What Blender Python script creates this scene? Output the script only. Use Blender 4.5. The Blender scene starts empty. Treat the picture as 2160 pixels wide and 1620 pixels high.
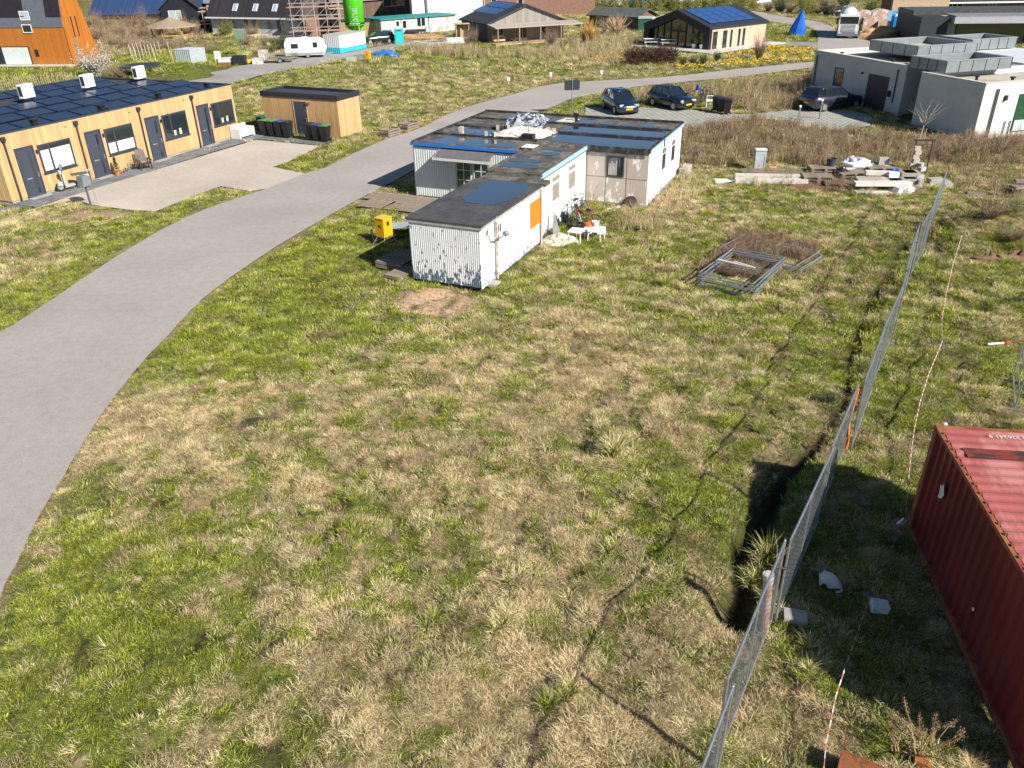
import bpy, math, random
import numpy as np
from mathutils import Vector, Matrix
R = math.radians
random.seed(7)
rng = np.random.default_rng(11)
sc = bpy.context.scene
col = sc.collection

# ---------------------------------------------------------------- camera
CAM_H = 10.944; PITCH = 28.771; ROLL = -0.020524; FPX = 1676.66
cam = bpy.data.cameras.new('camera'); cam.sensor_width = 36; cam.lens = FPX / 2160 * 36
cam.clip_start = .1; cam.clip_end = 2000
co = bpy.data.objects.new('camera', cam); col.objects.link(co)
co.matrix_world = Matrix.Translation((0, 0, CAM_H)) @ Matrix.Rotation(R(90 - PITCH), 4, 'X') @ Matrix.Rotation(ROLL, 4, 'Z')
sc.camera = co
# ---------------------------------------------------------------- sky, sun, exposure
SUN_EL, SUN_AZ = 34.5, -44.0
w = bpy.data.worlds.new('World'); sc.world = w; w.use_nodes = True
nt = w.node_tree; bg = nt.nodes['Background']
sky = nt.nodes.new('ShaderNodeTexSky'); sky.sky_type = 'NISHITA'; sky.sun_disc = False
sky.sun_elevation = R(SUN_EL); sky.sun_rotation = R(90 - SUN_AZ); sky.dust_density = .25; sky.air_density = 1.0; sky.ozone_density = 4.0
nt.links.new(sky.outputs[0], bg.inputs[0]); bg.inputs[1].default_value = .052
sl = bpy.data.lights.new('sun', 'SUN'); sl.energy = 4.9; sl.angle = R(.5); sl.color = (1, .95, .87)
so = bpy.data.objects.new('sun', sl); col.objects.link(so); so.location = (30, -30, 40)
sd = Vector((math.cos(R(SUN_EL)) * math.cos(R(SUN_AZ)), math.cos(R(SUN_EL)) * math.sin(R(SUN_AZ)), math.sin(R(SUN_EL))))
so.rotation_euler = (-sd).to_track_quat('-Z', 'Y').to_euler()
sc.view_settings.view_transform = 'Standard'; sc.view_settings.look = 'None'
sc.view_settings.exposure = .66; sc.view_settings.gamma = 1
sc.view_settings.use_curve_mapping = False
sc.render.engine = 'CYCLES'
sc.cycles.max_bounces = 5; sc.cycles.diffuse_bounces = 2; sc.cycles.glossy_bounces = 3
sc.cycles.transmission_bounces = 4; sc.cycles.transparent_max_bounces = 6; sc.cycles.use_denoising = True

# ---------------------------------------------------------------- helpers
_cr, _sr, _cp, _sp = math.cos(ROLL), math.sin(ROLL), math.cos(R(PITCH)), math.sin(R(PITCH))
def G(px, py, z=0.0):
    "survey: the point at height z that the photograph (2160 wide) shows at px, py"
    x, y = (px - 1080) / FPX, (810 - py) / FPX
    x, y = x * _cr - y * _sr, x * _sr + y * _cr
    dy, dz = _cp + y * _sp, -_sp + y * _cp
    t = (z - CAM_H) / dz
    return Vector((x * t, dy * t, z))
def az(p, q): return math.atan2(q[1] - p[1], q[0] - p[0])

class MB:
    def __init__(s): s.v = []; s.f = []; s.M = Matrix()
    def add(s, vs, fs):
        n = len(s.v); M = s.M
        s.v += [tuple(M @ Vector(p)) for p in vs]; s.f += [tuple(i + n for i in f) for f in fs]; return s
    def box(s, x0, x1, y0, y1, z0, z1):
        return s.add([(x0,y0,z0),(x1,y0,z0),(x1,y1,z0),(x0,y1,z0),(x0,y0,z1),(x1,y0,z1),(x1,y1,z1),(x0,y1,z1)],
            [(0,3,2,1),(4,5,6,7),(0,1,5,4),(1,2,6,5),(2,3,7,6),(3,0,4,7)])
    def cbox(s, cx, cy, cz, lx, ly, lz, rz=0, rx=0, ry=0):
        m = s.M; s.M = m @ Matrix.Translation((cx, cy, cz)) @ Matrix.Rotation(rz, 4, 'Z') @ Matrix.Rotation(ry, 4, 'Y') @ Matrix.Rotation(rx, 4, 'X')
        s.box(-lx/2, lx/2, -ly/2, ly/2, -lz/2, lz/2); s.M = m; return s
    def prism(s, pts, z0, z1):
        n = len(pts)
        return s.add([(p[0], p[1], z0) for p in pts] + [(p[0], p[1], z1) for p in pts],
            [tuple(range(n))[::-1], tuple(range(n, 2*n))] + [(i, (i+1) % n, (i+1) % n + n, i + n) for i in range(n)])
    def prof(s, pts, y0, y1):   # outline in x,z pushed along y
        n = len(pts)
        return s.add([(p[0], y0, p[1]) for p in pts] + [(p[0], y1, p[1]) for p in pts],
            [tuple(range(n)), tuple(range(n, 2*n))[::-1]] + [(i, i + n, (i+1) % n + n, (i+1) % n) for i in range(n)])
    def tube(s, p, q, r, n=6, r2=None, cap=True):
        p = Vector(p); q = Vector(q); d = q - p
        if d.length < 1e-6: return s
        r2 = r if r2 is None else r2; Q = d.to_track_quat('Z', 'Y'); vs = []
        for c, rr in ((p, r), (q, r2)):
            for i in range(n):
                a = 2 * math.pi * i / n; vs.append(c + Q @ Vector((rr * math.cos(a), rr * math.sin(a), 0)))
        fs = [(i, (i+1) % n, (i+1) % n + n, i + n) for i in range(n)]
        if cap: fs += [tuple(range(n))[::-1], tuple(range(n, 2*n))]
        return s.add(vs, fs)
    def path(s, pts, r, n=6):
        for a, b in zip(pts[:-1], pts[1:]): s.tube(a, b, r, n)
        return s
    def lathe(s, prof, n=16, c=(0,0,0)):
        vs = []; fs = []
        for r, z in prof:
            for i in range(n):
                a = 2 * math.pi * i / n; vs.append((c[0] + r * math.cos(a), c[1] + r * math.sin(a), c[2] + z))
        for k in range(len(prof) - 1):
            for i in range(n):
                j = (i + 1) % n; fs.append((k*n+i, k*n+j, (k+1)*n+j, (k+1)*n+i))
        fs += [tuple(range(n))[::-1], tuple(range((len(prof)-1)*n, len(prof)*n))]
        return s.add(vs, fs)
    def ring(s, c, r, t, n=20, m=5, axis='Y'):
        vs = []; fs = []
        for i in range(n):
            a = 2 * math.pi * i / n
            for j in range(m):
                b = 2 * math.pi * j / m; rr = r + t * math.cos(b); h = t * math.sin(b)
                x, z = rr * math.cos(a), rr * math.sin(a)
                vs.append((c[0] + x, c[1] + h, c[2] + z) if axis == 'Y' else (c[0] + h, c[1] + x, c[2] + z) if axis == 'X' else (c[0] + x, c[1] + z, c[2] + h))
        for i in range(n):
            for j in range(m):
                fs.append((i*m+j, ((i+1) % n)*m+j, ((i+1) % n)*m+(j+1) % m, i*m+(j+1) % m))
        return s.add(vs, fs)
    def corr(s, a0, a1, z0, z1, pitch=.1, depth=.02, duty=.5, slope=.15):
        "ribbed sheet in a wall frame: x along the wall, -y outward"
        xs = []; n = max(1, round((a1 - a0) / pitch)); p = (a1 - a0) / n
        for i in range(n):
            b = a0 + i * p; g = (1 - duty) * p - 2 * slope * p
            xs += [(b, 0), (b + max(g, .001), 0), (b + max(g, .001) + slope * p, -depth), (b + p - slope * p, -depth)]
        xs.append((a1, 0)); vs = []; fs = []
        for x, y in xs: vs += [(x, y, z0), (x, y, z1)]
        for i in range(len(xs) - 1): fs.append((2*i, 2*i+2, 2*i+3, 2*i+1))
        return s.add(vs, fs)
    def grid(s, nx, ny, fn):
        vs = [fn(i / nx, j / ny) for j in range(ny + 1) for i in range(nx + 1)]
        return s.add(vs, [(j*(nx+1)+i, j*(nx+1)+i+1, (j+1)*(nx+1)+i+1, (j+1)*(nx+1)+i) for j in range(ny) for i in range(nx)])
    def mesh(s, name, mat=None, smooth=False):
        me = bpy.data.meshes.new(name); me.from_pydata(s.v, [], s.f); me.update()
        if mat: me.materials.append(mat)
        if smooth: me.polygons.foreach_set('use_smooth', [True] * len(me.polygons))
        return me
def put(name, me, parent=None, loc=None, rz=0, **k):
    if isinstance(me, tuple): me = me[0].mesh(name, *me[1:])
    o = bpy.data.objects.new(name, me); col.objects.link(o)
    if parent: o.parent = parent
    if loc is not None: o.location = loc
    if rz: o.rotation_euler[2] = rz
    for a, b in k.items(): o[a] = b
    return o
def part(parent, name, mb, mat, smooth=False, **k): return put(name, mb.mesh(name, mat, smooth), parent, **k)
def thing(name, label, cat, loc, rz=0, group=None):
    o = bpy.data.objects.new(name, None); col.objects.link(o); o.empty_display_size = .3
    o.location = (loc[0], loc[1], loc[2] if len(loc) > 2 else 0); o.rotation_euler[2] = rz
    o['label'] = label; o['category'] = cat
    if group: o['group'] = group
    return o
def solo(name, label, cat, mb, mat, loc=(0,0,0), rz=0, group=None, smooth=False):
    o = put(name, mb.mesh(name, mat, smooth), None, (loc[0], loc[1], loc[2] if len(loc) > 2 else 0), rz)
    o['label'] = label; o['category'] = cat
    if group: o['group'] = group
    return o
def dup(o, loc, rz=0, label=None, group=None):
    def rec(s, par):
        c = s.copy(); col.objects.link(c); c.parent = par
        for ch in kids.get(s.name, ()): rec(ch, c)
        return c
    kids = {}
    for x in list(col.objects):
        if x.parent: kids.setdefault(x.parent.name, []).append(x)
    r = rec(o, None); r.location = (loc[0], loc[1], loc[2] if len(loc) > 2 else 0); r.rotation_euler[2] = rz
    if label: r['label'] = label
    if group: r['group'] = group
    return r
def WM(x, y, deg, z=0): return Matrix.Translation((x, y, z)) @ Matrix.Rotation(R(deg), 4, 'Z')

# ---------------------------------------------------------------- materials
def nodes(name):
    m = bpy.data.materials.new(name); m.use_nodes = True; t = m.node_tree
    return m, t, t.nodes['Principled BSDF']
def N(t, typ, **k):
    n = t.nodes.new('ShaderNode' + typ)
    for a, b in k.items():
        if a.startswith('i_'):
            key = a[2:]; n.inputs[int(key) if key.isdigit() else key].default_value = b
        else: setattr(n, a, b)
    return n
def ramp(t, fac, stops):
    r = N(t, 'ValToRGB'); e = r.color_ramp.elements
    while len(e) < len(stops): e.new(.5)
    for q, (p, c) in zip(e, stops): q.position = p; q.color = (*c, 1) if len(c) == 3 else c
    t.links.new(fac, r.inputs[0]); return r.outputs[0]
def mixc(t, fac, a, b, typ='MIX'):
    n = N(t, 'Mix', data_type='RGBA', blend_type=typ)
    for sock, v in ((n.inputs[0], fac), (n.inputs[6], a), (n.inputs[7], b)):
        if isinstance(v, (int, float)): sock.default_value = v
        elif isinstance(v, tuple): sock.default_value = (*v, 1)
        else: t.links.new(v, sock)
    return n.outputs[2]
def M(name, c, rough=.8, var=.18, scale=3., c2=None, c2s=.5, c2t=.55, bump=0., bs=40., metal=0., spec=.4, st=(1,1,1), c3=None, c3t=.62, c3s=9., fine=.12):
    "plain weathered surface: large soft variation, fine grain, optional patches of a second and third colour"
    m, t, b = nodes(name); L = t.links
    tc = N(t, 'TexCoord'); mp = N(t, 'Mapping', i_Scale=st); L.new(tc.outputs['Object'], mp.inputs[0])
    n1 = N(t, 'TexNoise', i_Scale=scale, i_Detail=5.); L.new(mp.outputs[0], n1.inputs[0])
    k = 1 - var; j = 1 + var
    out = ramp(t, n1.outputs[0], [(.3, tuple(x * k for x in c)), (.7, tuple(min(1, x * j) for x in c))])
    if c2:
        n2 = N(t, 'TexNoise', i_Scale=c2s, i_Detail=6., i_Roughness=.65); L.new(mp.outputs[0], n2.inputs[0])
        out = mixc(t, ramp(t, n2.outputs[0], [(c2t - .06, (0,0,0)), (c2t + .06, (1,1,1))]), out, c2)
    if c3:
        n3 = N(t, 'TexNoise', i_Scale=c3s, i_Detail=4.); L.new(mp.outputs[0], n3.inputs[0])
        out = mixc(t, ramp(t, n3.outputs[0], [(c3t, (0,0,0)), (c3t + .05, (1,1,1))]), out, c3)
    if fine:
        n4 = N(t, 'TexNoise', i_Scale=bs, i_Detail=3.); L.new(mp.outputs[0], n4.inputs[0])
        out = mixc(t, 1., out, ramp(t, n4.outputs[0], [(.3, (1-fine,)*3), (.7, (1.,1.,1.))]), 'MULTIPLY')
        if bump:
            bp = N(t, 'Bump', i_Strength=bump, i_Distance=.02); L.new(n4.outputs[0], bp.inputs['Height']); L.new(bp.outputs[0], b.inputs['Normal'])
    L.new(out, b.inputs['Base Color'])
    b.inputs['Roughness'].default_value = rough; b.inputs['Metallic'].default_value = metal
    b.inputs['Specular IOR Level'].default_value = spec
    return m
def planks(name, c, pitch, axis=0, var=.25, rough=.75, streak=None, gap=True):
    "boards side by side along one axis, each with its own tone"
    m, t, b = nodes(name); L = t.links
    tc = N(t, 'TexCoord'); sp = N(t, 'SeparateXYZ'); L.new(tc.outputs['Object'], sp.inputs[0])
    ax = sp.outputs[axis] if axis < 3 else None
    if axis == 3:
        ad = N(t, 'Math', operation='ADD'); L.new(sp.outputs[0], ad.inputs[0]); L.new(sp.outputs[1], ad.inputs[1]); ax = ad.outputs[0]
    dv = N(t, 'Math', operation='DIVIDE', i_1=pitch); L.new(ax, dv.inputs[0])
    fl = N(t, 'Math', operation='FLOOR'); L.new(dv.outputs[0], fl.inputs[0])
    wn = N(t, 'TexWhiteNoise', noise_dimensions='1D'); L.new(fl.outputs[0], wn.inputs['W'])
    out = ramp(t, wn.outputs[0], [(0, tuple(x * (1 - var) for x in c)), (1, tuple(min(1, x * (1 + var)) for x in c))])
    mp = N(t, 'Mapping', i_Scale=(14, 14, 1.4) if axis != 2 else (1.4, 1.4, 14)); L.new(tc.outputs['Object'], mp.inputs[0])
    n = N(t, 'TexNoise', i_Scale=1.5, i_Detail=5.); L.new(mp.outputs[0], n.inputs[0])
    out = mixc(t, 1., out, ramp(t, n.outputs[0], [(.3, (.72,)*3), (.65, (1.,1.,1.))]), 'MULTIPLY')
    if streak:
        n2 = N(t, 'TexNoise', i_Scale=.8, i_Detail=5.); L.new(mp.outputs[0], n2.inputs[0])
        out = mixc(t, ramp(t, n2.outputs[0], [(.55, (0,0,0)), (.66, (1,1,1))]), out, streak)
    L.new(out, b.inputs['Base Color']); b.inputs['Roughness'].default_value = rough
    return m
def glass(name, c=(.02,.025,.03), rough=.06, spec=1.0, var=0.):
    m, t, b = nodes(name); b.inputs['Base Color'].default_value = (*c, 1); b.inputs['Roughness'].default_value = rough
    b.inputs['Specular IOR Level'].default_value = spec; b.inputs['Coat Weight'].default_value = .6; b.inputs['Coat Roughness'].default_value = .03
    return m

GRASS_IN = {}
def grass_mat(name, inst=True):
    m, t, b = nodes(name); L = t.links
    at = N(t, 'Attribute', attribute_name='tint', attribute_type='INSTANCER' if inst else 'GEOMETRY')
    gt = N(t, 'Attribute', attribute_name='gv', attribute_type='GEOMETRY')
    sp = N(t, 'SeparateXYZ'); L.new(at.outputs['Vector'], sp.inputs[0])
    if inst:
        ma = N(t, 'Math', operation='MULTIPLY_ADD', i_1=.7); L.new(gt.outputs['Fac'], ma.inputs[0])
        sb = N(t, 'Math', operation='SUBTRACT', i_1=.35); L.new(sp.outputs[0], sb.inputs[0]); L.new(sb.outputs[0], ma.inputs[2])
        fac = ma.outputs[0]; v = gt.outputs['Fac']
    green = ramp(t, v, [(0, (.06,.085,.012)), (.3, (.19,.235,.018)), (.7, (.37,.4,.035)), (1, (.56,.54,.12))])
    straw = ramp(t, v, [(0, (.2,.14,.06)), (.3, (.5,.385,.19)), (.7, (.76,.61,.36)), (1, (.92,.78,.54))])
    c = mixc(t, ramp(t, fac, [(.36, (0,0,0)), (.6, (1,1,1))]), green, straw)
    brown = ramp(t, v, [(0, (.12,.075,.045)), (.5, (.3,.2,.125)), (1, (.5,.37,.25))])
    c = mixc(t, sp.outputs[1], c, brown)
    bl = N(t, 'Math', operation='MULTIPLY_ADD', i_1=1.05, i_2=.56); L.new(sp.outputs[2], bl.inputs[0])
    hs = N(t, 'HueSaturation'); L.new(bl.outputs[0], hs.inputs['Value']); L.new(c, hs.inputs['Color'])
    L.new(hs.outputs[0], b.inputs['Base Color']); b.inputs['Roughness'].default_value = .7; b.inputs['Specular IOR Level'].default_value = .25
    tr = N(t, 'BsdfTranslucent'); L.new(hs.outputs[0], tr.inputs[0])
    mx = N(t, 'MixShader', i_0=.22); L.new(b.outputs[0], mx.inputs[1]); L.new(tr.outputs[0], mx.inputs[2])
    L.new(mx.outputs[0], t.nodes['Material Output'].inputs[0])
    return m
GRASS = grass_mat('grass_blades')
white = M('white_paint', (.8,.8,.79), .55, .05, fine=.05)
black = M('black_plastic', (.018,.019,.022), .45, .2)
dark = M('dark_metal', (.035,.038,.045), .5, .2)
steel = M('galvanised_steel', (.5,.52,.55), .38, .15, metal=.75, scale=6)
steel2 = M('grey_steel', (.28,.3,.32), .5, .2, metal=.4)
rust = M('rusty_steel', (.3,.1,.035), .85, .3, c2=(.12,.045,.025), c2s=3, bump=.3)
wood_old = M('grey_old_wood', (.27,.22,.17), .85, .3, st=(1,1,6), scale=4, c2=(.14,.11,.085), c2s=2, c2t=.6)
wood_raw = M('pale_timber', (.5,.37,.22), .75, .2)
concrete = M('concrete', (.4,.38,.35), .9, .15, scale=2, bump=.2)
rubber = M('rubber', (.02,.02,.02), .8, .1)
win_dark = glass('window_glass', (.02,.026,.032))
rr = random.random
def ru(a, b): return a + (b - a) * random.random()
# ---------------------------------------------------------------- ground, roads
def vnoise(x, y, s, seed=0):
    x = np.asarray(x) / s + 1000; y = np.asarray(y) / s + 1000
    xi = np.floor(x).astype(np.int64); yi = np.floor(y).astype(np.int64); fx = x - xi; fy = y - yi
    fx = fx * fx * (3 - 2 * fx); fy = fy * fy * (3 - 2 * fy)
    def h(a, b):
        n = (a * 374761393 + b * 668265263 + seed * 974634777) & 0xffffffff
        n = ((n ^ (n >> 13)) * 1274126177) & 0xffffffff
        return ((n ^ (n >> 16)) & 0xffff) / 65535.
    return (h(xi, yi) * (1-fx) + h(xi+1, yi) * fx) * (1-fy) + (h(xi, yi+1) * (1-fx) + h(xi+1, yi+1) * fx) * fy
def fbm(x, y, s, seed=0, o=3):
    a = 0; k = 1; t = 0
    for i in range(o): a = a + k * vnoise(x, y, s / 2**i, seed + i * 17); t += k; k *= .55
    return a / t
def PG(pts, z=0): return [tuple(G(*p, z)[:2]) for p in pts]
def inside(x, y, poly):
    r = np.zeros(x.shape, bool); n = len(poly)
    for i in range(n):
        (x1, y1), (x2, y2) = poly[i], poly[(i+1) % n]
        if y1 == y2: continue
        c = ((y1 > y) != (y2 > y)) & (x < (x2 - x1) * (y - y1) / (y2 - y1) + x1); r ^= c
    return r
def segdist(x, y, pts, closed=False):
    d = np.full(x.shape, 1e9); n = len(pts)
    for i in range(n if closed else n - 1):
        (x1, y1), (x2, y2) = pts[i], pts[(i+1) % n]; dx, dy = x2 - x1, y2 - y1
        t = np.clip(((x - x1) * dx + (y - y1) * dy) / (dx*dx + dy*dy + 1e-9), 0, 1)
        d = np.minimum(d, np.hypot(x - x1 - t*dx, y - y1 - t*dy))
    return d
def smooth_line(pts, k=5):
    out = []; P = [pts[0]] + list(pts) + [pts[-1]]
    for i in range(1, len(P) - 2):
        p0, p1, p2, p3 = [np.array(q, float) for q in P[i-1:i+3]]
        for j in range(k):
            t = j / k
            out.append(tuple(.5 * ((2*p1) + (-p0+p2)*t + (2*p0-5*p1+4*p2-p3)*t*t + (-p0+3*p1-3*p2+p3)*t**3)))
    out.append(tuple(pts[-1])); return out
R_near = smooth_line(PG([(-210,1800),(-90,1480),(0,1264),(38,1184),(92,1076),(138,1000),(190,914),(244,836),(302,763),(365,697),(415,644),(468,600),(560,536),(650,481),(745,427),(806,396),(868,362),(960,308),(1060,262),(1165,226),(1210,208),(1300,189),(1400,177),(1500,168),(1600,157),(1712,143),(1800,134)]))
R_far = smooth_line(PG([(-560,990),(-250,830),(0,702),(100,640),(200,572),(330,492),(440,440),(562,399),(643,367),(687,354),(756,320),(822,292),(865,279),(900,265),(950,240),(1000,222),(1085,199),(1142,183),(1210,174),(1400,163),(1550,147),(1712,131),(1800,124)]))
def ragged(pts, a=.035): return [(x + (float(vnoise(x, y, .35, 8)) - .5) * a * 2, y + (float(vnoise(x, y, .35, 18)) - .5) * a * 2) for x, y in pts]
ROAD = R_near + R_far[::-1]
TRACK = smooth_line(PG([(330,176),(410,168),(455,150),(520,137),(610,127),(685,114),(772,102),(835,92),(900,82),(950,72)])) + smooth_line(PG([(985,74),(900,89),(835,101),(770,114),(660,139),(585,152),(485,176),(430,190),(330,205)]))
LANE = smooth_line(PG([(1545,0),(1560,12),(1610,27),(1670,38),(1730,47),(1760,60),(1772,75),(1830,86),(1850,110)])) + smooth_line(PG([(1720,112),(1724,95),(1722,70),(1700,56),(1650,49),(1590,39),(1520,20),(1490,5)]))
PATH2 = PG([(1290,45),(1330,33),(1420,30),(1560,33),(1560,36),(1420,34),(1330,38),(1292,50)])
DRIVE = PG([(-60,486),(95,434),(175,406),(300,368),(540,296),(676,309),(640,327),(600,346),(574,353),(643,367.5),(562,399.5),(528,404),(467,394),(436,404),(330,447),(275,444),(215,436),(150,424),(95,436)])
TILES = PG([(-60,478),(0,449),(95,431.5),(175,404.5),(300,366),(540,294.5),(676,307.5),(700,300),(620,290),(530,280),(500,288),(300,352),(61,424),(-60,460)])
PARK = smooth_line(PG([(1235,228),(1340,227),(1460,233),(1560,242),(1640,236),(1700,230),(1780,232),(1840,246)]),3) + smooth_line(PG([(1835,266),(1765,276),(1700,268),(1650,256),(1590,252),(1520,262),(1440,272),(1380,268),(1235,262)]),3)
GRAVEL = PG([(1600,86),(1725,90),(1725,99),(1620,96)])
DIRT1 = smooth_line(PG([(815,640),(860,612),(930,610),(1005,628),(1000,655),(930,662),(850,658),(815,640)]), 4)
DIRT2 = smooth_line(PG([(110,465),(180,445),(280,445),(300,455),(230,462),(170,470),(110,465)]), 4)
DITCH = smooth_line(PG([(1905,520),(1885,560),(1850,612),(1818,680),(1800,740),(1785,830),(1745,895),(1700,960),(1650,1010),(1610,1080),(1580,1150),(1570,1230),(1550,1290)]))
def sheet(name, poly, z, mat, **k):
    import mathutils.geometry as mg
    tri = mg.tessellate_polygon([[Vector((*p, 0)) for p in poly]])
    mb = MB(); mb.add([(p[0], p[1], z) for p in poly], [tuple(t) for t in tri])
    me = mb.mesh(name, mat)
    for p in me.polygons:
        if p.normal.z < 0: p.flip()
    return put(name, me, kind='structure', **k)
def road_mat(name, c, stain=(.16,.145,.13), big=.1):
    m, t, b = nodes(name); L = t.links
    g = N(t, 'NewGeometry'); n1 = N(t, 'TexNoise', i_Scale=.22, i_Detail=6.); n2 = N(t, 'TexNoise', i_Scale=26., i_Detail=4., i_Roughness=.8); n3 = N(t, 'TexNoise', i_Scale=.9, i_Detail=9., i_Roughness=.75); n4 = N(t, 'TexNoise', i_Scale=3.5, i_Detail=6., i_Roughness=.7)
    vo = N(t, 'TexVoronoi', feature='DISTANCE_TO_EDGE', i_Scale=.22); ns = N(t, 'TexNoise', i_Scale=1.5, i_Detail=5.); L.new(g.outputs['Position'], ns.inputs[0])
    va = N(t, 'VectorMath', operation='MULTIPLY_ADD'); va.inputs[1].default_value = (1.3,)*3; L.new(ns.outputs['Color'], va.inputs[0]); L.new(g.outputs['Position'], va.inputs[2]); L.new(va.outputs[0], vo.inputs[0])
    for n in (n1, n2, n3, n4): L.new(g.outputs['Position'], n.inputs[0])
    o = ramp(t, n1.outputs[0], [(.3, tuple(x*(1-big) for x in c)), (.7, tuple(x*(1+big) for x in c))])
    o = mixc(t, 1., o, ramp(t, n2.outputs[0], [(.3, (.74,)*3), (.5, (.98,)*3), (.72, (1.14,)*3)]), 'MULTIPLY')
    o = mixc(t, 1., o, ramp(t, n4.outputs[0], [(.35, (.9,.9,.9)), (.6, (1.03,1.03,1.03))]), 'MULTIPLY')
    o = mixc(t, ramp(t, n3.outputs[0], [(.63, (0,0,0)), (.72, (.3,.3,.3))]), o, stain)
    L.new(o, b.inputs['Base Color']); b.inputs['Roughness'].default_value = .85
    bp = N(t, 'Bump', i_Strength=.3, i_Distance=.012); L.new(n2.outputs[0], bp.inputs['Height']); L.new(bp.outputs[0], b.inputs['Normal'])
    return m
asphalt = road_mat('pale_asphalt', (.385,.34,.315))
sheet('road', ragged(ROAD), .03, asphalt)
sheet('gravel_track', ragged(TRACK, .2), .03, road_mat('gravel_dust', (.33,.31,.285), (.2,.18,.15), .2))
sheet('lane', LANE, .034, asphalt)
sheet('far_path', PATH2, .03, road_mat('path_sand', (.45,.42,.36)))
sheet('driveway', ragged(DRIVE, .04), .034, road_mat('beige_concrete', (.52,.455,.38), (.36,.29,.21), .12))
sheet('gravel_strip', GRAVEL, .036, road_mat('grey_gravel', (.26,.26,.26)))
# brick parking bay: stretcher bond drawn by the material (pavers of 8 cm, too far off to part)
m, t, b = nodes('parking_pavers'); L = t.links
g = N(t, 'NewGeometry'); mp = N(t, 'Mapping', i_Rotation=(0,0,R(38))); L.new(g.outputs['Position'], mp.inputs[0])
bk = N(t, 'TexBrick', i_Scale=1., i_Color1=(.46,.45,.42,1), i_Color2=(.36,.35,.33,1), i_Mortar=(.13,.15,.06,1)); bk.inputs['Mortar Size'].default_value = .035
bk.inputs['Brick Width'].default_value = .62; bk.inputs['Row Height'].default_value = .3
L.new(mp.outputs[0], bk.inputs[0]); L.new(bk.outputs[0], b.inputs['Base Color']); b.inputs['Roughness'].default_value = .9
sheet('parking_bay', PARK, .04, m)
sheet('paved_strip', TILES, .041, M('path_slabs_base', (.15,.16,.17), .9))

KEEPOUT = []          # (polygon, margin) where no grass grows
for p in (ROAD, TRACK, LANE, DRIVE, TILES, PARK, GRAVEL, PATH2): KEEPOUT.append((p, .0))
def axis(lo, hi, flo, fhi, st, gr=1.07, far=14.):
    a = list(np.arange(flo, fhi, st)); s = st; v = fhi
    while v < hi: a.append(v); s = min(s * gr, far); v += s
    a.append(hi); s = st; v = flo - st; b = []
    while v > lo: b.append(v); s = min(s * gr, far); v -= s
    b.append(lo); return np.array(b[::-1] + a)
MOUNDS = [(*G(2085,500)[:2], 2.6, .85), (*G(2020,455)[:2], 1.6, .35), (*G(395,160)[:2], 5.0, 1.1), (*G(475,92)[:2], 7., 1.0)]
def ground_h(x, y):
    dist = np.hypot(x, y)
    dr = np.full(x.shape, 1e9); ins = np.zeros(x.shape, bool)
    for p, _ in KEEPOUT[:8]:
        dr = np.minimum(dr, segdist(x, y, p, True)); ins |= inside(x, y, p)
    soft = np.clip(dr / 1.2, 0, 1); soft[ins] = 0
    h = ((vnoise(x, y, .45, 3) - .5) * .22 + (vnoise(x, y, .85, 4) - .5) * .17 + (vnoise(x, y, 1.9, 13) - .5) * .12) * soft + (fbm(x, y, 5, 9) - .5) * .35 * soft
    h *= np.clip(1.2 - dist / 140, .4, 1)
    for mx, my, r, a in MOUNDS:
        d = np.hypot(x - mx, y - my) / r; h += a * np.exp(-d**4 * .9 - d * d * .6) * (.7 + .6 * fbm(x, y, 1.1, 21))
    dd = segdist(x, y, DITCH); near = np.clip((18.5 - y) / 7, 0, 1); wd = .11 + .3 * near; dp = .27 + .3 * near
    dd = dd + (fbm(x, y, .6, 77) - .5) * .42
    h -= dp * (1 - 1 / (1 + np.exp(-(dd - wd) / (.07 + .05 * near))))
    h -= .07 * (1 - np.clip((dr + np.where(ins, 0, 0)) / .25, 0, 1)) * (~ins) * .3
    h = np.where(ins, -.06, h)
    return h
PAINT = [(420,700,2.6,-.35),(540,700,2.2,-.3),(180,1050,1.6,-.2),(60,1330,1.6,-.3),(480,620,4,-.45),(650,560,4,-.55),(780,500,3.5,-.5),(560,760,1.2,-.6),(700,680,2.5,-.35),(330,760,1.5,-.35),(100,1200,2.5,-.35),(250,1300,2,-.25),(420,1500,1.5,-.2),(150,1500,2,-.25),
 (1090,600,1.6,-.4),(1240,520,2.5,-.35),(1270,450,2,-.45),(900,625,2,-.2),(1480,1150,1.3,-.3),(1480,1050,1.5,-.3),(1650,760,3,-.2),(1750,600,3,-.2),(1700,440,6,-.12),
 (1000,900,3.5,.16),(1250,760,4,.2),(1200,1500,2.2,.25),(1350,1560,1.2,.25),(1000,1480,1.5,.18),(350,900,1.6,.4),(240,990,1.2,.35),(600,1400,1.2,.2),(1390,430,2.3,.5),(1340,480,2,.3),
 (1650,1500,.9,.3),(1500,1500,.8,.3),(1950,560,3,-.25),(2060,720,5,-.22),(1990,860,1.5,-.35),(1820,1450,1,-.3),(1640,1180,.7,-.1),
 (300,540,4,-.4),(420,460,3,-.3),(120,660,3,-.4),(560,345,3,-.3),(700,325,4,-.25),(70,555,1.3,.4),(130,520,.9,.3),(40,620,3,-.3),(250,500,3,-.3),(60,680,3,-.3),(190,440,2.,.2),
 (60,160,9,-.6),(230,140,8,-.6),(330,130,8,-.6),(395,160,6,-.5),(1000,108,7,-.55),(1180,100,5,-.4),(1650,75,9,-.55),(1300,130,6,.1),(560,170,8,-.1),(640,170,8,-.1),(1560,190,4,-.5),(1450,195,3,-.4),(1230,225,4,-.4),(1080,180,6,.12),(860,200,8,.05),(530,270,4,-.4),(1650,330,5,.1),(840,115,6,-.25),(530,190,6,.1)]
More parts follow.
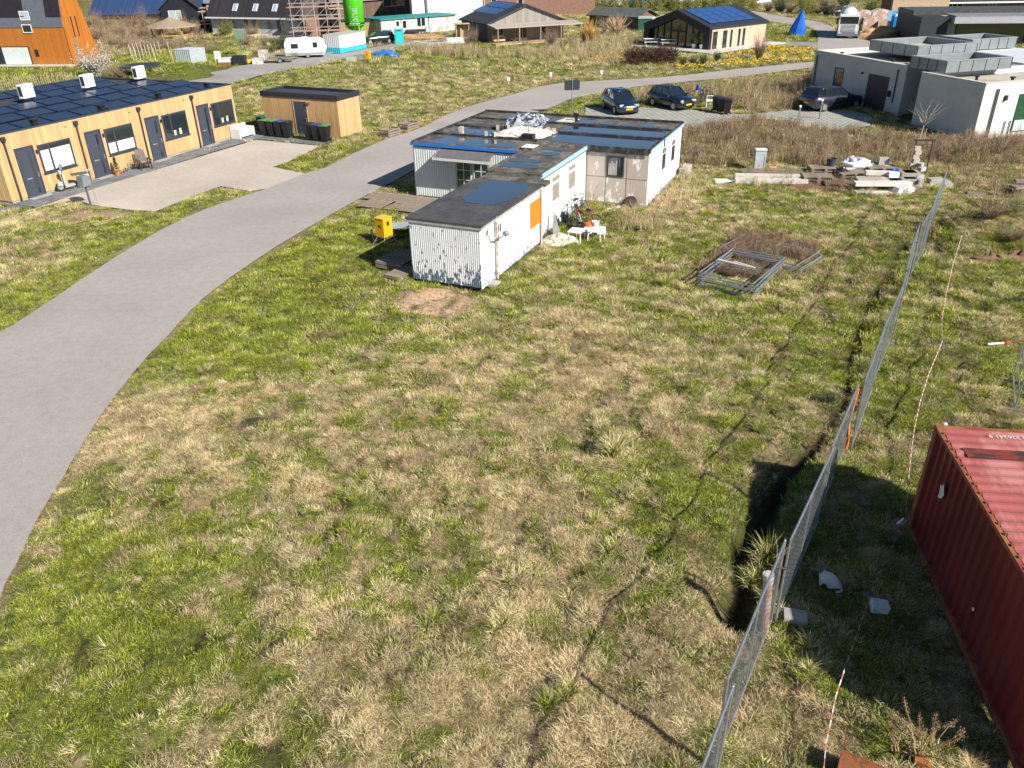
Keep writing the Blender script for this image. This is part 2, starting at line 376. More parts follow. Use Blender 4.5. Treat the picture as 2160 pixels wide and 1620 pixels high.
PAINT = [(*G(a, b)[:2], r, d) for a, b, r, d in PAINT]
def tint_map(x, y):
    t = .5 + (fbm(x, y, 2.6, 31) - .5) * .6 + (fbm(x, y, .4, 47, 2) - .5) * 1.5
    far = np.clip((np.hypot(x, y) - 45) / 60, 0, 1); t = .5 + (t - .5) * (1 - .35 * far)
    for px, py, r, d in PAINT: t = t + d * np.exp(-((x - px)**2 + (y - py)**2) / (r * r))
    return np.clip(t - .075, 0, 1)
xs = axis(-330, 330, -13, 20, .115, 1.06); ys = axis(-12, 640, 5, 32, .115, 1.033)
X, Y = np.meshgrid(xs, ys); Hh = ground_h(X.ravel(), Y.ravel()).reshape(X.shape)
nx, ny = len(xs), len(ys)
me = bpy.data.meshes.new('ground')
co_ = np.stack([X, Y, Hh], -1).reshape(-1, 3); idx = np.arange(nx * ny).reshape(ny, nx)
fa = np.stack([idx[:-1,:-1], idx[:-1,1:], idx[1:,1:], idx[1:,:-1]], -1).reshape(-1, 4)
me.vertices.add(len(co_)); me.vertices.foreach_set('co', co_.ravel()); me.loops.add(fa.size); me.loops.foreach_set('vertex_index', fa.ravel())
me.polygons.add(len(fa)); me.polygons.foreach_set('loop_start', np.arange(0, fa.size, 4)); me.update(); me.validate()
T = tint_map(co_[:,0], co_[:,1]); Bm = np.zeros(len(co_))
for pol, k in ((DIRT1, 1.), (DIRT2, .8)):
    d = segdist(co_[:,0], co_[:,1], pol, True); s = np.where(inside(co_[:,0], co_[:,1], pol), d, -d) + (fbm(co_[:,0], co_[:,1], .6, 5) - .5) * .5
    Bm = np.maximum(Bm, k * np.clip(s / .3 + .5, 0, 1))
dr_ = np.minimum(segdist(co_[:,0], co_[:,1], R_near), segdist(co_[:,0], co_[:,1], R_far)); Bm = np.maximum(Bm, .75 * np.clip(1.3 - dr_ / (.12 + .3 * vnoise(co_[:,0], co_[:,1], 1.1, 55)), 0, 1))
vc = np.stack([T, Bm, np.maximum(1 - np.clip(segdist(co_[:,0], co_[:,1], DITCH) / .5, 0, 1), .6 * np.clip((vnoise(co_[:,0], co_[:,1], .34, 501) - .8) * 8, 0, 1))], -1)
at = me.attributes.new('paint', 'FLOAT_VECTOR', 'POINT'); at.data.foreach_set('vector', vc.ravel())
m, t, b = nodes('meadow_soil'); L = t.links
a = N(t, 'Attribute', attribute_name='paint'); sp = N(t, 'SeparateXYZ'); L.new(a.outputs['Vector'], sp.inputs[0])
g = N(t, 'NewGeometry'); n1 = N(t, 'TexNoise', i_Scale=9., i_Detail=8., i_Roughness=.7); n2 = N(t, 'TexNoise', i_Scale=2.2, i_Detail=6., i_Roughness=.7)
L.new(g.outputs['Position'], n1.inputs[0]); L.new(g.outputs['Position'], n2.inputs[0])
gr = ramp(t, n1.outputs[0], [(.3, (.035,.045,.012)), (.5, (.1,.12,.028)), (.7, (.22,.22,.06))])
st = ramp(t, n1.outputs[0], [(.3, (.07,.05,.025)), (.5, (.22,.17,.085)), (.7, (.4,.32,.18))])
ad = N(t, 'Math', operation='MULTIPLY_ADD', i_1=.6); L.new(n2.outputs[0], ad.inputs[0]); sb = N(t, 'Math', operation='SUBTRACT', i_1=.3); L.new(sp.outputs[0], sb.inputs[0]); L.new(sb.outputs[0], ad.inputs[2])
c = mixc(t, ramp(t, ad.outputs[0], [(.36, (0,0,0)), (.62, (1,1,1))]), gr, st)
c = mixc(t, sp.outputs[1], c, ramp(t, n1.outputs[0], [(.3, (.2,.13,.08)), (.6, (.48,.34,.22)), (.75, (.6,.45,.32))]))
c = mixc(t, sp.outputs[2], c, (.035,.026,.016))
L.new(c, b.inputs['Base Color']); b.inputs['Roughness'].default_value = .95; b.inputs['Specular IOR Level'].default_value = .1
bp = N(t, 'Bump', i_Strength=.9, i_Distance=.06); L.new(n1.outputs[0], bp.inputs['Height']); L.new(bp.outputs[0], b.inputs['Normal'])
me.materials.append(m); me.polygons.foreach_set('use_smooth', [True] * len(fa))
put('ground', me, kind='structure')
def gz(x, y): return float(ground_h(np.array([x], float), np.array([y], float))[0])
def GG(px, py, dz=0):
    p = G(px, py); p.z = gz(p.x, p.y) + dz; return p

# ---------------------------------------------------------------- grass clumps
protos = bpy.data.collections.new('clumps')      # not linked to the scene: only read by the scatter
def blades(name, n, lmin, lmax, wd, spread, lean, dirn=None, stiff=.5, mat=GRASS, stems=0):
    vs = []; fs = []; gv = []
    for i in range(n):
        a = ru(0, 6.283); r = spread * math.sqrt(rr()); bx, by = r * math.cos(a), r * math.sin(a)
        l = ru(lmin, lmax); la = lean * ru(.35, 1.2)
        d = a + ru(-.8, .8) if dirn is None else dirn + random.gauss(0, .55)
        dx, dy = math.cos(d), math.sin(d); q = ru(0, 3.14); wx, wy = math.cos(q) * wd * ru(.6, 1.3), math.sin(q) * wd * ru(.6, 1.3)
        v = rr(); P = []; x, y, z = bx, by, -.02; ang = la * stiff
        for s in range(3):
            P.append((x, y, max(z, .005 * i / n + (0 if s else -.02)))); ang = la * (stiff + (1.35 - stiff) * s / 2)
            x += dx * math.sin(ang) * l / 3 * (1.2 if s else 1); y += dy * math.sin(ang) * l / 3 * (1.2 if s else 1); z += math.cos(ang) * l / 3
        P.append((x, y, max(z, .01)))
        k = len(vs)
        for j in range(3):
            t = (1, .85, .55)[j]; vs += [(P[j][0] - wx*t, P[j][1] - wy*t, P[j][2]), (P[j][0] + wx*t, P[j][1] + wy*t, P[j][2])]
        vs.append(P[3]); fs += [(k, k+1, k+3, k+2), (k+2, k+3, k+5, k+4), (k+4, k+5, k+6)]
        gv += [max(0, v - .5), max(0, v - .5), v - .05, v - .05, v, v, min(1, v + .15)]  # blade feet coloured darker: shade between tufts painted into the blades
    me = bpy.data.meshes.new(name); me.from_pydata(vs, [], fs); me.update()
    a = me.attributes.new('gv', 'FLOAT', 'POINT'); a.data.foreach_set('value', gv); me.materials.append(mat)
    o = bpy.data.objects.new(name, me); protos.objects.link(o); return o
def weed(name, n, h, w=.008, branch=4, spread=.12, leaf=0, lean=.3):
    vs = []; fs = []; gv = []
    def strip(p, q, w0, w1, v):
        a = ru(0, 3.14); wx, wy = math.cos(a), math.sin(a); k = len(vs)
        vs.extend([(p[0]-wx*w0, p[1]-wy*w0, p[2]), (p[0]+wx*w0, p[1]+wy*w0, p[2]), (q[0]+wx*w1, q[1]+wy*w1, q[2]), (q[0]-wx*w1, q[1]-wy*w1, q[2])])
        fs.append((k, k+1, k+2, k+3)); gv.extend([v]*4)
    for i in range(n):
        a = ru(0, 6.28); r = spread * rr(); p = Vector((r*math.cos(a), r*math.sin(a), -.03)); v = rr(); hh = h * ru(.5, 1.1)
        d = Vector((ru(-lean, lean), ru(-lean, lean), 1)).normalized(); m_ = p + d * hh * .5; d2 = (d + Vector((ru(-.2,.2), ru(-.2,.2), 0))).normalized(); q = m_ + d2 * hh * .5
        strip(p, m_, w, w*.8, v); strip(m_, q, w*.8, w*.3, v)
        for j in range(branch):
            s = ru(.3, 1); b0 = p.lerp(q, s); e = b0 + Vector((ru(-1,1), ru(-1,1), ru(.2,1.2))).normalized() * hh * ru(.12, .3) * (1.2 - s * .6); strip(b0, e, w*.6, w*.35, v)
            if leaf:
                for _ in range(leaf):
                    c = b0.lerp(e, ru(.3, 1)); e2 = c + Vector((ru(-1,1), ru(-1,1), ru(-.5,1))).normalized() * .05; strip(c, e2, w*1.6, w*1.2, min(1, v + .2))
    me = bpy.data.meshes.new(name); me.from_pydata(vs, [], fs); me.update()
    a = me.attributes.new('gv', 'FLOAT', 'POINT'); a.data.foreach_set('value', gv); me.materials.append(GRASS)
    o = bpy.data.objects.new(name, me); protos.objects.link(o); return o
# 0-3 upright tufts, 4-7 lodged thatch, 8-9 sedge clumps, 10-13 dry weed stalks, 14-15 low leafy herbs
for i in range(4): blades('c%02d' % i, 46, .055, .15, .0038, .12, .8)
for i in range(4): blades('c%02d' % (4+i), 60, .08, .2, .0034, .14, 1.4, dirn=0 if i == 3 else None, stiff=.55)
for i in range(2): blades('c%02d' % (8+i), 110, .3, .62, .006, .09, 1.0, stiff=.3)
for i in range(4): weed('c%02d' % (10+i), 13, .75, .0075, 5, .2)
for i in range(2): blades('c%02d' % (14+i), 40, .05, .11, .014, .16, 1.2)
def scatter(name, label, cat, x, y, kind, scl, rot, tint, z=None, tilt=None):
    n = len(x); z = ground_h(x, y) if z is None else z
    me = bpy.data.meshes.new(name); me.vertices.add(n); me.vertices.foreach_set('co', np.stack([x, y, z], -1).ravel())
    tl = np.zeros(n) if tilt is None else tilt
    for nm, ty, key, v in (('kind', 'INT', 'value', kind.astype(np.int32)), ('scl', 'FLOAT', 'value', scl), ('rot', 'FLOAT_VECTOR', 'vector', np.stack([rng.normal(0, .08, n), rng.normal(0, .08, n), rot], -1).ravel()), ('tint', 'FLOAT_VECTOR', 'vector', tint.ravel())):
        a = me.attributes.new(nm, ty, 'POINT'); a.data.foreach_set(key, v)
    o = put(name, me, kind='stuff', label=label, category=cat)
    g = bpy.data.node_groups.new(name, 'GeometryNodeTree')
    g.interface.new_socket('Geometry', in_out='INPUT', socket_type='NodeSocketGeometry'); g.interface.new_socket('Geometry', in_out='OUTPUT', socket_type='NodeSocketGeometry')
    nn = g.nodes; gi = nn.new('NodeGroupInput'); go = nn.new('NodeGroupOutput'); ci = nn.new('GeometryNodeCollectionInfo'); ci.inputs[0].default_value = protos; ci.inputs['Separate Children'].default_value = True
    ip = nn.new('GeometryNodeInstanceOnPoints'); ip.inputs['Pick Instance'].default_value = True
    def na(nm, ty):
        q = nn.new('GeometryNodeInputNamedAttribute'); q.data_type = ty; q.inputs[0].default_value = nm; return q
    k = na('kind', 'INT'); s = na('scl', 'FLOAT'); r_ = na('rot', 'FLOAT_VECTOR'); e = nn.new('FunctionNodeEulerToRotation')
    l = g.links; mp = nn.new('GeometryNodeMeshToPoints'); l.new(gi.outputs[0], mp.inputs[0]); l.new(mp.outputs[0], ip.inputs['Points']); l.new(ci.outputs[0], ip.inputs['Instance'])
    l.new(k.outputs[0], ip.inputs['Instance Index']); l.new(r_.outputs[0], e.inputs[0]); l.new(e.outputs[0], ip.inputs['Rotation']); l.new(s.outputs[0], ip.inputs['Scale']); l.new(ip.outputs[0], go.inputs[0])
    o.modifiers.new('scatter', 'NODES').node_group = g; return o
def sample(y0, y1, dens, dy=1.0):
    X = []; Y = []; y = y0
    while y < y1:
        h = min(dy, y1 - y); hw = .565 * (y + h) + 5.5; n = int(2 * hw * h * (dens(y) if callable(dens) else dens))
        X.append(rng.uniform(-hw, hw, n)); Y.append(rng.uniform(y, y + h, n)); y += h
    return np.concatenate(X), np.concatenate(Y)
# ---------------------------------------------------------------- white cabins
def peel_mat(name, base, chip, dens, low, stretch=(9, 9, 4)):
    m, t, b = nodes(name); L = t.links
    tc = N(t, 'TexCoord'); mp = N(t, 'Mapping', i_Scale=stretch); L.new(tc.outputs['Object'], mp.inputs[0])
    n = N(t, 'TexNoise', i_Scale=1., i_Detail=5., i_Roughness=.6); L.new(mp.outputs[0], n.inputs[0])
    mp2 = N(t, 'Mapping', i_Scale=(30, 30, 5)); L.new(tc.outputs['Object'], mp2.inputs[0]); n2 = N(t, 'TexNoise', i_Scale=1., i_Detail=4.); L.new(mp2.outputs[0], n2.inputs[0])
    sp = N(t, 'SeparateXYZ'); L.new(tc.outputs['Object'], sp.inputs[0])
    ma = N(t, 'MapRange', i_1=0., i_2=.95, i_3=low, i_4=0.); L.new(sp.outputs[2], ma.inputs[0])
    ad = N(t, 'Math', operation='ADD'); L.new(n.outputs[0], ad.inputs[0]); L.new(ma.outputs[0], ad.inputs[1])
    a2 = N(t, 'Math', operation='MULTIPLY_ADD', i_1=.12); L.new(n2.outputs[0], a2.inputs[0]); L.new(ad.outputs[0], a2.inputs[2])
    n3 = N(t, 'TexNoise', i_Scale=1.3, i_Detail=4.); L.new(tc.outputs['Object'], n3.inputs[0])
    bc = ramp(t, n3.outputs[0], [(.35, tuple(x*.9 for x in base)), (.65, base)])
    c = mixc(t, ramp(t, a2.outputs[0], [(dens, (0,0,0)), (dens + .02, (1,1,1))]), bc, ramp(t, n2.outputs[0], [(.4, chip), (.62, tuple(min(1, x * 1.7) for x in chip))]))
    L.new(c, b.inputs['Base Color']); b.inputs['Roughness'].default_value = .6
    return m
peelA = peel_mat('peeling_white_paint', (.78,.79,.8), (.09,.12,.16), .668, .26)
peelB = peel_mat('white_paint_flaking_at_foot', (.8,.8,.79), (.15,.18,.23), .735, .2)
peelC = peel_mat('white_ribbed_cladding', (.72,.74,.73), (.25,.28,.3), .76, .03)
bitumen = M('black_roofing_felt', (.07,.068,.072), .85, .25, c2=(.1,.095,.09), c2s=.9, bump=.3)
bitumen2 = M('weathered_roofing_felt', (.085,.075,.065), .9, .35, scale=1.2, c2=(.19,.165,.13), c2s=1.3, c2t=.52, c3=(.3,.27,.22), c3s=3.5, c3t=.66)
m, t, b = nodes('rain_water'); water = m; b.inputs['Specular Tint'].default_value = (.68,.9,1,1)
b.inputs['Base Color'].default_value = (.03,.04,.055,1); b.inputs['Roughness'].default_value = .015; b.inputs['IOR'].default_value = 2.9; b.inputs['Coat Weight'].default_value = 1.; b.inputs['Coat Roughness'].default_value = .01
blue_trim = M('blue_painted_trim', (.03,.2,.62), .5, .1)
blue_pale = M('faded_pale_blue_trim', (.36,.56,.7), .5, .1)
felt_edge = M('black_felt_flap', (.03,.03,.035), .6, .3, c2=(.1,.1,.1), c2s=2.5)
beige = peel_mat('beige_board_peeling', (.56,.47,.41), (.62,.6,.55), .64, .1, (2.2, 2.2, .8))
frame_white = M('white_window_frame', (.75,.74,.72), .5, .05)
frame_dark = M('dark_window_frame', (.035,.04,.05), .45, .1)
boarded = M('dusty_boarded_window', (.3,.27,.23), .5, .25, st=(1,1,3))
orange = M('orange_board', (.9,.21,.015), .5, .04, fine=.03)
CAB = (-1.05, 26.45); CA = R(66)
def window(par, wm, a0, a1, z0, z1, frame, pane, muls=(), bars=(), fw=.06, out=.045, sill=None, name='window', names=('frame','pane'), nframe=None):
    mb = MB(); mb.M = wm
    mb.box(a0, a1, -.034, -.024, z0, z1)
    wn = part(par, name, mb, pane); f = MB(); f.M = wm
    f.box(a0, a0+fw, -out, -.002, z0, z1); f.box(a1-fw, a1, -out, -.002, z0, z1); f.box(a0+fw, a1-fw, -out, -.002, z1-fw, z1); f.box(a0+fw, a1-fw, -out, -.002, z0, z0+fw)
    for k in muls: f.box(k-fw/2, k+fw/2, -out+.006, -.002, z0+fw, z1-fw)
    for k in bars: f.box(a0+fw, a1-fw, -out+.004, -.002, k-fw*.4, k+fw*.4)
    part(wn, 'frame', f, frame)
    if sill:
        s = MB(); s.M = wm; s.box(a0-.05, a1+.05, -.1, -.002, z0-.05, z0-.004); part(wn, 'sill', s, sill)
    return wn
def wallpart(par, wm, a0, a1, z0, z1, mat, pitch=None, depth=.02, name='wall', duty=.5, slope=.12):
    mb = MB(); mb.M = wm
    if pitch: mb.corr(a0, a1, z0, z1, pitch, depth, duty, slope)
    else: mb.box(a0, a1, 0, .05, z0, z1)
    return part(par, name, mb, mat)
def puddle(par, pts, z, k=4, label=None):
    pts = smooth_line(list(pts) + [pts[0]], k)[:-1]
    pts = [(x + (vnoise(x, y, .25, 3) - .5) * .12, y + (vnoise(x, y, .25, 4) - .5) * .12) for x, y in pts]
    cx = sum(p[0] for p in pts) / len(pts); cy = sum(p[1] for p in pts) / len(pts); mb = MB(); n = len(pts)
    mb.add([(cx, cy, z)] + [(float(x), float(y), z) for x, y in pts], [(0, i+1, (i+1) % n + 1) for i in range(n)])
    o = part(par, 'puddle', mb, water); me = o.data
    for p in me.polygons:
        if p.normal.z < 0: p.flip()
    if label: o['label'] = label
    return o
def slab(par, name, x0, x1, y0, y1, z0, z1, mat, **k):
    mb = MB(); mb.box(x0, x1, y0, y1, z0, z1); return part(par, name, mb, mat, **k)
# front cabin
c1 = thing('portable_cabin', 'low white cabin end with flaking grey-blue paint, orange board and tarred roof', 'cabin', CAB, CA)
fw_ = WM(.42, 3.0, -90); rw = WM(.42, .15, 0)
wallpart(c1, fw_, 0, 2.85, .16, 2.36, peelA, .082, .016)
wallpart(c1, rw, 0, 5.68, .1, 2.36, peelB, .3, .006, duty=.8, slope=.02)
wallpart(c1, WM(6.1, 3.0, 180), 0, 5.68, .1, 2.36, peelC, .1, .015)
slab(c1, 'floor_frame', .55, 6.1, .3, 2.9, .02, .18, dark)
mb = MB(); mb.box(.34, 6.2, .03, 3.1, 2.44, 2.5); part(c1, 'roof', mb, bitumen)
mb = MB(); mb.box(.36, .44, .06, 3.08, 2.33, 2.438); mb.box(.44, 6.2, .05, .11, 2.33, 2.438); mb.box(.44, 6.2, 3.04, 3.08, 2.33, 2.438); part(c1, 'fascia', mb, M('grey_fascia', (.4,.4,.38), .7, .2))
mb = MB(); mb.box(6.2, 6.86, -.02, 2.95, 2.38, 2.52); part(c1, 'roof_upstand', mb, bitumen2)
puddle(c1, [(2.79,1.94),(2.75,1.34),(3.0,.6),(4.48,.35),(5.7,.42),(6.12,.83),(6.12,2.3),(5.4,2.42),(4.4,2.3),(3.5,2.3)], 2.512, 6, 'large rainwater puddle on the tarred roof')
mb = MB(); mb.M = rw; mb.box(4.6, 5.62, -.05, -.012, .97, 2.02); part(c1, 'orange_board', mb, orange)
window(c1, rw, .36, .62, 1.93, 2.2, frame_white, win_dark, muls=(.49,), fw=.03); window(c1, rw, 1.42, 1.74, 1.75, 2.12, frame_white, win_dark, muls=(1.58,), fw=.035)
mb = MB(); mb.tube((1.6, .05, .12), (1.6, .05, 2.5), .045, 8); part(c1, 'drainpipe', mb, M('rusty_white_pipe', (.55,.5,.44), .7, .2, c2=(.3,.15,.07), c2s=5, c2t=.5))
mb = MB(); mb.tube((6.05, .06, .0), (6.05, .06, 2.45), .045, 8); part(c1, 'drainpipe', mb, M('grey_pipe', (.5,.45,.42), .6, .2))
mb = MB(); mb.path([(1.05, .1, 1.95), (1.15, -.12, 1.82), (1.45, -.2, 1.78), (1.72, -.22, 1.82)], .03); mb.tube((1.72, -.2, 1.82), (1.86, -.26, 1.84), .1, 12); part(c1, 'flue_pipe', mb, steel2)
solo('paving_slab', 'grey paving slab lying under the rusty drainpipe of the front cabin', 'slab', MB().box(-.25, .25, -.2, .2, 0, .08), concrete, G(1040, 600, .06), CA)
# middle cabin
c2 = thing('portable_cabin', 'middle white cabin with pale blue roof edge and two boarded windows', 'cabin', CAB, CA)
rw = WM(6.88, .4, 0)
wallpart(c2, rw, 0, 5.75, .05, 2.45, peelB, 1.2, .006, duty=.97, slope=.005)
wallpart(c2, WM(6.88, 2.9, -90), 0, 2.5, .5, 2.6, peelC)
wallpart(c2, WM(10.7, 2.9, 180), 0, 3.8, .05, 2.6, peelC)
mb = MB(); mb.box(6.86, 12.72, .38, 2.92, 2.62, 2.7); part(c2, 'roof', mb, bitumen2)
mb = MB(); mb.box(6.9, 12.65, .34, .378, 2.53, 2.72); part(c2, 'fascia', mb, blue_pale, label='pale blue painted roof edge')
mb = MB()
for i in range(16): mb.cbox(6.85, .5 + i * .155, 2.5 + .02 * math.sin(i * 1.7), .06, .165, .26, 0, .05 * math.sin(i), .25)
part(c2, 'felt_flap', mb, M('green_grey_felt', (.13,.14,.12), .8, .3))
for a, b_ in ((1.17, 2.12), (3.23, 4.2)):
    window(c2, rw, a, b_, 1.2, 2.0, frame_white, boarded, fw=.045); window(c2, rw, a, b_, 2.03, 2.3, frame_white, boarded, fw=.04)
for q in ([(7.6,2.55),(8.2,2.68),(8.4,1.9),(8.35,1.1),(7.85,.98),(7.65,1.6)], [(8.6,2.6),(9.1,2.66),(9.25,1.9),(9.15,1.25),(8.75,1.2)], [(10.1,2.1),(10.5,2.0),(10.8,1.5),(10.7,1.0),(10.2,1.1)], [(11.2,2.0),(11.6,1.9),(11.7,1.3),(11.3,1.1)]): puddle(c2, q, 2.714)
mb = MB()
for i in range(22):
    u = 6.9 + i * .26; mb.cbox(u, 2.8 + ru(-.03,.03), 2.72, .28, .12, .05, ru(-.1,.1))
part(c2, 'roof_edge', mb, bitumen2)
# rear block
c3 = thing('cabin_block', 'wide white cabin block with bright blue edge, puddles and tarpaulin on its flat felt roof', 'cabin', CAB, CA)
U0, U1, V1, VR = 10.75, 19.35, 8.7, -2.62; UB = 12.72
wf = WM(U0, V1, -90)
wallpart(c3, wf, 0, V1 - 2.9, .1, 2.5, peelC, .125, .02)
wallpart(c3, WM(UB, .4, -90), 0, .4 - VR, .12, 2.46, beige)
mb = MB(); mb.M = WM(UB, .4, -90)
for k in (.98, 2.0): mb.box(k, k+.02, -.012, -.001, .12, 2.46)
mb.box(0, 3.0, -.013, -.002, 1.3, 1.32); mb.box(0, 3.02, -.05, -.001, .02, .12); part(c3, 'batten', mb, M('brown_batten', (.3,.24,.19), .8, .2))
wr = WM(UB, VR, 0)
wallpart(c3, wr, 0, U1 - UB, .1, 2.5, peelB, 1.62, .006, duty=.985, slope=.003)
wallpart(c3, WM(U1, VR, 90), 0, V1 - VR, .05, 2.5, peelC, .12, .02)
wallpart(c3, WM(U1, V1, 180), 0, U1 - U0, .05, 2.5, peelC, .12, .02)
slab(c3, 'floor_frame', UB + .1, U1 - .1, VR + .1, .5, .0, .12, dark)
felt = MB().prism([(U0-.06, V1+.06), (U0-.06, 2.93), (UB-.05, 2.93), (UB-.05, VR-.06), (U1+.06, VR-.06), (U1+.06, V1+.06)], 2.6, 2.68); part(c3, 'roof', felt, bitumen2)
B_ = [U0, 12.88, 15.1, 17.3, U1]
mb = MB()
for i, u in enumerate(B_[1:4]): mb.box(u-.1, u+.1, VR-.04 if i else 2.95, V1+.04, 2.68, 2.77)
mb.box(U1-.06, U1+.07, VR-.07, V1+.07, 2.62, 2.8); mb.box(U0, U1-.06, V1-.1, V1+.07, 2.64, 2.76); mb.box(UB-.05, U1-.06, VR-.07, VR+.02, 2.66, 2.74)
part(c3, 'roof_ridge', mb, felt_edge)
mb = MB(); mb.box(U0-.1, U0-.062, 2.95, V1+.09, 2.56, 2.7); part(c3, 'fascia', mb, blue_trim, label='bright blue painted roof edge')
mb = MB(); mb.box(UB, U1+.06, VR-.1, VR-.062, 2.56, 2.7); part(c3, 'fascia', mb, blue_pale)
mb = MB()
for i in range(24): mb.cbox(UB-.09, VR + .06 + i * .128, 2.6 + .012*math.sin(i*1.3), .03, .135, .3, 0, 0, .06*math.sin(i*2.1))
part(c3, 'felt_flap', mb, felt_edge)
window(c3, WM(UB, .4, -90), 1.04, 1.86, 1.36, 2.3, frame_dark, win_dark, muls=(1.58,), fw=.06)
mb = MB(); mb.M = WM(UB, .4, -90)
for i in range(6): mb.box(1.12 + i*.07, 1.17 + i*.07, -.042, -.035, 1.42, 2.25 - rr()*.3)
part(c3, 'curtain', mb, M('pale_curtain', (.5,.48,.44), .9, .2))
for a, b_, s in ((2.6, 3.15, 0), (4.55, 5.1, 0)):
    window(c3, wr, a+.05, b_, 1.2, 1.9, frame_dark, win_dark, fw=.04, sill=frame_white); window(c3, wr, a+.05, b_, 1.98, 2.18, frame_dark, boarded, fw=.04)
mb = MB(); mb.tube((15.1, VR-.12, 2.35), (15.1, VR-.12, 2.72), .03, 6); part(c3, 'bracket', mb, dark)
# french door and canopy
for a in (8.7-6.36, 8.7-5.42): window(c3, wf, a, a+.82, .08, 2.1, frame_white, glass('door_glass', (.03,.05,.05)), muls=(a+.41,), bars=(.6, 1.08, 1.56), fw=.05, name='french_door')
for q in ((8.7-6.7, 8.7-6.37), (8.7-4.58, 8.7-4.4)): mb = MB(); mb.M = wf; mb.box(*q, -.06, -.025, .08, 2.15); part(c3, 'door_post', mb, frame_white)
mb = MB(); mb.M = WM(U0, V1, -90)
mb.add([(1.55, -.02, 2.5), (4.35, -.02, 2.5), (4.45, -.78, 2.22), (1.5, -.78, 2.22), (1.55, -.02, 2.44), (4.35, -.02, 2.44), (4.45, -.78, 2.16), (1.5, -.78, 2.16)], [(0,3,2,1), (4,5,6,7), (2,3,7,6), (0,4,7,3), (1,2,6,5)])
cn = part(c3, 'canopy', mb, M('canopy_felt', (.15,.14,.135), .85, .15))
mb = MB(); mb.M = WM(U0, V1, -90); mb.box(1.48, 4.47, -.82, -.785, 2.12, 2.23); mb.add([(1.5,-.8,2.23),(1.47,-.8,2.1),(1.52,0,2.4),(1.55,0,2.52)], [(0,1,2,3)]); part(cn, 'trim', mb, frame_white)
Z = 2.694
for q in ([(10.9,8.1),(11.5,7.95),(12.4,7.5),(12.6,6.8),(12.2,6.5),(11.0,6.6),(10.85,7.2)], [(10.9,6.4),(11.9,6.3),(12.6,5.8),(12.5,4.9),(11.4,4.7),(10.85,5.1)], [(11.1,4.5),(11.7,4.6),(12.1,4.2),(11.9,3.7),(11.2,3.6)],
    [(13.2,8.0),(14.7,7.7),(14.8,6.9),(13.3,6.9)], [(13.2,6.7),(14.8,6.6),(14.9,5.7),(13.4,5.6),(13.1,6.0)], [(17.5,7.1),(18.6,6.9),(18.8,6.2),(18.3,5.6),(17.6,6.0)], [(17.7,4.3),(18.6,4.3),(18.8,3.7),(17.8,3.8)],
    [(13.15,2.5),(14.9,2.6),(14.98,1.2),(14.95,-.6),(14.9,-2.2),(14.4,-2.45),(13.0,-2.45),(12.85,-1.2),(12.85,.4)], [(15.3,2.7),(17.05,2.8),(17.12,1.0),(17.15,-1.0),(17.0,-2.3),(15.6,-2.4),(15.3,-1.0),(15.35,.8)],
    [(17.6,2.6),(18.7,2.6),(18.7,1.9),(17.6,1.9)], [(17.9,1.5),(18.6,1.5),(18.6,.8),(17.9,.9)], [(17.8,.3),(18.4,.3),(18.3,-.3),(17.8,-.2)], [(17.7,-.7),(18.6,-.7),(18.7,-1.3),(17.8,-1.4)], [(17.8,-1.8),(18.3,-1.8),(18.3,-2.2),(17.8,-2.2)]): puddle(c3, q, Z)
def loc2(u, v, z=0):
    c, s = math.cos(CA), math.sin(CA); return (CAB[0] + u*c - v*s, CAB[1] + u*s + v*c, z)
def cloth(name, label, poly, z, h, mat, folds=7, cat='tarpaulin'):
    "crumpled sheet over a local-quad footprint"
    p = [np.array(q, float) for q in poly]; sd_ = rr() * 50
    def fn(a, b_):
        q = (p[0]*(1-a) + p[1]*a) * (1-b_) + (p[3]*(1-a) + p[2]*a) * b_
        e = min(1, 6*min(a, 1-a)) * min(1, 6*min(b_, 1-b_)); w_ = fbm(np.array([a*folds+sd_]), np.array([b_*folds]), 1., 5)[0]; w2 = abs(vnoise(np.array([a*folds*1.3+sd_]), np.array([b_*folds*.8]), .7, 9)[0] - .5) * 2
        ed = .12 * (vnoise(np.array([a*9+sd_]), np.array([b_*9]), 1, 2)[0] - .5); x_, y_ = q[0] + ed, q[1] + ed; X_ = loc2(x_, y_)
        return (X_[0], X_[1], z + .02 + h * e * (w_ * .5 + (1 - w2) * .6) * .9)
    mb = MB(); mb.grid(36, 36, fn); return solo(name, label, cat, mb, mat, smooth=False)
cloth('tarpaulin', 'large dirty white tarpaulin spread over the felt roof', [(13.1,5.7),(13.2,2.9),(15.0,2.7),(15.9,5.4)], 2.72, .22, M('dirty_white_tarp', (.72,.66,.58), .6, .15, c2=(.5,.42,.33), c2s=1.5, c2t=.62))
cloth('tarpaulin', 'crumpled black and silver tarpaulin heap on the far part of the roof', [(15.7,6.2),(15.8,3.9),(18.3,4.4),(17.6,6.3)], 2.7, .55, M('silver_black_tarp', (.45,.47,.5), .35, .2, c2=(.04,.05,.08), c2s=4, c2t=.5), 5)
solo('board', 'small white board lying on the roof between the cabins', 'board', MB().box(-.35, .35, -.3, .3, 0, .03), white, loc2(11.3, 2.72, 2.78), CA)
solo('board', 'white strip of board across the rear roof', 'board', MB().box(-.75, .75, -.42, .42, 0, .03), M('dirty_white_board', (.68,.62,.55), .7, .15), loc2(18.0, 3.35, 2.7), CA - .15)
brk = M('pinkish_brick', (.45,.3,.24), .85, .2, c2=(.6,.55,.5), c2s=8, c2t=.5)
k = 0
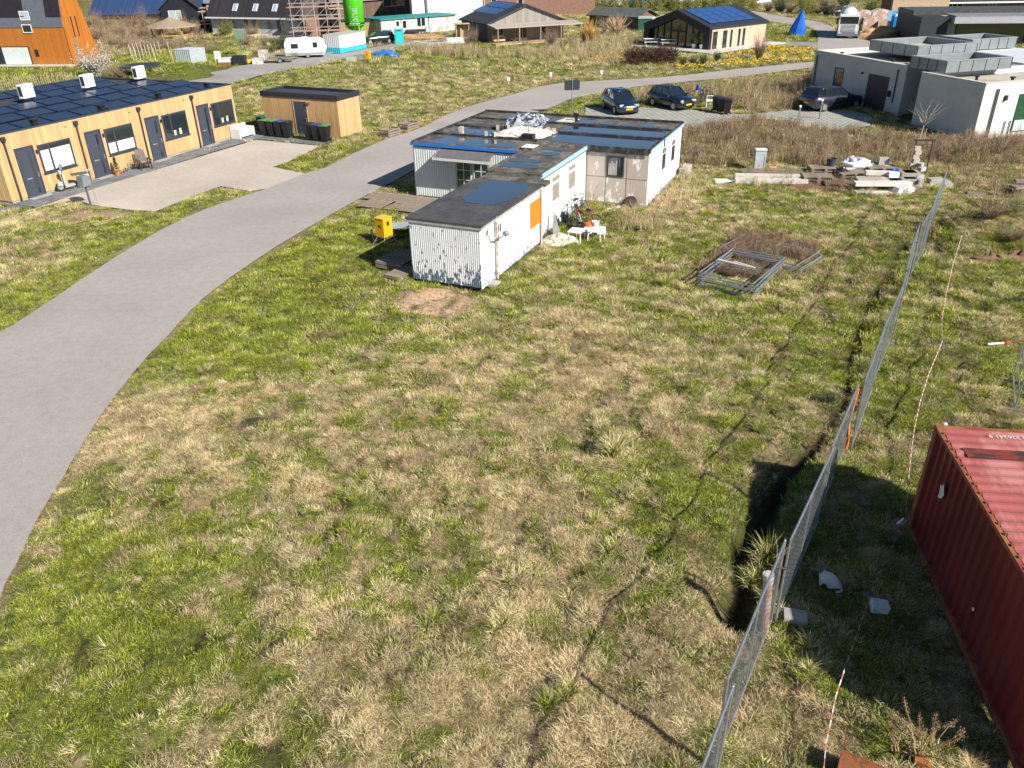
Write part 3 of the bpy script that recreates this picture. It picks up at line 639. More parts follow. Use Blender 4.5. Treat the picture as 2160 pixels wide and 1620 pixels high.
for (u, v, a, s, lb) in ((13.3,7.3,.2,1,'brick block upright at the left edge of the cabin roof'), (12.95,5.75,.5,.8,'broken brick at the near left corner of the white tarpaulin'), (12.9,5.3,1.1,.8,'broken brick beside another at the near edge of the tarpaulin'),
    (14.9,6.0,.3,.7,'stone weight on the far left corner of the tarpaulin'), (15.05,5.5,.9,.7,'second stone weight at the far edge of the tarpaulin'), (15.2,3.3,.4,1,'reddish brick at the right corner of the white tarpaulin'), (15.0,2.95,.1,1,'pale brick on the very right corner of the tarpaulin')):
    solo('brick', lb, 'brick', MB().box(-.14*s, .14*s, -.1*s, .1*s, 0, .2 if k else .34), brk if k % 2 == 0 else concrete, loc2(u, v, 2.77 if u > 12.8 and u < 13 else 2.7), CA + a, 'stones weighing down the roof sheet'); k += 1
an = thing('roof_vent', 'small black vent box with a thin metal rod beside the white tarpaulin', 'vent', loc2(13.0, 3.5, 2.77), CA)
part(an, 'box', MB().box(-.2, .2, -.3, .3, 0, .2), black); part(an, 'rod', MB().tube((0,0,.2), (0,0,.75), .02).tube((-.05,-.22,.75), (.05,.22,.75), .015), steel2)
an = thing('roof_vent', 'small black cowl on the ridge above the parking bay side', 'vent', loc2(18.2, 2.85, 2.7), CA)
part(an, 'cowl', MB().tube((0,0,0), (0,0,.3), .09, 8).tube((0,-.12,.3), (0,.14,.34), .1, 8), black)
KEEPOUT.append(([loc2(*q)[:2] for q in ((.3,-.05),(6.9,-.05),(6.9,.3),(12.7,.3),(12.7,VR-.1),(19.5,VR-.1),(19.5,8.9),(10.6,8.9),(10.6,3.1),(.3,3.2))], .05))
# boardwalk in front of the door, every board a part
bw = thing('boardwalk', 'weathered grey plank walkway leading to the white glazed door', 'decking', loc2(10.65, 8.7), CA)
pl = MB().box(-.62, .62, -.075, .075, 0, .035).mesh('plank', wood_old); pl2 = MB().box(-.62, .62, -.07, .07, 0, .035).mesh('plank', M('brown_plank', (.32,.22,.15), .85, .3))
for r_ in range(2):
    for i in range(34 if r_ == 0 else 26):
        if rr() < .05: continue
        put('plank', pl if rr() < .7 else pl2, bw, (-.72 - r_*1.28 + (1.36 if r_==0 and i>26 else 0)*0 + ru(-.03,.03), 2.2 - i*.165 - r_*.5, .07 + ru(0,.015)), ru(-.03,.03))
KEEPOUT.append(([loc2(*q)[:2] for q in ((8.2,10.6),(10.6,11.0),(10.6,4.5),(8.2,5.5))], -.0))
# yellow switch box on legs, sheet and pallets in the shade
yb = thing('switch_box', 'yellow electrical switch box on angled metal legs left of the cabin', 'switch box', G(813, 513), R(56))
part(yb, 'cabinet', MB().box(-.27, .27, -.23, .23, .35, 1.12), M('yellow_enamel', (.85,.42,.01), .4, .06))
part(yb, 'roof_cap', MB().box(-.29, .29, -.25, .25, 1.122, 1.15), M('yellow_cap', (.9,.5,.04), .4, .05))
part(yb, 'socket_flap', MB().box(-.06, .06, -.26, -.232, .82, .98), black); part(yb, 'warning_mark', MB().prof([(-.1,.78),(.1,.72),(0,.9)], 0, .004), black, loc=(-.272, .0, 0), rz=R(-90))
for a in (-1, 1):
    for b_ in (-1, 1): part(yb, 'leg', MB().tube((a*.22, b_*.18, .36), (a*.4, b_*.34, .0), .022, 6), steel)
part(yb, 'brace', MB().tube((-.33,-.28,.14), (.33,-.28,.14), .018).tube((-.33,.28,.14), (.33,.28,.14), .018), steel)
solo('sheet', 'grey-white corrugated sheet leaning over junk beside the front cabin', 'sheet', MB().prof([(-.75,.35),(.75,.6),(.75,.63),(-.75,.38)], -.45, .45), M('dull_sheet', (.5,.53,.56), .4, .15), G(850, 497), R(-15))
solo('fence_stake', 'short wooden stake standing left of the yellow switch box', 'stake', MB().tube((0,0,0), (-.06,0,.55), .04, 6), wood_raw, G(789, 510))
def pallet(name, label, loc, rz, layers=1, mat=wood_old, L_=1.2, W_=.8, nb=7, group=None):
    t_ = thing(name, label, 'pallet', loc, rz, group)
    bd = MB().box(-L_/2, L_/2, -.05, .05, 0, .022).mesh('deck_board', mat); bl = MB().box(-.07, .07, -W_/2, W_/2, 0, .09).mesh('bearer', mat)
    for k in range(layers):
        for x_ in (-L_/2+.07, 0, L_/2-.07): put('bearer', bl, t_, (x_, 0, k*.145 + .02))
        for i in range(nb): put('deck_board', bd, t_, (0, -W_/2 + .06 + i*(W_-.12)/(nb-1), k*.145 + .112), ru(-.02,.02))
    return t_
p_ = GG(846, 560); pallet('pallet', 'dark wooden pallet stack in the shade of the front cabin', p_, R(62), 2, wood_old, 1.7, 1.2, 8)
p_ = GG(850, 585); pallet('pallet', 'pallet lying closest to the flaking cabin corner', p_, R(58), 1, wood_old, 1.2, .8, 6)

# ---------------------------------------------------------------- timber terrace and shed
larch = planks('larch_cladding', (.62,.395,.185), .145, 0, .16, streak=(.52,.33,.16)); larch2 = planks('larch_cladding_shed', (.58,.36,.165), .145, 1, .13, streak=(.5,.3,.13)); larch3 = planks('larch_cladding_side', (.62,.4,.19), .145, 1, .12)
anth = M('anthracite_frame', (.045,.055,.08), .45, .1); anth_door = M('anthracite_door', (.055,.065,.09), .45, .08)
pvmat = M('solar_cell_black_blue', (.018,.028,.06), .22, .15, spec=.9, scale=1.5); pvframe = M('solar_frame', (.012,.014,.02), .4, .1)
rooff = M('dark_roof_membrane', (.05,.055,.065), .8, .2)
RO = (-24.2, 41.57); RA = R(66.6)
th = thing('terraced_house', 'single storey larch clad terrace with anthracite doors and a roof full of solar panels', 'terraced house', RO, RA)
X0, X1, YD, RH = -1.95, 15.27, 12.6, 3.42
fr = WM(X0, 0, 0)
wallpart(th, fr, 0, X1-X0, .16, RH-.06, larch, .145, .014, duty=.85, slope=.05)
wallpart(th, WM(X1, 0, 90), 0, YD, .16, RH-.06, larch3, .145, .014, duty=.85, slope=.05)
wallpart(th, WM(X0, YD, -90), 0, YD, .16, RH-.06, larch3, .145, .014, duty=.85, slope=.05)
wallpart(th, WM(X1, YD, 180), 0, X1-X0, .16, RH-.06, larch, .145, .014, duty=.85, slope=.05)
slab(th, 'plinth', X0+.03, X1-.03, .03, YD-.03, -.1, .16, concrete)
slab(th, 'roof', X0+.05, X1-.05, .05, YD-.05, RH-.2, RH-.12, rooff)
mb = MB(); t_ = .09
mb.box(X0-.03, X1+.03, -.045, t_, RH-.059, RH); mb.box(X0-.03, X1+.03, YD-t_, YD+.04, RH-.059, RH); mb.box(X0-.03, X0+t_, t_, YD-t_, RH-.059, RH); mb.box(X1-t_, X1+.03, t_, YD-t_, RH-.059, RH)
part(th, 'roof_edge', mb, anth)
for k, u in enumerate((-1.05, 3.2, 7.5, 11.77)):
    mb = MB(); mb.M = WM(u, 0, 0); mb.box(.06, .97, -.03, -.012, .1, 2.5); d_ = part(th, 'door', mb, anth_door)
    mb = MB(); mb.M = WM(u, 0, 0); mb.box(-.02, .06, -.06, -.003, .05, 2.58); mb.box(.97, 1.05, -.06, -.003, .05, 2.58); mb.box(.06, .97, -.06, -.003, 2.5, 2.58); mb.box(.06, .97, -.05, -.003, .05, .1); part(d_, 'frame', mb, anth)
    mb = MB(); mb.M = WM(u, 0, 0); mb.box(.66, .82, -.038, -.031, .22, 2.35); part(d_, 'glass_strip', mb, win_dark)
    mb = MB(); mb.M = WM(u, 0, 0); mb.box(.2, .52, -.045, -.031, .98, 1.05); part(d_, 'letter_plate', mb, steel)
    mb = MB(); mb.M = WM(u, 0, 0); mb.box(.88, .92, -.09, -.031, 1.0, 1.25); part(d_, 'handle', mb, steel)
    mb = MB(); mb.M = WM(u, 0, 0); mb.box(-.05, 1.1, -.42, -.02, .0, .1); part(d_, 'doorstep', mb, concrete)
    pane = [glass('frosted_pane', (.55,.6,.6), .25, .5), win_dark, win_dark, win_dark][k] if k == 0 else win_dark
    wv = window(th, fr, u + 1.28 - X0, u + 3.28 - X0, 1.08, 2.5, anth, win_dark, muls=(u + 1.93 - X0,), fw=.085, out=.06, sill=anth)
    if k < 2:
        mb = MB(); mb.M = WM(u + 1.28, 0, 0); zt = 2.2 if k == 0 else 1.72
        mb.box(.09, .59, -.042, -.035, 1.17, zt); mb.box(.71, 1.9, -.042, -.035, 1.17, zt); part(wv, 'frosted_film', mb, M('frosted_film', (.66,.7,.69), .4, .05))
    if k > 1:
        mb = MB(); mb.M = WM(u + 1.28, 0, 0); mb.box(.75, .95, -.042, -.035, 1.2, 1.5); mb.box(1.2, 1.4, -.042, -.035, 1.2, 1.55); part(wv, 'window_ornament', mb, M('ornament', (.5,.5,.4), .5, .3))
    mb = MB(); mb.M = WM(u + 1.17, 0, 0); mb.box(-.03, .03, -.1, -.01, 2.12, 2.3); part(th, 'wall_lamp', mb, black)
for u in (-1.5, 2.8, 7.16, 11.46):
    mb = MB(); mb.tube((u, -.09, .0), (u, -.09, RH-.35), .045, 8); mb.cbox(u, -.1, RH-.27, .2, .16, .2); part(th, 'downpipe', mb, dark)
    part(th, 'overflow_spout', MB().tube((u-.62, -.04, RH-.35), (u-.62, .0, RH-.35), .035, 8), black)
# solar panels, each a part, laid in low back to back pairs
pm = MB().box(-.86, .86, -.55, .55, 0, .03).mesh('solar_panel', pvmat); pf = MB()
for q in ((-.86,-.84,-.55,.55), (.84,.86,-.55,.55), (-.84,.84,-.55,-.53), (-.84,.84,.53,.55)): pf.box(*q, .0305, .038)
pf = pf.mesh('panel_frame', pvframe)
for r_ in range(5):
    yc = 1.45 + r_ * 2.42
    for c in range(9):
        xc = -.85 + c * 1.82 + (.45 if r_ % 2 else 0)
        if xc > X1 - 1 or (abs(yc - 8.7) < .5 and c % 5 == 3): continue
        for sgn in (-1, 1):
            if rr() < .04: continue
            o = put('solar_panel', pm, th, (xc, yc + sgn * .56, RH + .02)); o.rotation_euler = (-sgn * R(9), 0, 0); put('panel_frame', pf, o)
for u in (2.2, 6.5, 10.8, 15.0):
    vx = part(th, 'roof_vent', MB().box(-.13, .13, -.13, .13, 0, .3).box(-.17, .17, -.17, .17, .3, .36), black); vx.location = (u - 1.3, .55, RH - .12)
def heat_pump(loc, label):
    h = thing('heat_pump', label, 'heat pump', loc, RA + R(8), 'heat pumps on the terrace roof'); h.scale = (.88, .88, .86)
    part(h, 'casing', MB().box(-.5, .5, -.19, .19, .12, 1.02), white); part(h, 'fan_grille', MB().tube((.12, -.2, .56), (.12, -.192, .56), .36, 20), M('fan_grey', (.55,.56,.56), .5, .15))
    part(h, 'fan_ring', MB().ring((.12, -.2, .56), .36, .012, 20, 4).ring((.12, -.2, .56), .2, .01, 16, 4).tube((.12,-.21,.56), (.12,-.2,.56), .08, 10), M('fan_ring', (.7,.7,.7), .5, .1))
    part(h, 'side_louvre', MB().box(-.506, -.5005, -.14, .14, .25, .9), dark)
    part(h, 'foot', MB().box(-.4, -.3, -.2, .2, 0, .119).box(.3, .4, -.2, .2, 0, .119), black)
def rl(u, v, z=0): c, s = math.cos(RA), math.sin(RA); return (RO[0] + u*c - v*s, RO[1] + u*s + v*c, z)
for (px, py), lb in (((62,217),'white heat pump nearest the left end of the terrace roof'), ((190,194),'middle white heat pump on the terrace roof'), ((298,175),'white heat pump at the far end of the terrace roof')):
    p = G(px, py, 3.3); p.z = 3.5; heat_pump(p, lb)
KEEPOUT.append(([rl(*q)[:2] for q in ((X0-.05,-.02),(X1+.05,-.02),(X1+.05,YD),(X0-.05,YD))], .02))
# paving slabs of the footpath, each one a piece of the paved strip
st_ = bpy.data.objects['paved_strip']; tl = MB().box(-.245, .245, -.245, .245, 0, .03).mesh('slab', M('grey_slab', (.2,.21,.215), .9, .2)); tl2 = MB().box(-.245, .245, -.245, .245, 0, .03).mesh('slab', M('dark_slab', (.16,.165,.17), .9, .2))
for i in range(-4, 36):
    for j in range(3):
        p = rl(i*.5 + .25, -.3 - j*.5, .045 + ru(0, .006)); put('slab', tl if rr() < .6 else tl2, st_, p, RA)
# shed
SO, SA = (-10.98, 54.18), R(64)
sh = thing('garden_shed', 'flat roofed larch shed with black edge and a dark door behind the wheelie bins', 'shed', SO, SA)
wallpart(sh, WM(0, 6.28, -90), 0, 6.28, .12, 2.42, larch2, .145, .014, duty=.85, slope=.05)
wallpart(sh, WM(0, 0, 0), 0, 2.4, .12, 2.42, larch, .145, .014, duty=.85, slope=.05)
wallpart(sh, WM(2.4, 0, 90), 0, 6.28, .12, 2.42, larch2, .145, .014, duty=.85, slope=.05)
wallpart(sh, WM(2.4, 6.28, 180), 0, 2.4, .12, 2.42, larch, .145, .014, duty=.85, slope=.05)
slab(sh, 'plinth', .02, 2.38, .02, 6.26, -.05, .12, concrete); slab(sh, 'roof', .05, 2.35, .05, 6.23, 2.5, 2.56, rooff)
mb = MB(); e = .06
mb.box(-e, .08, -e, 6.28+e, 2.42, 2.74); mb.box(2.32, 2.4+e, -e, 6.28+e, 2.42, 2.74); mb.box(.08, 2.32, -e, .08, 2.42, 2.74); mb.box(.08, 2.32, 6.2, 6.28+e, 2.42, 2.74); part(sh, 'parapet', mb, M('shed_trim', (.028,.03,.04), .5, .1))
mb = MB(); mb.M = WM(0, 6.28, -90); mb.box(2.68, 3.72, -.035, -.016, .14, 2.22); dd = part(sh, 'door', mb, anth_door)
mb = MB(); mb.M = WM(0, 6.28, -90); mb.box(2.62, 2.68, -.05, -.004, .1, 2.28); mb.box(3.72, 3.78, -.05, -.004, .1, 2.28); mb.box(2.68, 3.72, -.05, -.004, 2.22, 2.28); part(dd, 'frame', mb, wood_raw)
mb = MB(); mb.M = WM(0, 6.28, -90); mb.cbox(3.6, -.08, 1.15, .14, .04, .04); mb.cbox(3.6, -.06, 1.02, .05, .03, .16); part(dd, 'handle', mb, steel)
mb = MB(); mb.M = WM(0, 6.28, -90); mb.cbox(3.95, -.08, 2.18, .3, .12, .06); part(sh, 'wall_lamp', mb, steel2)
def sl(u, v, z=0): c, s = math.cos(SA), math.sin(SA); return (SO[0] + u*c - v*s, SO[1] + u*s + v*c, z)
KEEPOUT.append(([sl(*q)[:2] for q in ((0,0),(2.4,0),(2.4,6.28),(0,6.28))], .03))
def wheelie(loc, rz, lid, label, group):
    b_ = thing('wheelie_bin', label, 'bin', loc, rz, group)
    part(b_, 'body', MB().add([(-.2,-.2,.08),(.2,-.2,.08),(.2,.22,.08),(-.2,.22,.08),(-.27,-.3,.98),(.27,-.3,.98),(.27,.32,.98),(-.27,.32,.98)], [(0,3,2,1),(4,5,6,7),(0,1,5,4),(1,2,6,5),(2,3,7,6),(3,0,4,7)]), black)
    part(b_, 'lid', MB().prof([(-.29,1.0),(.29,1.0),(.27,1.04),(0,1.075),(-.27,1.04)], -.33, .35), lid)
    part(b_, 'handle', MB().tube((-.22,.39,1.0), (.22,.39,1.0), .02), black)
    for s in (-1, 1): part(b_, 'wheel', MB().tube((s*.21,.24,.1), (s*.26,.24,.1), .1, 10), rubber)
    part(b_, 'sticker', MB().box(-.06, .06, -.275, -.262, .55, .72), M('white_sticker', (.6,.6,.6), .6, .1)) if False else None
    return b_
lidg = M('green_lid', (.09,.26,.07), .45, .1); lidb = M('blue_lid', (.03,.07,.22), .45, .1); lidd = M('black_lid', (.03,.028,.035), .45, .1); lidt = M('teal_lid', (.02,.13,.14), .45, .1)
for px, py, lid, lb in ((559,289,lidg,'green lidded wheelie bin at the left end of the row of four'), (575,290.5,lidg,'second green lidded wheelie bin of the row of four'), (591,292,lidb,'blue lidded wheelie bin left of the shed door'), (607,293.5,lidd,'black lidded wheelie bin right beside the shed door'),
    (653,298,lidd,'black wheelie bin just right of the shed door'), (669,300,lidb,'blue lidded wheelie bin right of the shed door'), (687,302,lidg,'green lidded wheelie bin at the shed corner'), (555,281,lidt,'teal lidded wheelie bin hidden behind the row of four')):
    p = G(px, py); wheelie((p.x, p.y + .25, .06), R(-18) + ru(-.1, .1), lid, lb, 'wheelie bins in front of the larch shed')
p = G(-6, 428); wheelie((p.x, p.y, .06), R(-22), lidd, 'black wheelie bin at the left end of the terrace', 'wheelie bins')
# scooter
def wheel(par, c, r, w_, ax='X', name='wheel', tyre=rubber, rim=steel):
    d = Vector((1,0,0)) if ax == 'X' else Vector((0,1,0)); c = Vector(c)
    t_ = part(par, name, MB().tube(c - d*w_/2, c + d*w_/2, r, 18), tyre); part(t_, 'rim', MB().tube(c - d*(w_/2+.006), c + d*(w_/2+.006), r*.62, 14), rim); return t_
paintg = M('pale_grey_paint', (.42,.47,.5), .3, .05)
s_ = thing('motor_scooter', 'pale grey motor scooter with windscreen parked before the first front door', 'scooter', G(157, 399, .07), R(-52))
wheel(s_, (0, -.62, .23), .23, .1, 'X'); wheel(s_, (0, .62, .23), .23, .11, 'X')
part(s_, 'front_shield', MB().prof([(-.24,.3),(.24,.3),(.2,.95),(-.2,.95)], -.42, -.36), paintg); part(s_, 'mudguard', MB().lathe([(.02,.52),(.13,.46),(.16,.3)], 10, (0,-.6,0)), paintg)
part(s_, 'footboard', MB().box(-.18, .18, -.36, .1, .24, .3), paintg); part(s_, 'rear_body', MB().prof([(-.2,.25),(.2,.25),(.22,.6),(.12,.72),(-.12,.72),(-.22,.6)], .25, .85), paintg)
part(s_, 'seat', MB().prof([(-.15,.72),(.15,.72),(.13,.8),(-.13,.8)], .02, .8), black); part(s_, 'handlebar', MB().path([(-.34,-.34,1.08),(0,-.42,1.02),(.34,-.34,1.08)], .022).cbox(0,-.44,.98,.22,.16,.14), paintg)
part(s_, 'headlight', MB().tube((0,-.53,1.0), (0,-.5,1.0), .08, 10), white); part(s_, 'windscreen', MB().grid(6, 3, lambda a, b_: ((a-.5)*.5, -.46 + abs(a-.5)*.2 - b_*-.06, 1.05 + b_*.35)), glass('clear_screen', (.3,.34,.38), .1, .6))
for s in (-1, 1): part(s_, 'mirror', MB().tube((s*.28,-.36,1.08), (s*.34,-.34,1.25), .01).tube((s*.34,-.35,1.25), (s*.34,-.33,1.25), .06, 8), black)
part(s_, 'rear_rack', MB().path([(-.12,.8,.82),(-.12,1.02,.92),(.12,1.02,.92),(.12,.8,.82)], .012), steel)
# meter cabinet on a post
mc = thing('parcel_post', 'grey metal box on a slanted post at the edge of the beige driveway', 'meter post', G(192, 434, .02), R(66.6))
part(mc, 'post', MB().tube((0,0,0), (-.02,0,1.0), .05, 8), M('dark_post', (.1,.11,.14), .5, .1)); part(mc, 'box', MB().prof([(-.28,1.0),(.2,1.0),(.26,1.42),(.1,1.52),(-.2,1.5)], -.18, .18), steel2); part(mc, 'stay_wire', MB().tube((.2,-.1,1.3), (.32,-.12,.02), .01), steel2)
# adirondack chair
ch = thing('garden_chair', 'dark grey slatted garden chair outside the third front door', 'chair', G(306, 356, .07), R(66.6 - 25))
cm = M('dark_chair', (.05,.045,.05), .5, .1)
for i in range(5): put('back_slat', MB().cbox((i-2)*.11, .25, .68 + (.05 if i in (1,2,3) else 0), .09, .025, .75, 0, R(-25)).mesh('back_slat', cm), ch)
for i in range(5): put('seat_slat', MB().box(-.28, .28, -.35 + i*.11, -.26 + i*.11, .3, .325).mesh('seat_slat', cm), ch)
for s in (-1, 1):
    part(ch, 'armrest', MB().box(s*.34-.06, s*.34+.06, -.38, .3, .52, .55), cm)
    part(ch, 'leg', MB().box(s*.31-.02, s*.31+.02, -.36, -.26, 0, .52), cm); part(ch, 'leg', MB().box(s*.29-.02, s*.29+.02, .1, .2, 0, .52), cm)
def pot(px, py, r, h, mat, label, plant=None):
    t_ = thing('flower_pot', label, 'plant pot', G(px, py, .07)); part(t_, 'pot', MB().lathe([(r*.7,0),(r,h),(r*1.1,h),(r*1.05,h*.9)], 12), mat)
    if plant:
        mb = MB()
        for i in range(plant[0]):
            a = ru(0,6.28); z = rr()**.8; q = plant[1]*(1-z*plant[3])*rr()**.5; c = Vector((q*math.cos(a), q*math.sin(a), h + z*plant[2])); d = Vector((ru(-1,1),ru(-1,1),ru(-.3,1))).normalized()*.07; e_ = d.cross(Vector((0,0,1))).normalized()*.025
            mb.add([c-e_, c+e_, c+d], [(0,1,2)])
        part(t_, 'foliage', mb, M('conifer_green', (.05,.09,.03), .8, .4), kind='stuff')
terr = M('terracotta', (.5,.17,.06), .7, .1)
pot(249, 370, .17, .25, terr, 'orange pot with a small conifer between the second door and its window', (520, .22, .75, .85)); pot(263, 364, .08, .12, M('red_pot',(.45,.06,.04),.6,.1), 'tiny red pot next to the orange conifer pot'); pot(272, 361, .1, .13, steel2, 'grey pot beside the tiny red pot', (30,.1,.3,.3)); pot(281, 357, .11, .14, dark, 'dark pot nearest the garden chair', (30,.12,.35,.3))
bn = thing('garden_bench', 'white two seat garden sofa at the far end of the terrace', 'bench', rl(15.1, -.45, .07), RA)
wm_ = M('white_wicker', (.72,.71,.7), .6, .08, scale=20)
part(bn, 'seat', MB().box(-.65, .65, -.38, .3, .1, .42), wm_); part(bn, 'backrest', MB().box(-.75, .75, .3, .38, .0, .82), wm_)
for s in (-1, 1): part(bn, 'armrest', MB().box(s*.7-.05, s*.7+.05, -.4, .299, .0, .62), wm_)
part(bn, 'cushion', MB().cbox(-.2, .2, .55, .45, .12, .3, 0, R(-15)), M('cushion', (.6,.56,.5), .8, .1))
for px, py, lb in ((822,286,'low grey timber planter at the road edge nearer the shed'), (862,273,'low grey timber planter further along the road edge')):
    t_ = thing('planter', lb, 'planter', G(px, py), R(58), 'timber planters beside the road')
    for s in (-1, 1):
        for k in range(3): part(t_, 'slat', MB().box(-.6, .6, s*.42-.012, s*.42+.012, .05 + k*.16, .15 + k*.16), wood_old); part(t_, 'slat', MB().box(s*.6-.012, s*.6+.012, -.4, .4, .05 + k*.16, .15 + k*.16), wood_old)
        for q in (-1, 1): part(t_, 'post', MB().box(s*.56-.04, s*.56+.04, q*.37-.04, q*.37+.04, 0, .52), wood_old)
    part(t_, 'soil', MB().box(-.58, .58, -.4, .4, 0, .25), M('planter_soil', (.12,.09,.06), .95, .3))
# ---------------------------------------------------------------- container, fence, right foreground
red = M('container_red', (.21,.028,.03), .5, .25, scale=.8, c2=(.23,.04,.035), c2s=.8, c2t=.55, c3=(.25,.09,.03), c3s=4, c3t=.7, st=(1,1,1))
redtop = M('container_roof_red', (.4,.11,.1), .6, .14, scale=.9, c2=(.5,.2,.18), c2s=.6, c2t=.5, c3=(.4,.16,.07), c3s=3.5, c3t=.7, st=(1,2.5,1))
rustrail = M('rusty_rail', (.32,.12,.05), .75, .3, c2=(.3,.05,.04), c2s=2)
CO = G(1972.6, 895, 2.59); CTA = R(-99)
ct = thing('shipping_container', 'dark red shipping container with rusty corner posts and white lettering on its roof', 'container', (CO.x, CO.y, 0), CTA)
L_, W_, H_ = 6.06, 2.44, 2.59     # x along the length towards the camera, y to the right is +
KEEPOUT.append(([tuple((Matrix.Rotation(CTA, 3, 'Z') @ Vector(q))[:2]) for q in ((0,0,0),(L_,0,0),(L_,W_,0),(0,W_,0))], 0)); KEEPOUT[-1] = ([(a + CO.x, b_ + CO.y) for a, b_ in KEEPOUT[-1][0]], .02)
wallpart(ct, WM(.12, .0, 0), 0, L_-.24, .17, 2.48, red, .278, .0, name='side_panel') if False else None
def side(wm, a0, a1, nm='side_panel'):
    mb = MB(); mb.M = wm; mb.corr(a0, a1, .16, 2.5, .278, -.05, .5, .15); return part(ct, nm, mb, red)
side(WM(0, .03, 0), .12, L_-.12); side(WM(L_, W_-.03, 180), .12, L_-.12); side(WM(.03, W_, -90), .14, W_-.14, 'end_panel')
mb = MB()      # roof: shallow pressed ribs across the width
n = 44; dx = (L_-.2)/n; vs = []; fs = []
for i in range(n+1):
    x_ = .1 + i*dx; z_ = 2.565 - (.02 if i % 2 else 0)
    vs += [(x_-.03, .1, z_), (x_-.03, W_-.1, z_), (x_+.03, .1, z_), (x_+.03, W_-.1, z_)]
for i in range(2*n+1): fs.append((2*i, 2*i+2, 2*i+3, 2*i+1))
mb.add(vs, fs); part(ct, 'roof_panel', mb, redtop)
for x_ in (0, L_-.16):
    for y_ in (0, W_-.15): part(ct, 'corner_post', MB().box(x_+.001, x_+.159, y_+.001, y_+.149, .119, 2.47), rustrail); 
for x_ in (0, L_-.18):
    for y_ in (0, W_-.16):
        for z_ in (0, 2.47): part(ct, 'corner_casting', MB().box(x_-.004, x_+.184, y_-.004, y_+.166, z_, z_+.119), rustrail)
for y_ in (0, W_-.07):
    part(ct, 'top_rail', MB().box(.181, L_-.181, y_, y_+.07, 2.5, 2.572), rustrail); part(ct, 'bottom_rail', MB().box(.181, L_-.181, y_, y_+.09, .02, .16), rustrail)
for x_ in (0, L_-.1): part(ct, 'header', MB().box(x_, x_+.1, .165, W_-.165, 2.46, 2.575), rustrail); part(ct, 'sill', MB().box(x_, x_+.1, .165, W_-.165, .02, .14), rustrail)
lug = MB()
for i in range(21): lug.cbox(.32 + i*.275, .075, 2.585, .05, .05, .028)
part(ct, 'tarp_lug', lug, rust, kind='stuff')
part(ct, 'paint_scar', MB().prof([(.55,0),(2.3,0),(2.3,.0)],0,.01) if False else MB().box(.78, 1.1, .25, 2.25, 2.572, 2.575), M('worn_rust_strip', (.28,.05,.03), .7, .4, c2=(.06,.035,.03), c2s=3, c2t=.5, st=(2,.6,1)))
def text(par, name, s, size, loc, rot, mat, ext=.001, bendr=None, align='CENTER'):
    cu = bpy.data.curves.new(name, 'FONT'); cu.body = s; cu.size = size; cu.extrude = ext; cu.align_x = align; cu.align_y = 'CENTER'
    tmp = bpy.data.objects.new(name, cu); col.objects.link(tmp); dg = bpy.context.evaluated_depsgraph_get(); me = bpy.data.meshes.new_from_object(tmp.evaluated_get(dg)); bpy.data.objects.remove(tmp)
    me.name = name; me.materials.clear(); me.materials.append(mat)
    if bendr:
        for v in me.vertices: a = v.co.x / bendr; v.co.x, v.co.z = (bendr + v.co.z) * math.sin(a), (bendr + v.co.z) * math.cos(a) - bendr
    o = put(name, me, par, loc); o.rotation_euler = rot; return o
text(ct, 'lettering', 'DRYU 226241 9', .15, (.3, 1.38, 2.579), (0, 0, R(-90)), M('white_lettering', (.8,.8,.8), .6, .05))
part(ct, 'torn_sticker', MB().add([(.98,-.012,1.55),(1.12,-.012,1.62),(1.2,-.012,1.75),(1.13,-.012,1.84),(1.08,-.012,1.93),(1.03,-.012,1.85),(.94,-.012,1.82),(.99,-.012,1.7)], [(0,1,2,3,4,5,6,7)]), white)
part(ct, 'torn_sticker', MB().add([(3.3,-.012,.9),(3.36,-.012,.92),(3.38,-.012,.99),(3.31,-.012,.98)], [(0,1,2,3)]), white)
solo('loose_stone', 'white pebble lying on the near left corner of the container roof', 'stone', MB().lathe([(.03,0),(.05,.02),(.02,.05)], 6), white, (CO.x+.18, CO.y-.02, 2.59))
# fence
FJ = [(1.17,4.5),(2.94,7.62),(4.68,10.58),(6.45,13.4),(8.08,16.1),(9.81,18.9),(11.6,21.8),(13.15,24.7),(14.75,27.5),(16.5,30.2),(18.1,32.9),(19.4,35.1)]
fence = thing('construction_fence', 'long galvanised mesh construction fence running beside the ditch towards the rubble pile', 'fence', FJ[0])
def fence_panel(p, q, tilt=0.):
    d = Vector((q[0]-p[0], q[1]-p[1])); L0 = d.length; H = 1.96; r = .02
    f = MB().tube((0,0,H), (L0,0,H), r, 8).tube((0,0,.12), (L0,0,.12), r*.8, 6).tube((L0*.5,0,.12), (L0*.5,0,H), .013, 6)
    for x_ in (0, L0): f.tube((x_,0,.0), (x_,0,H+.03), r, 8)
    t_ = part(fence, 'fence_panel', f, steel, kind='stuff'); del t_['kind']; t_.location = (p[0]-FJ[0][0], p[1]-FJ[0][1], .0); t_.rotation_euler = (tilt*.4, 0, az(p, q))
    m_ = MB()
    for i in range(1, 24): m_.tube((i*L0/24,.0,.12), (i*L0/24,.0,H), .0026, 3, cap=False)
    for k in range(1, 17): m_.tube((0,.004,.12+k*.108), (L0,.004,.12+k*.108), .0032, 3, cap=False)
    part(t_, 'wire_mesh', m_, steel2, kind='stuff')
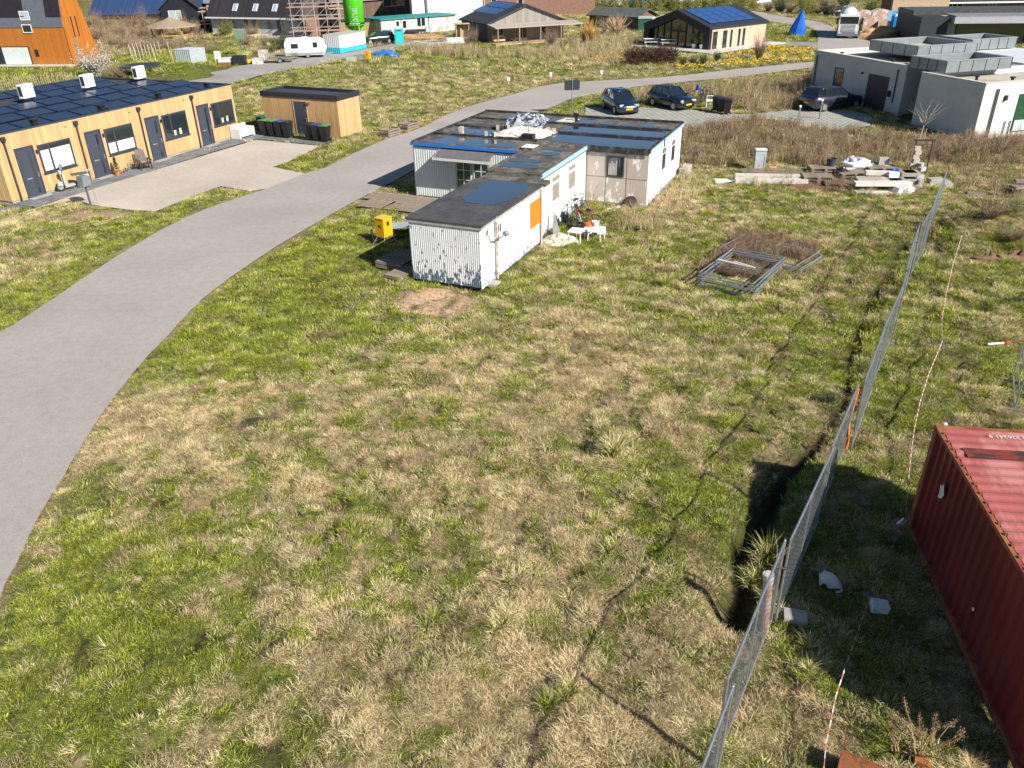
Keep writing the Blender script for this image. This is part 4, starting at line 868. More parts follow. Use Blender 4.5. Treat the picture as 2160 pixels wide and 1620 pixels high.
for i in range(len(FJ)-1):
    p, q = FJ[i], FJ[i+1]; d = Vector((q[0]-p[0], q[1]-p[1])).normalized(); nn_ = Vector((-d.y, d.x)) * (.04 if i % 2 else -.02)
    a = (p[0]+d.x*.04+nn_.x, p[1]+d.y*.04+nn_.y); b_ = (q[0]-d.x*.02+nn_.x, q[1]-d.y*.02+nn_.y)
    if i == 3: b_ = (b_[0]-.1, b_[1]-.16)
    if i == 4: a = (a[0]+.12, a[1]+.03)
    fence_panel(a, b_, (.03, -.02, .0, .035, -.03, .02)[i % 6])
    c_ = part(fence, 'coupling', MB().tube((-.05,0,0), (.05,0,0), .03, 6).tube((0,-.05,0), (0,.05,0), .012, 5), dark); c_.location = (q[0]-FJ[0][0], q[1]-FJ[0][1], 1.35)
strap = MB(); strap.path([(0,0,1.75),(.05,.03,1.3),(.02,.05,.9),(-.06,.0,.55),(.06,-.02,.3),(.22,.02,.25),(.2,.0,.1),(.16,.0,.0)], .028, 6); strap.path([(-.12,0,1.5),(.14,.04,1.52),(.3,.05,1.58)], .018)
solo('orange_strap', 'orange safety hose hanging in the gap between two fence panels', 'strap', strap, M('safety_orange', (.8,.2,.03), .5, .15), (8.0, 15.95, gz(8,15.95)+.1), R(57))
# tape on the ground side
tp = [(2026,510),(2009,563),(1995,627),(1988,671),(1987,723),(1957,796),(1941,848),(1929,904),(1923,952),(1919,1000),(1908,1098),(1870,1180),(1835,1257),(1788,1395),(1762,1474),(1745,1560),(1736,1640)]
m, t, b = nodes('red_white_tape'); L = t.links; tc = N(t, 'TexCoord'); wv = N(t, 'TexWave', wave_type='BANDS', bands_direction='DIAGONAL', i_Scale=1.6); L.new(tc.outputs['Object'], wv.inputs[0]); L.new(ramp(t, wv.outputs[0], [(.48,(.62,.6,.58)),(.52,(.45,.13,.14))]), b.inputs['Base Color'])
mb = MB(); P = [G(a, b_, .35) for a, b_ in tp]; P = [Vector((p.x, p.y, max(gz(p.x, p.y), -.05) + .35 + .05*math.sin(i*2))) for i, p in enumerate(P)]
for p, q in zip(P[:-1], P[1:]):
    n_ = (q-p).normalized().cross(Vector((0,0,1))) * .008; mb.add([p-n_-Vector((0,0,.02)), p+n_+Vector((0,0,.02)), q+n_+Vector((0,0,.02)), q-n_-Vector((0,0,.02))], [(0,1,2,3)])
solo('barrier_tape', 'red and white barrier tape strung low across the grass past the container', 'barrier tape', mb, m)
for a, b_, lb in ((1908,1112,'peg holding the tape beside the container corner'),(1987,735,'peg holding the tape at its bend in the grass'),(2026,520,'far peg where the tape starts'),(1941,860,'peg under the tape before the container')): 
    p = G(a, b_); solo('tape_stake', 'thin grey ' + lb, 'peg', MB().tube((0,0,-.1), (.02,0,.4), .015), steel2, (p.x, p.y, gz(p.x, p.y)), 0, 'pegs under the barrier tape')
solo('tape_knot', 'loose knotted end of barrier tape beside the container', 'tape end', MB().prof([(-.13,0),(.0,-.08),(.1,.04),(.02,.1)], -.02, .03), white, G(1903,1102,.3), .3)
# pipe standing behind the fence
p = GG(1612, 1330); pb = thing('clay_pipe', 'upright pinkish pipe with a whitish cap standing behind the fence', 'pipe', p, R(20))
pp = M('pink_pipe', (.45,.2,.13), .6, .2, c2=(.6,.5,.45), c2s=1.5, c2t=.5, st=(1,1,.5)); part(pb, 'tube', MB().tube((0,0,-.15), (-.03,.1,1.25), .085, 16, cap=False), pp); part(pb, 'cap', MB().tube((-.03,.1,1.2), (-.032,.106,1.3), .1, 16), M('cap_grey', (.55,.52,.5), .6, .2))
bk_ = GG(1675, 1312); solo('concrete_block', 'grey concrete block at the foot of the fence in the shade', 'block', MB().box(-.2, .2, -.14, .14, -.05, .12), concrete, bk_, R(-15))
bk_ = GG(1851, 1292); solo('foam_block', 'broken white foam block in the container shadow', 'foam block', MB().prof([(-.15,0),(.13,0),(.16,.14),(-.13,.16)], -.12, .12), M('white_foam', (.75,.75,.75), .8, .08, c2=(.4,.4,.42), c2s=14, c2t=.62), bk_, R(-10))
bk_ = GG(1848, 1264); solo('plank', 'greenish grey board lying just above the foam block', 'board', MB().box(-.26, .24, -.09, .09, 0, .03), M('mossy_board', (.16,.2,.19), .9, .2), bk_, R(-20))
# cat
def skin(name, label, cat, verts, edges, radii, mat, loc, rz, sub=2, mats=None):
    me = bpy.data.meshes.new(name); me.from_pydata(verts, edges, []); me.update(); o = bpy.data.objects.new(name, me); col.objects.link(o)
    sm = o.modifiers.new('skin', 'SKIN'); o.modifiers.new('sub', 'SUBSURF').levels = sub
    for v, r in zip(me.skin_vertices[0].data, radii): v.radius = (r, r) if isinstance(r, (int, float)) else r
    me.skin_vertices[0].data[0].use_root = True
    dg = bpy.context.evaluated_depsgraph_get(); m2 = bpy.data.meshes.new_from_object(o.evaluated_get(dg)); bpy.data.objects.remove(o); m2.name = name
    for p in m2.polygons: p.use_smooth = True
    m2.materials.clear(); m2.materials.append(mat); return m2
m, t, b = nodes('cat_fur'); L = t.links; tc = N(t, 'TexCoord'); n = N(t, 'TexNoise', i_Scale=6., i_Detail=4.); L.new(tc.outputs['Object'], n.inputs[0])
vm = N(t, 'VectorMath', operation='DISTANCE'); vm.inputs[1].default_value = (0, -.17, .3); L.new(tc.outputs['Object'], vm.inputs[0]); ad = N(t, 'Math', operation='MULTIPLY_ADD', i_1=.05); L.new(n.outputs[0], ad.inputs[0]); L.new(vm.outputs['Value'], ad.inputs[2])
c_ = mixc(t, ramp(t, ad.outputs[0], [(.07, (0,0,0)), (.09, (1,1,1))]), (.12,.12,.13), ramp(t, n.outputs[0], [(.4, (.8,.79,.77)), (.66, (.62,.6,.58))])); L.new(c_, b.inputs['Base Color']); b.inputs['Roughness'].default_value = .9
cv = [(0,.09,.12),(0,.02,.16),(0,-.06,.19),(0,-.11,.24),(0,-.14,.29),(0,-.18,.285), (.07,.13,.08),(-.07,.13,.08),(.06,-.02,.03),(-.06,-.02,.03),(.045,-.1,.12),(-.045,-.1,.12),(.045,-.12,.02),(-.045,-.12,.02),(0,.2,.07),(.1,.22,.03),(.16,.12,.025)]
ce = [(0,1),(1,2),(2,3),(3,4),(4,5),(0,6),(0,7),(6,8),(7,9),(2,10),(2,11),(10,12),(11,13),(0,14),(14,15),(15,16)]
cr = [.12,.115,.09,.065,.072,.04,.07,.07,.025,.025,.04,.04,.022,.022,.03,.02,.015]
cat_ = thing('cat', 'white cat with a dark face sitting in the container shadow', 'cat', GG(1745, 1234, .0), R(-107)); cat_.scale = (1.15,)*3
put('body', skin('body', '', '', cv, ce, cr, m, 0, 0), cat_)
for s in (-1, 1): part(cat_, 'ear', MB().tube((s*.035,-.135,.335), (s*.05,-.125,.395), .024, 6, .004), M('dark_ear', (.1,.1,.11), .9, .1)); part(cat_, 'eye', MB().lathe([(.002,-.005),(.007,0),(.002,.005)], 6, (s*.022,-.215,.3)), M('eye', (.2,.4,.3), .2, .1))
# rusty steel at the bottom, barrier at the right
p = GG(1772, 1606); sk = thing('rusty_skip', 'rusty open steel tray at the bottom edge of the picture', 'steel tray', p, R(-30))
part(sk, 'side_plate', MB().prof([(0,0),(.95,0),(.95,.35),(0,.35)], -.02, .0), rust); part(sk, 'top_ledge', MB().box(0, .95, -.35, -.021, .3, .34), rust); part(sk, 'end_plate', MB().prof([(-.35,0),(0,0),(.05,.62),(0,.36),(-.35,.36)], 0, .02), rust, rz=R(90)); part(sk, 'bolt', MB().tube((.5,-.2,.34), (.5,-.2,.37), .03, 6), rust)
solo('steel_bracket', 'small rusty steel angle right of the rusty tray', 'steel angle', MB().prof([(0,0),(.3,0),(.18,.12),(0,.14)], -.06, .06), rust, GG(1925, 1612), R(-25))
p = GG(2140, 862); br = thing('crowd_barrier', 'galvanised tube barrier at the right edge of the picture', 'barrier', p, R(62))
part(br, 'frame', MB().path([(0,0,.1),(1.9,0,.1),(1.9,0,1.0),(0,0,1.0),(0,0,.1)], .022, 8), steel); part(br, 'foot', MB().tube((.0,-.35,.03), (.0,.35,.03), .02, 6), steel); part(br, 'foot', MB().tube((1.8,-.3,.03), (1.8,.3,.03), .02, 6), steel); part(br, 'mid_rail', MB().tube((0,0,.55), (1.9,0,.55), .015, 6), steel)
wp = thing('marker_post', 'white marker post with a red cap lying in the grass on the right', 'marker post', GG(2105, 726), R(5))
part(wp, 'post', MB().tube((-.34,0,.05), (.22,0,.05), .035, 8), white); part(wp, 'cap', MB().tube((.22,0,.05), (.34,.02,.09), .065, 10), M('red_plastic', (.6,.03,.03), .5, .1))
# dead dock plant
def deadplant(loc, n, h, name, label, heads=True):
    t_ = thing(name, label, 'plant', loc); s1 = MB(); s2 = MB()
    for i in range(n):
        a = ru(0,6.28); p = Vector((.05*math.cos(a), .05*math.sin(a), 0)); d = Vector((ru(-.5,.5), ru(-.5,.5), 1)).normalized(); hh = h*ru(.5,1); pts = [p]
        for k in range(5): d = (d + Vector((ru(-.25,.25), ru(-.25,.25), .02))).normalized(); pts.append(pts[-1] + d*hh/5)
        for k in range(5): s1.tube(pts[k], pts[k+1], .012*(1-k*.12), 4, cap=False)
        for k in range(60 if heads else 14):
            c = pts[-2].lerp(pts[-1], ru(-.3,1)) + Vector((ru(-1,1),ru(-1,1),ru(-1,1)))*.035; e = Vector((ru(-1,1),ru(-1,1),ru(-1,1))).normalized()*.018; f = e.cross(Vector((.3,.2,1))).normalized()*.013; s2.add([c-e, c+f, c+e], [(0,1,2)])
    part(t_, 'stem', s1, M('dead_stem', (.42,.28,.15), .8, .2)); part(t_, 'seed_head', s2, M('dead_seed', (.3,.2,.11), .9, .3), kind='stuff')
deadplant(GG(1935, 1600), 9, 1.25, 'dead_weed_plant', 'dead brown weed with curved stems and seed heads beside the rusty tray'); deadplant(GG(1960, 1585), 5, .8, 'dead_weed_plant', 'smaller dead weed close to the container shadow edge'); deadplant(GG(1640, 1200), 7, .9, 'dead_weed_plant', 'pale dead stalks growing from the ditch by the fence', False); deadplant(GG(1890, 1590), 4, .6, 'dead_weed_plant', 'low dead weed in the straw left of the bigger one')
KEEPOUT.append((PG([(1770,1560),(1960,1620),(1940,1700),(1760,1700)]), 0)) if False else None
# ---------------------------------------------------------------- lying fence stacks, rubble pile, junk by the cabin
def flat_panel(loc, rz, z, label, tilt=0., W_=3.2, L_=2.0):
    t_ = thing('metal_barrier', label, 'barrier', (loc[0], loc[1], z), rz, 'metal frames lying in stacks on the grass'); t_.rotation_euler[1] = tilt
    part(t_, 'frame', MB().path([(0,0,0),(L_,0,0),(L_,W_,0),(0,W_,0),(0,0,0)], .022, 6), steel); part(t_, 'cross_bar', MB().tube((0,W_/2,0), (L_,W_/2,0), .012, 5), steel2)
    return t_
def stack(p, q, n, hz, lb):
    a = az(p, q); g0 = gz(p[0], p[1])
    for i in range(n):
        flat_panel((p[0]+ru(-.1,.1)*(i>0), p[1]+ru(-.14,.14)*(i>0)), a + ru(-.035,.035), g0 + .07 + i*hz, '%s, %s from the bottom' % (lb, ['lowest','second','third','fourth','fifth','sixth','seventh','topmost'][i if i < n-1 else 7]) if n > 1 else lb, ru(-.01,.01))
A_, B1 = G(1477, 575, .6), G(1592, 598, .6)
stack((A_.x, A_.y), (B1.x, B1.y), 7, .085, 'galvanised frame in the nearer stack')
A2, B2 = G(1530, 512, .4), G(1697, 552, .4)
stack((10.75, 27.85), (12.0, 29.2), 4, .1, 'galvanised frame in the farther stack')
solo('plank', 'broken whitish plank lying across the nearer stack of panels', 'board', MB().cbox(0,0,0,1.45,.14,.03,.05).cbox(.3,.07,.02,.9,.1,.02,-.12), M('white_worn_board', (.55,.52,.47), .8, .2), G(1552, 556, .7), az(A_, B1) - .15)
# weeds growing through the stacks are added with the grass
cblk = M('cinder_block', (.45,.42,.38), .9, .15)
def cinder(p, rz, z, label, L_=.4, W_=.2, H_=.2, mat=cblk, nm='concrete_block', group='concrete blocks of the rubble pile'):
    t_ = solo(nm, label, 'block', MB().box(-L_/2, L_/2, -W_/2, W_/2, 0, H_), mat, (p[0], p[1], z), rz, group); return t_
PR = R(-6)
def pl_(px, py, z=0): p = G(px, py, z); return (p.x, p.y)
# left pile: white sandwich boards with slats
for i, (px, py, l, lb) in enumerate(((1625,392,3.6,'long white foam board at the bottom of the left pile'), (1622,384,3.5,'long white foam board on top of another in the left pile'))):
    solo('foam_board', lb, 'board', MB().cbox(0,0,.1,l,.45,.19), M('dirty_white_foam', (.66,.62,.55), .85, .12, c2=(.45,.4,.33), c2s=3, c2t=.6), (*pl_(px, py), gz(*pl_(px,py)) + i*.2), PR - .03*i)
for i in range(7): solo('batten', 'grey batten number %d counted from the front of the left pile' % (i+1) if False else 'weathered batten %s on the left pile' % ['nearest the white boards','second from the white boards','third from the white boards','in the middle','third from the back','second from the back','at the very back'][i], 'batten', MB().cbox(0,0,.02,ru(2.6,3.6),.1,.05), wood_old, (*pl_(1630, 383 - i*2.8), .35 + .02*(i%2) + gz(*pl_(1630,380))), PR + ru(-.06,.06), 'battens laid on the left pile')
solo('foam_slab', 'clean white slab lying alone in the grass left of the piles', 'slab', MB().cbox(0,0,.08,.98,.5,.14), white, GG(1528, 383), PR)
bx = thing('appliance_shell', 'grey-white upright metal cabinet shell behind the left pile', 'cabinet', (*pl_(1600, 360), gz(*pl_(1600,360))), R(-8))
part(bx, 'body', MB().box(-.28, .28, -.2, .2, .1, 1.15), M('worn_grey_enamel', (.47,.5,.53), .5, .1, c2=(.12,.12,.13), c2s=6, c2t=.62, st=(1,1,1))); part(bx, 'top', MB().box(-.3, .3, -.25, .22, 1.152, 1.19), white); part(bx, 'leg', MB().tube((.24,-.16,0), (.24,-.16,.1), .03).tube((-.24,-.16,0), (-.24,-.16,.1), .03), steel2)
fr_ = thing('chair_frame', 'rusty orange wire chair frame next to the metal cabinet shell', 'chair', (*pl_(1628, 364), gz(*pl_(1628,364))), R(-8))
part(fr_, 'frame', MB().path([(-.22,0,0),(-.2,0,1.05)], .014).path([(.2,0,0),(.22,0,.6),(-.0,0,.6)], .014).tube((-.22,-.2,.0), (-.2,-.2,.35), .014).tube((.2,-.2,0), (.2,-.2,.35), .014), M('rusty_yellow', (.55,.3,.1), .6, .3)); part(fr_, 'seat', MB().box(-.2, .2, -.22, .0, .3, .36), M('seat_orange', (.7,.35,.2), .7, .2))
# main pile
for px, py, z, rz, n, lb, mt in ((1722,388,.0,-.05,3,'stack of dark wooden pallets at the left of the rubble pile',wood_old), (1735,372,.2,.02,2,'pallet stack behind the dark one carrying a black bucket',wood_old), (1770,398,.0,-.12,2,'low broken pallet in front of the rubble pile',M('dark_old_wood',(.16,.11,.075),.9,.3)), (1838,395,.1,-.08,2,'pale slatted pallet in front of the concrete blocks',M('pale_old_wood',(.5,.45,.38),.85,.2)), (1795,378,.1,.2,2,'tilted brown pallet in the middle of the rubble pile',wood_old), (1855,372,.1,.05,2,'pallet under the broken concrete behind the pile',wood_old)):
    p = pl_(px, py); pallet('pallet', lb, (p[0], p[1], gz(*p) + z), PR + rz, n, mt, 1.5, .95, 6, 'pallets of the rubble pile')
for i in range(5): solo('timber_beam', ['brown beam at the left front of the rubble pile','second brown beam from the front of the pile','splintered beam pointing left out of the pile','thin beam lying on the front pallet','short dark beam under the brown ones'][i], 'beam', MB().cbox(0,0,0,ru(1.8,3.2),.13,.12), M('brown_beam%d' % i if False else 'brown_beam', (.22,.13,.08), .9, .3), (*pl_(1712 + i*14, 402 - (i%3)*5), gz(*pl_(1712,400)) + .1 + .1*(i%2)), PR + ru(-.2,.1), 'beams of the rubble pile')
for i, (px, py, l, z) in enumerate(((1862,412,2.6,.0),(1858,406,2.7,.22),(1865,387,2.0,.38))):
    solo('foam_board', ['long dirty white board lying lowest in front of the blocks','long white board resting on another in front of the blocks','clean white board across the pale pallet'][i], 'board', MB().cbox(0,0,.1,l,.42,.18), M('dirty_white_foam2', (.68,.64,.58), .85, .12), (*pl_(px, py), gz(*pl_(px,py)) + z), PR + [0,.03,-.1][i])
for i in range(4): solo('foam_board', ['short white board stub, first of four beside the grey blocks','short white board stub, second of four beside the grey blocks','short white board stub, third of four beside the grey blocks','short white board stub nearest the grey blocks'][i], 'board', MB().cbox(0,0,.15,.14,.5,.3,0,-.3), white, (*pl_(1871+i*5, 390), .35), PR)
solo('white_sack', 'curved white plastic part at the right end of the white boards', 'plastic part', MB().prof([(-.5,0),(.5,0),(.45,.2),(.1,.34),(-.4,.22)], -.25, .2), white, (*pl_(1903, 411), gz(*pl_(1903,411))+.1), PR + .3)
for r_ in range(3):
    for c in range(4):
        cinder(pl_(1905 + c*7 - r_*1.5, 398 - r_*4 ), PR + .02, gz(*pl_(1905,398)) + .0 + r_*.21 , 'grey block in %s row, %s column of the block stack' % (['bottom','middle','upper'][r_], ['first','second','third','last'][c]), .42, .6, .2, M('cinder_block_b', (.36,.33,.29), .9, .15))
for i in range(5): cinder(pl_(1921 + (i%2)*3, 377), PR, .62 + i*.21, 'pale hollow block, %s of the tower on the block stack' % ['lowest','second','third','fourth','top'][i], .3 if i else .4, .2, .2, M('pale_block', (.52,.45,.38), .9, .12))
for i, (px, py, z) in enumerate(((1936,396,.0),(1935,392,.2),(1938,385,.4),(1934,381,.6),(1940,402,.0),(1938,398,.2))): cinder(pl_(px, py), PR + .3*i, z + gz(*pl_(px,py)), ['low','second','third','upper','front','leaning'][i] + ' pale concrete block at the right edge of the block stack', .4, .22, .2)
for i, (px, py, z, h) in enumerate(((1858,368,.3,.6),(1843,366,.2,.4),(1868,370,.3,.25),(1875,371,.3,.2))): cinder(pl_(px, py), PR + .2*i, z, ['upright','tilted','small','smallest'][i] + ' concrete block on the pallet behind the pile', .5, .25, h)
def blob(name, label, cat, loc, rx, ry, rz_, mat, seed=0, k=.35):
    mb = MB(); n = 18
    def fn(a, b_):
        th_ = a*2*math.pi; ph = b_*math.pi/2; q = 1 + k*(vnoise(np.array([a*7+seed]), np.array([b_*5]), 1, seed)[0]-.5)*2*(1 if 0<a<1 else 1)
        if a in (0, 1): q = 1
        return (rx*q*math.cos(th_)*math.cos(ph), ry*q*math.sin(th_)*math.cos(ph), rz_*q*math.sin(ph))
    mb.grid(n, 8, fn); return solo(name, label, cat, mb, mat, loc)
blob('white_sack', 'heap of crumpled white plastic sacks on the pallets', 'plastic sack', (*pl_(1803,368), .35), .85, .55, .5, M('white_plastic', (.78,.77,.8), .5, .05), 3, .6)
blob('blue_sack', 'bright blue plastic sack beside the grey block stack', 'plastic sack', (*pl_(1884,386), .15), .4, .35, .5, M('blue_plastic', (.02,.15,.55), .4, .15), 5, .3)
blob('black_sack', 'black plastic sack between the pallets and the white heap', 'plastic sack', (*pl_(1772,376), .1), .45, .4, .45, M('black_plastic_bag', (.02,.022,.025), .35, .2), 8, .4)
solo('bucket', 'black bucket standing on the back pallet of the rubble pile', 'bucket', MB().lathe([(.2,0),(.26,.4),(.23,.4),(.18,.05)], 14), M('dark_bucket', (.05,.06,.085), .5, .1), (*pl_(1749,370), .5))
for px, py, l, lb in ((1975,395,.9,'pale flat stone slabs behind the farthest fence panel'),(1995,392,.5,'single flat stone right of the fence end')): solo('stone_slab', lb, 'slab', MB().cbox(0,0,.1,l,.5,.2).cbox(-.1,.05,.25,l*.8,.45,.08,.2), concrete, GG(px, py), PR)
solo('timber_edge', 'grey timber edging lying in the grass right of the fence', 'timber', MB().cbox(0,0,.05,3.6,.12,.12).cbox(.0,.15,.12,.8,.3,.15), wood_old, GG(2060, 408), R(-14))
for px, py, rz, lb in ((1440,385,.2,'stack of grey hollow blocks against the white cabin corner'),):
    for i in range(2):
        for k in range(3): cinder((loc2(18.9+k*.42, -3.0)[0], loc2(18.9+k*.42, -3.0)[1]), CA, i*.21 + gz(*loc2(19,-3)[:2]), 'grey block, %s layer, %s along the far cabin corner' % (['lower','upper'][i], ['nearest','middle','farthest'][k]), .4, .4, .2)
cinder(loc2(19.1,-3.05)[:2], CA, .44, 'grey block lying alone on the stack at the cabin corner', .5, .25, .16)
# tree stake frame
tf = thing('tree_stake_frame', 'dark timber goalpost stake frame behind the block stack', 'tree stakes', GG(1935, 366), R(-5))
for x_ in (-.4, .42): part(tf, 'stake', MB().tube((x_,0,-.1), (x_,0,1.75), .035, 6), dark)
part(tf, 'crossbar', MB().box(-.5, .55, -.03, .03, 1.72, 1.8), dark); part(tf, 'sapling', MB().tube((.0,.3,0), (.08,.3,2.3), .02, 5), wood_raw)
# junk beside the middle cabin
def bike(loc, rz, label, colr, lean=.15, wcol=None):
    b_ = thing('bicycle', label, 'bicycle', loc, rz); b_.rotation_euler[0] = lean; fm = colr
    for x_ in (-.52, .52):
        w_ = part(b_, 'wheel', MB().ring((x_,0,.34), .32, .018, 20, 4), wcol or rubber)
        sp_ = MB()
        for k in range(6): a = k*math.pi/6; sp_.tube((x_-.31*math.cos(a),0,.34-.31*math.sin(a)), (x_+.31*math.cos(a),0,.34+.31*math.sin(a)), .003, 3)
        part(w_, 'spokes', sp_, steel2)
    part(b_, 'frame', MB().path([(-.52,0,.34),(-.12,0,.3),(.38,0,.72),(-.2,0,.78),(-.12,0,.3)], .016).path([(-.52,0,.34),(-.2,0,.75)], .012).path([(.52,0,.34),(.4,0,.65),(.36,0,1.0)], .016), fm)
    part(b_, 'handlebar', MB().path([(.25,-.26,1.0),(.36,-.1,1.03),(.36,.1,1.03),(.25,.26,1.0)], .014), black); part(b_, 'saddle', MB().prof([(-.35,.86),(-.08,.86),(-.12,.93),(-.33,.92)], -.07, .07), black); part(b_, 'pedals', MB().tube((-.12,-.15,.2), (-.12,.15,.4), .012), black); return b_
bike((*loc2(9.3,-.5)[:2], .05), CA + .5, 'dark red bicycle leaning on the white cabin wall', M('dark_red_paint', (.25,.03,.04), .4, .1), -.25, M('pale_tyre',(.5,.48,.5),.6,.1))
bike((*loc2(10.1,-.35)[:2], .05), CA - .1, 'blackish bicycle behind the red one at the cabin wall', dark, -.3)
solo('leaning_board', 'narrow grey board leaning against the middle cabin', 'board', MB().add([(-.02,0,0),(.03,0,0),(.33,.0,.0),(.02,.32,1.0),(-.02,.3,1.0)],[(0,1,4),(1,2,3,4)]).add([(-.02,.02,0),(.33,.02,0),(.02,.34,1.0)],[(0,2,1)]), M('mossy_grey_board', (.3,.31,.28), .8, .2), (*loc2(7.35,.02)[:2], .0), CA - 1.2)
solo('planter_tub', 'large black tub in front of the bicycles', 'tub', MB().lathe([(.24,0),(.33,.35),(.3,.35),(.22,.06)], 16), black, (*loc2(8.2,-.75)[:2], .02))
blob('red_basket', 'orange-red plastic basket beside the black tub', 'basket', (*loc2(8.5,-1.15)[:2], .1), .22, .22, .3, M('orange_red', (.75,.1,.04), .5, .1), 4, .1)
solo('white_bucket', 'white bucket right of the orange-red basket', 'bucket', MB().lathe([(.13,0),(.17,.32),(.15,.32),(.12,.03)], 12), white, (*loc2(8.65,-1.45)[:2], .1))
for i, (u, v, lb) in enumerate(((7.0,-1.15,'white plastic stool lying closest to the orange board'),(7.35,-1.9,'white plastic garden table standing in the grass'))):
    t_ = thing('garden_table', lb, 'table', (*loc2(u, v)[:2], .03), CA); part(t_, 'table_top', MB().box(-.32, .32, -.3, .3, .42, .46), white)
    for a in (-1,1):
        for b_ in (-1,1): part(t_, 'leg', MB().tube((a*.27,b_*.25,.42), (a*.3,b_*.28,0), .025, 6), white)
solo('crate', 'open white crate beside the white bucket', 'crate', MB().box(-.25,.25,-.18,.18,0,.05).box(-.25,.25,-.18,-.16,.05,.2).box(-.25,.25,.16,.18,.05,.2).box(-.25,-.23,-.16,.16,.05,.2).box(.23,.25,-.16,.16,.05,.2), white, (*loc2(8.1,-1.9)[:2], .12), CA+.3)
blob('rolled_canvas', 'rolled dirty white canvas at the foot of the grey drainpipe', 'canvas roll', (*loc2(6.5,-.6)[:2], .0), .75, .35, .4, M('dirty_canvas', (.6,.55,.46), .8, .2, c2=(.2,.16,.11), c2s=5, c2t=.56), 12, .2)
dm = M('dark_brown_rubber', (.045,.025,.022), .8, .3); ty = thing('brown_tub', 'dark brown tub lying on its side against the beige wall', 'tub', (*loc2(12.45,-1.75)[:2], .1), CA + R(60))
part(ty, 'shell', MB().lathe([(.1,.0),(.3,.02),(.34,.3),(.31,.45),(.27,.43),(.28,.1)], 14), dm); ty.rotation_euler[0] = R(75)
solo('white_scrap', 'small white scrap lying in the grass before the dark tub', 'scrap', MB().box(-.12,.12,-.06,.06,0,.08), white, (*loc2(12.1,-1.45)[:2], .05), CA); solo('white_scrap', 'white rag in the grass below the beige wall', 'rag', MB().lathe([(.14,0),(.1,.06),(.02,.08)], 8), white, (*loc2(11.8,-1.1)[:2], .03))
bike((*loc2(9.7,-.95)[:2], .05), CA + 1.2, 'third rusty bicycle half lying in front of the others', rust, -.7)
blob('black_sack', 'dark plastic bag between the leaning board and the bicycles', 'plastic sack', (*loc2(8.6,-.1)[:2], .05), .3, .3, .55, bpy.data.materials['black_plastic_bag'], 14, .5)
blob('rubble_bag', 'whitish rag bundle on the ground beside the garden table', 'rag', (*loc2(7.9,-1.3)[:2], .05), .25, .2, .25, bpy.data.materials['white_plastic'], 15, .6)
deadplant((*loc2(9.3,-1.1)[:2], 0), 14, 1.2, 'climbing_shrub', 'dead climber stems grown through the red bicycle')
deadplant((*loc2(9.9,-.9)[:2], 0), 12, 1.3, 'climbing_shrub', 'tangled orange-brown dead climber between bicycles and wall'); deadplant((*loc2(10.8,-.3)[:2], 0), 10, 1.7, 'climbing_shrub', 'bare twiggy climber at the end of the boarded window wall')
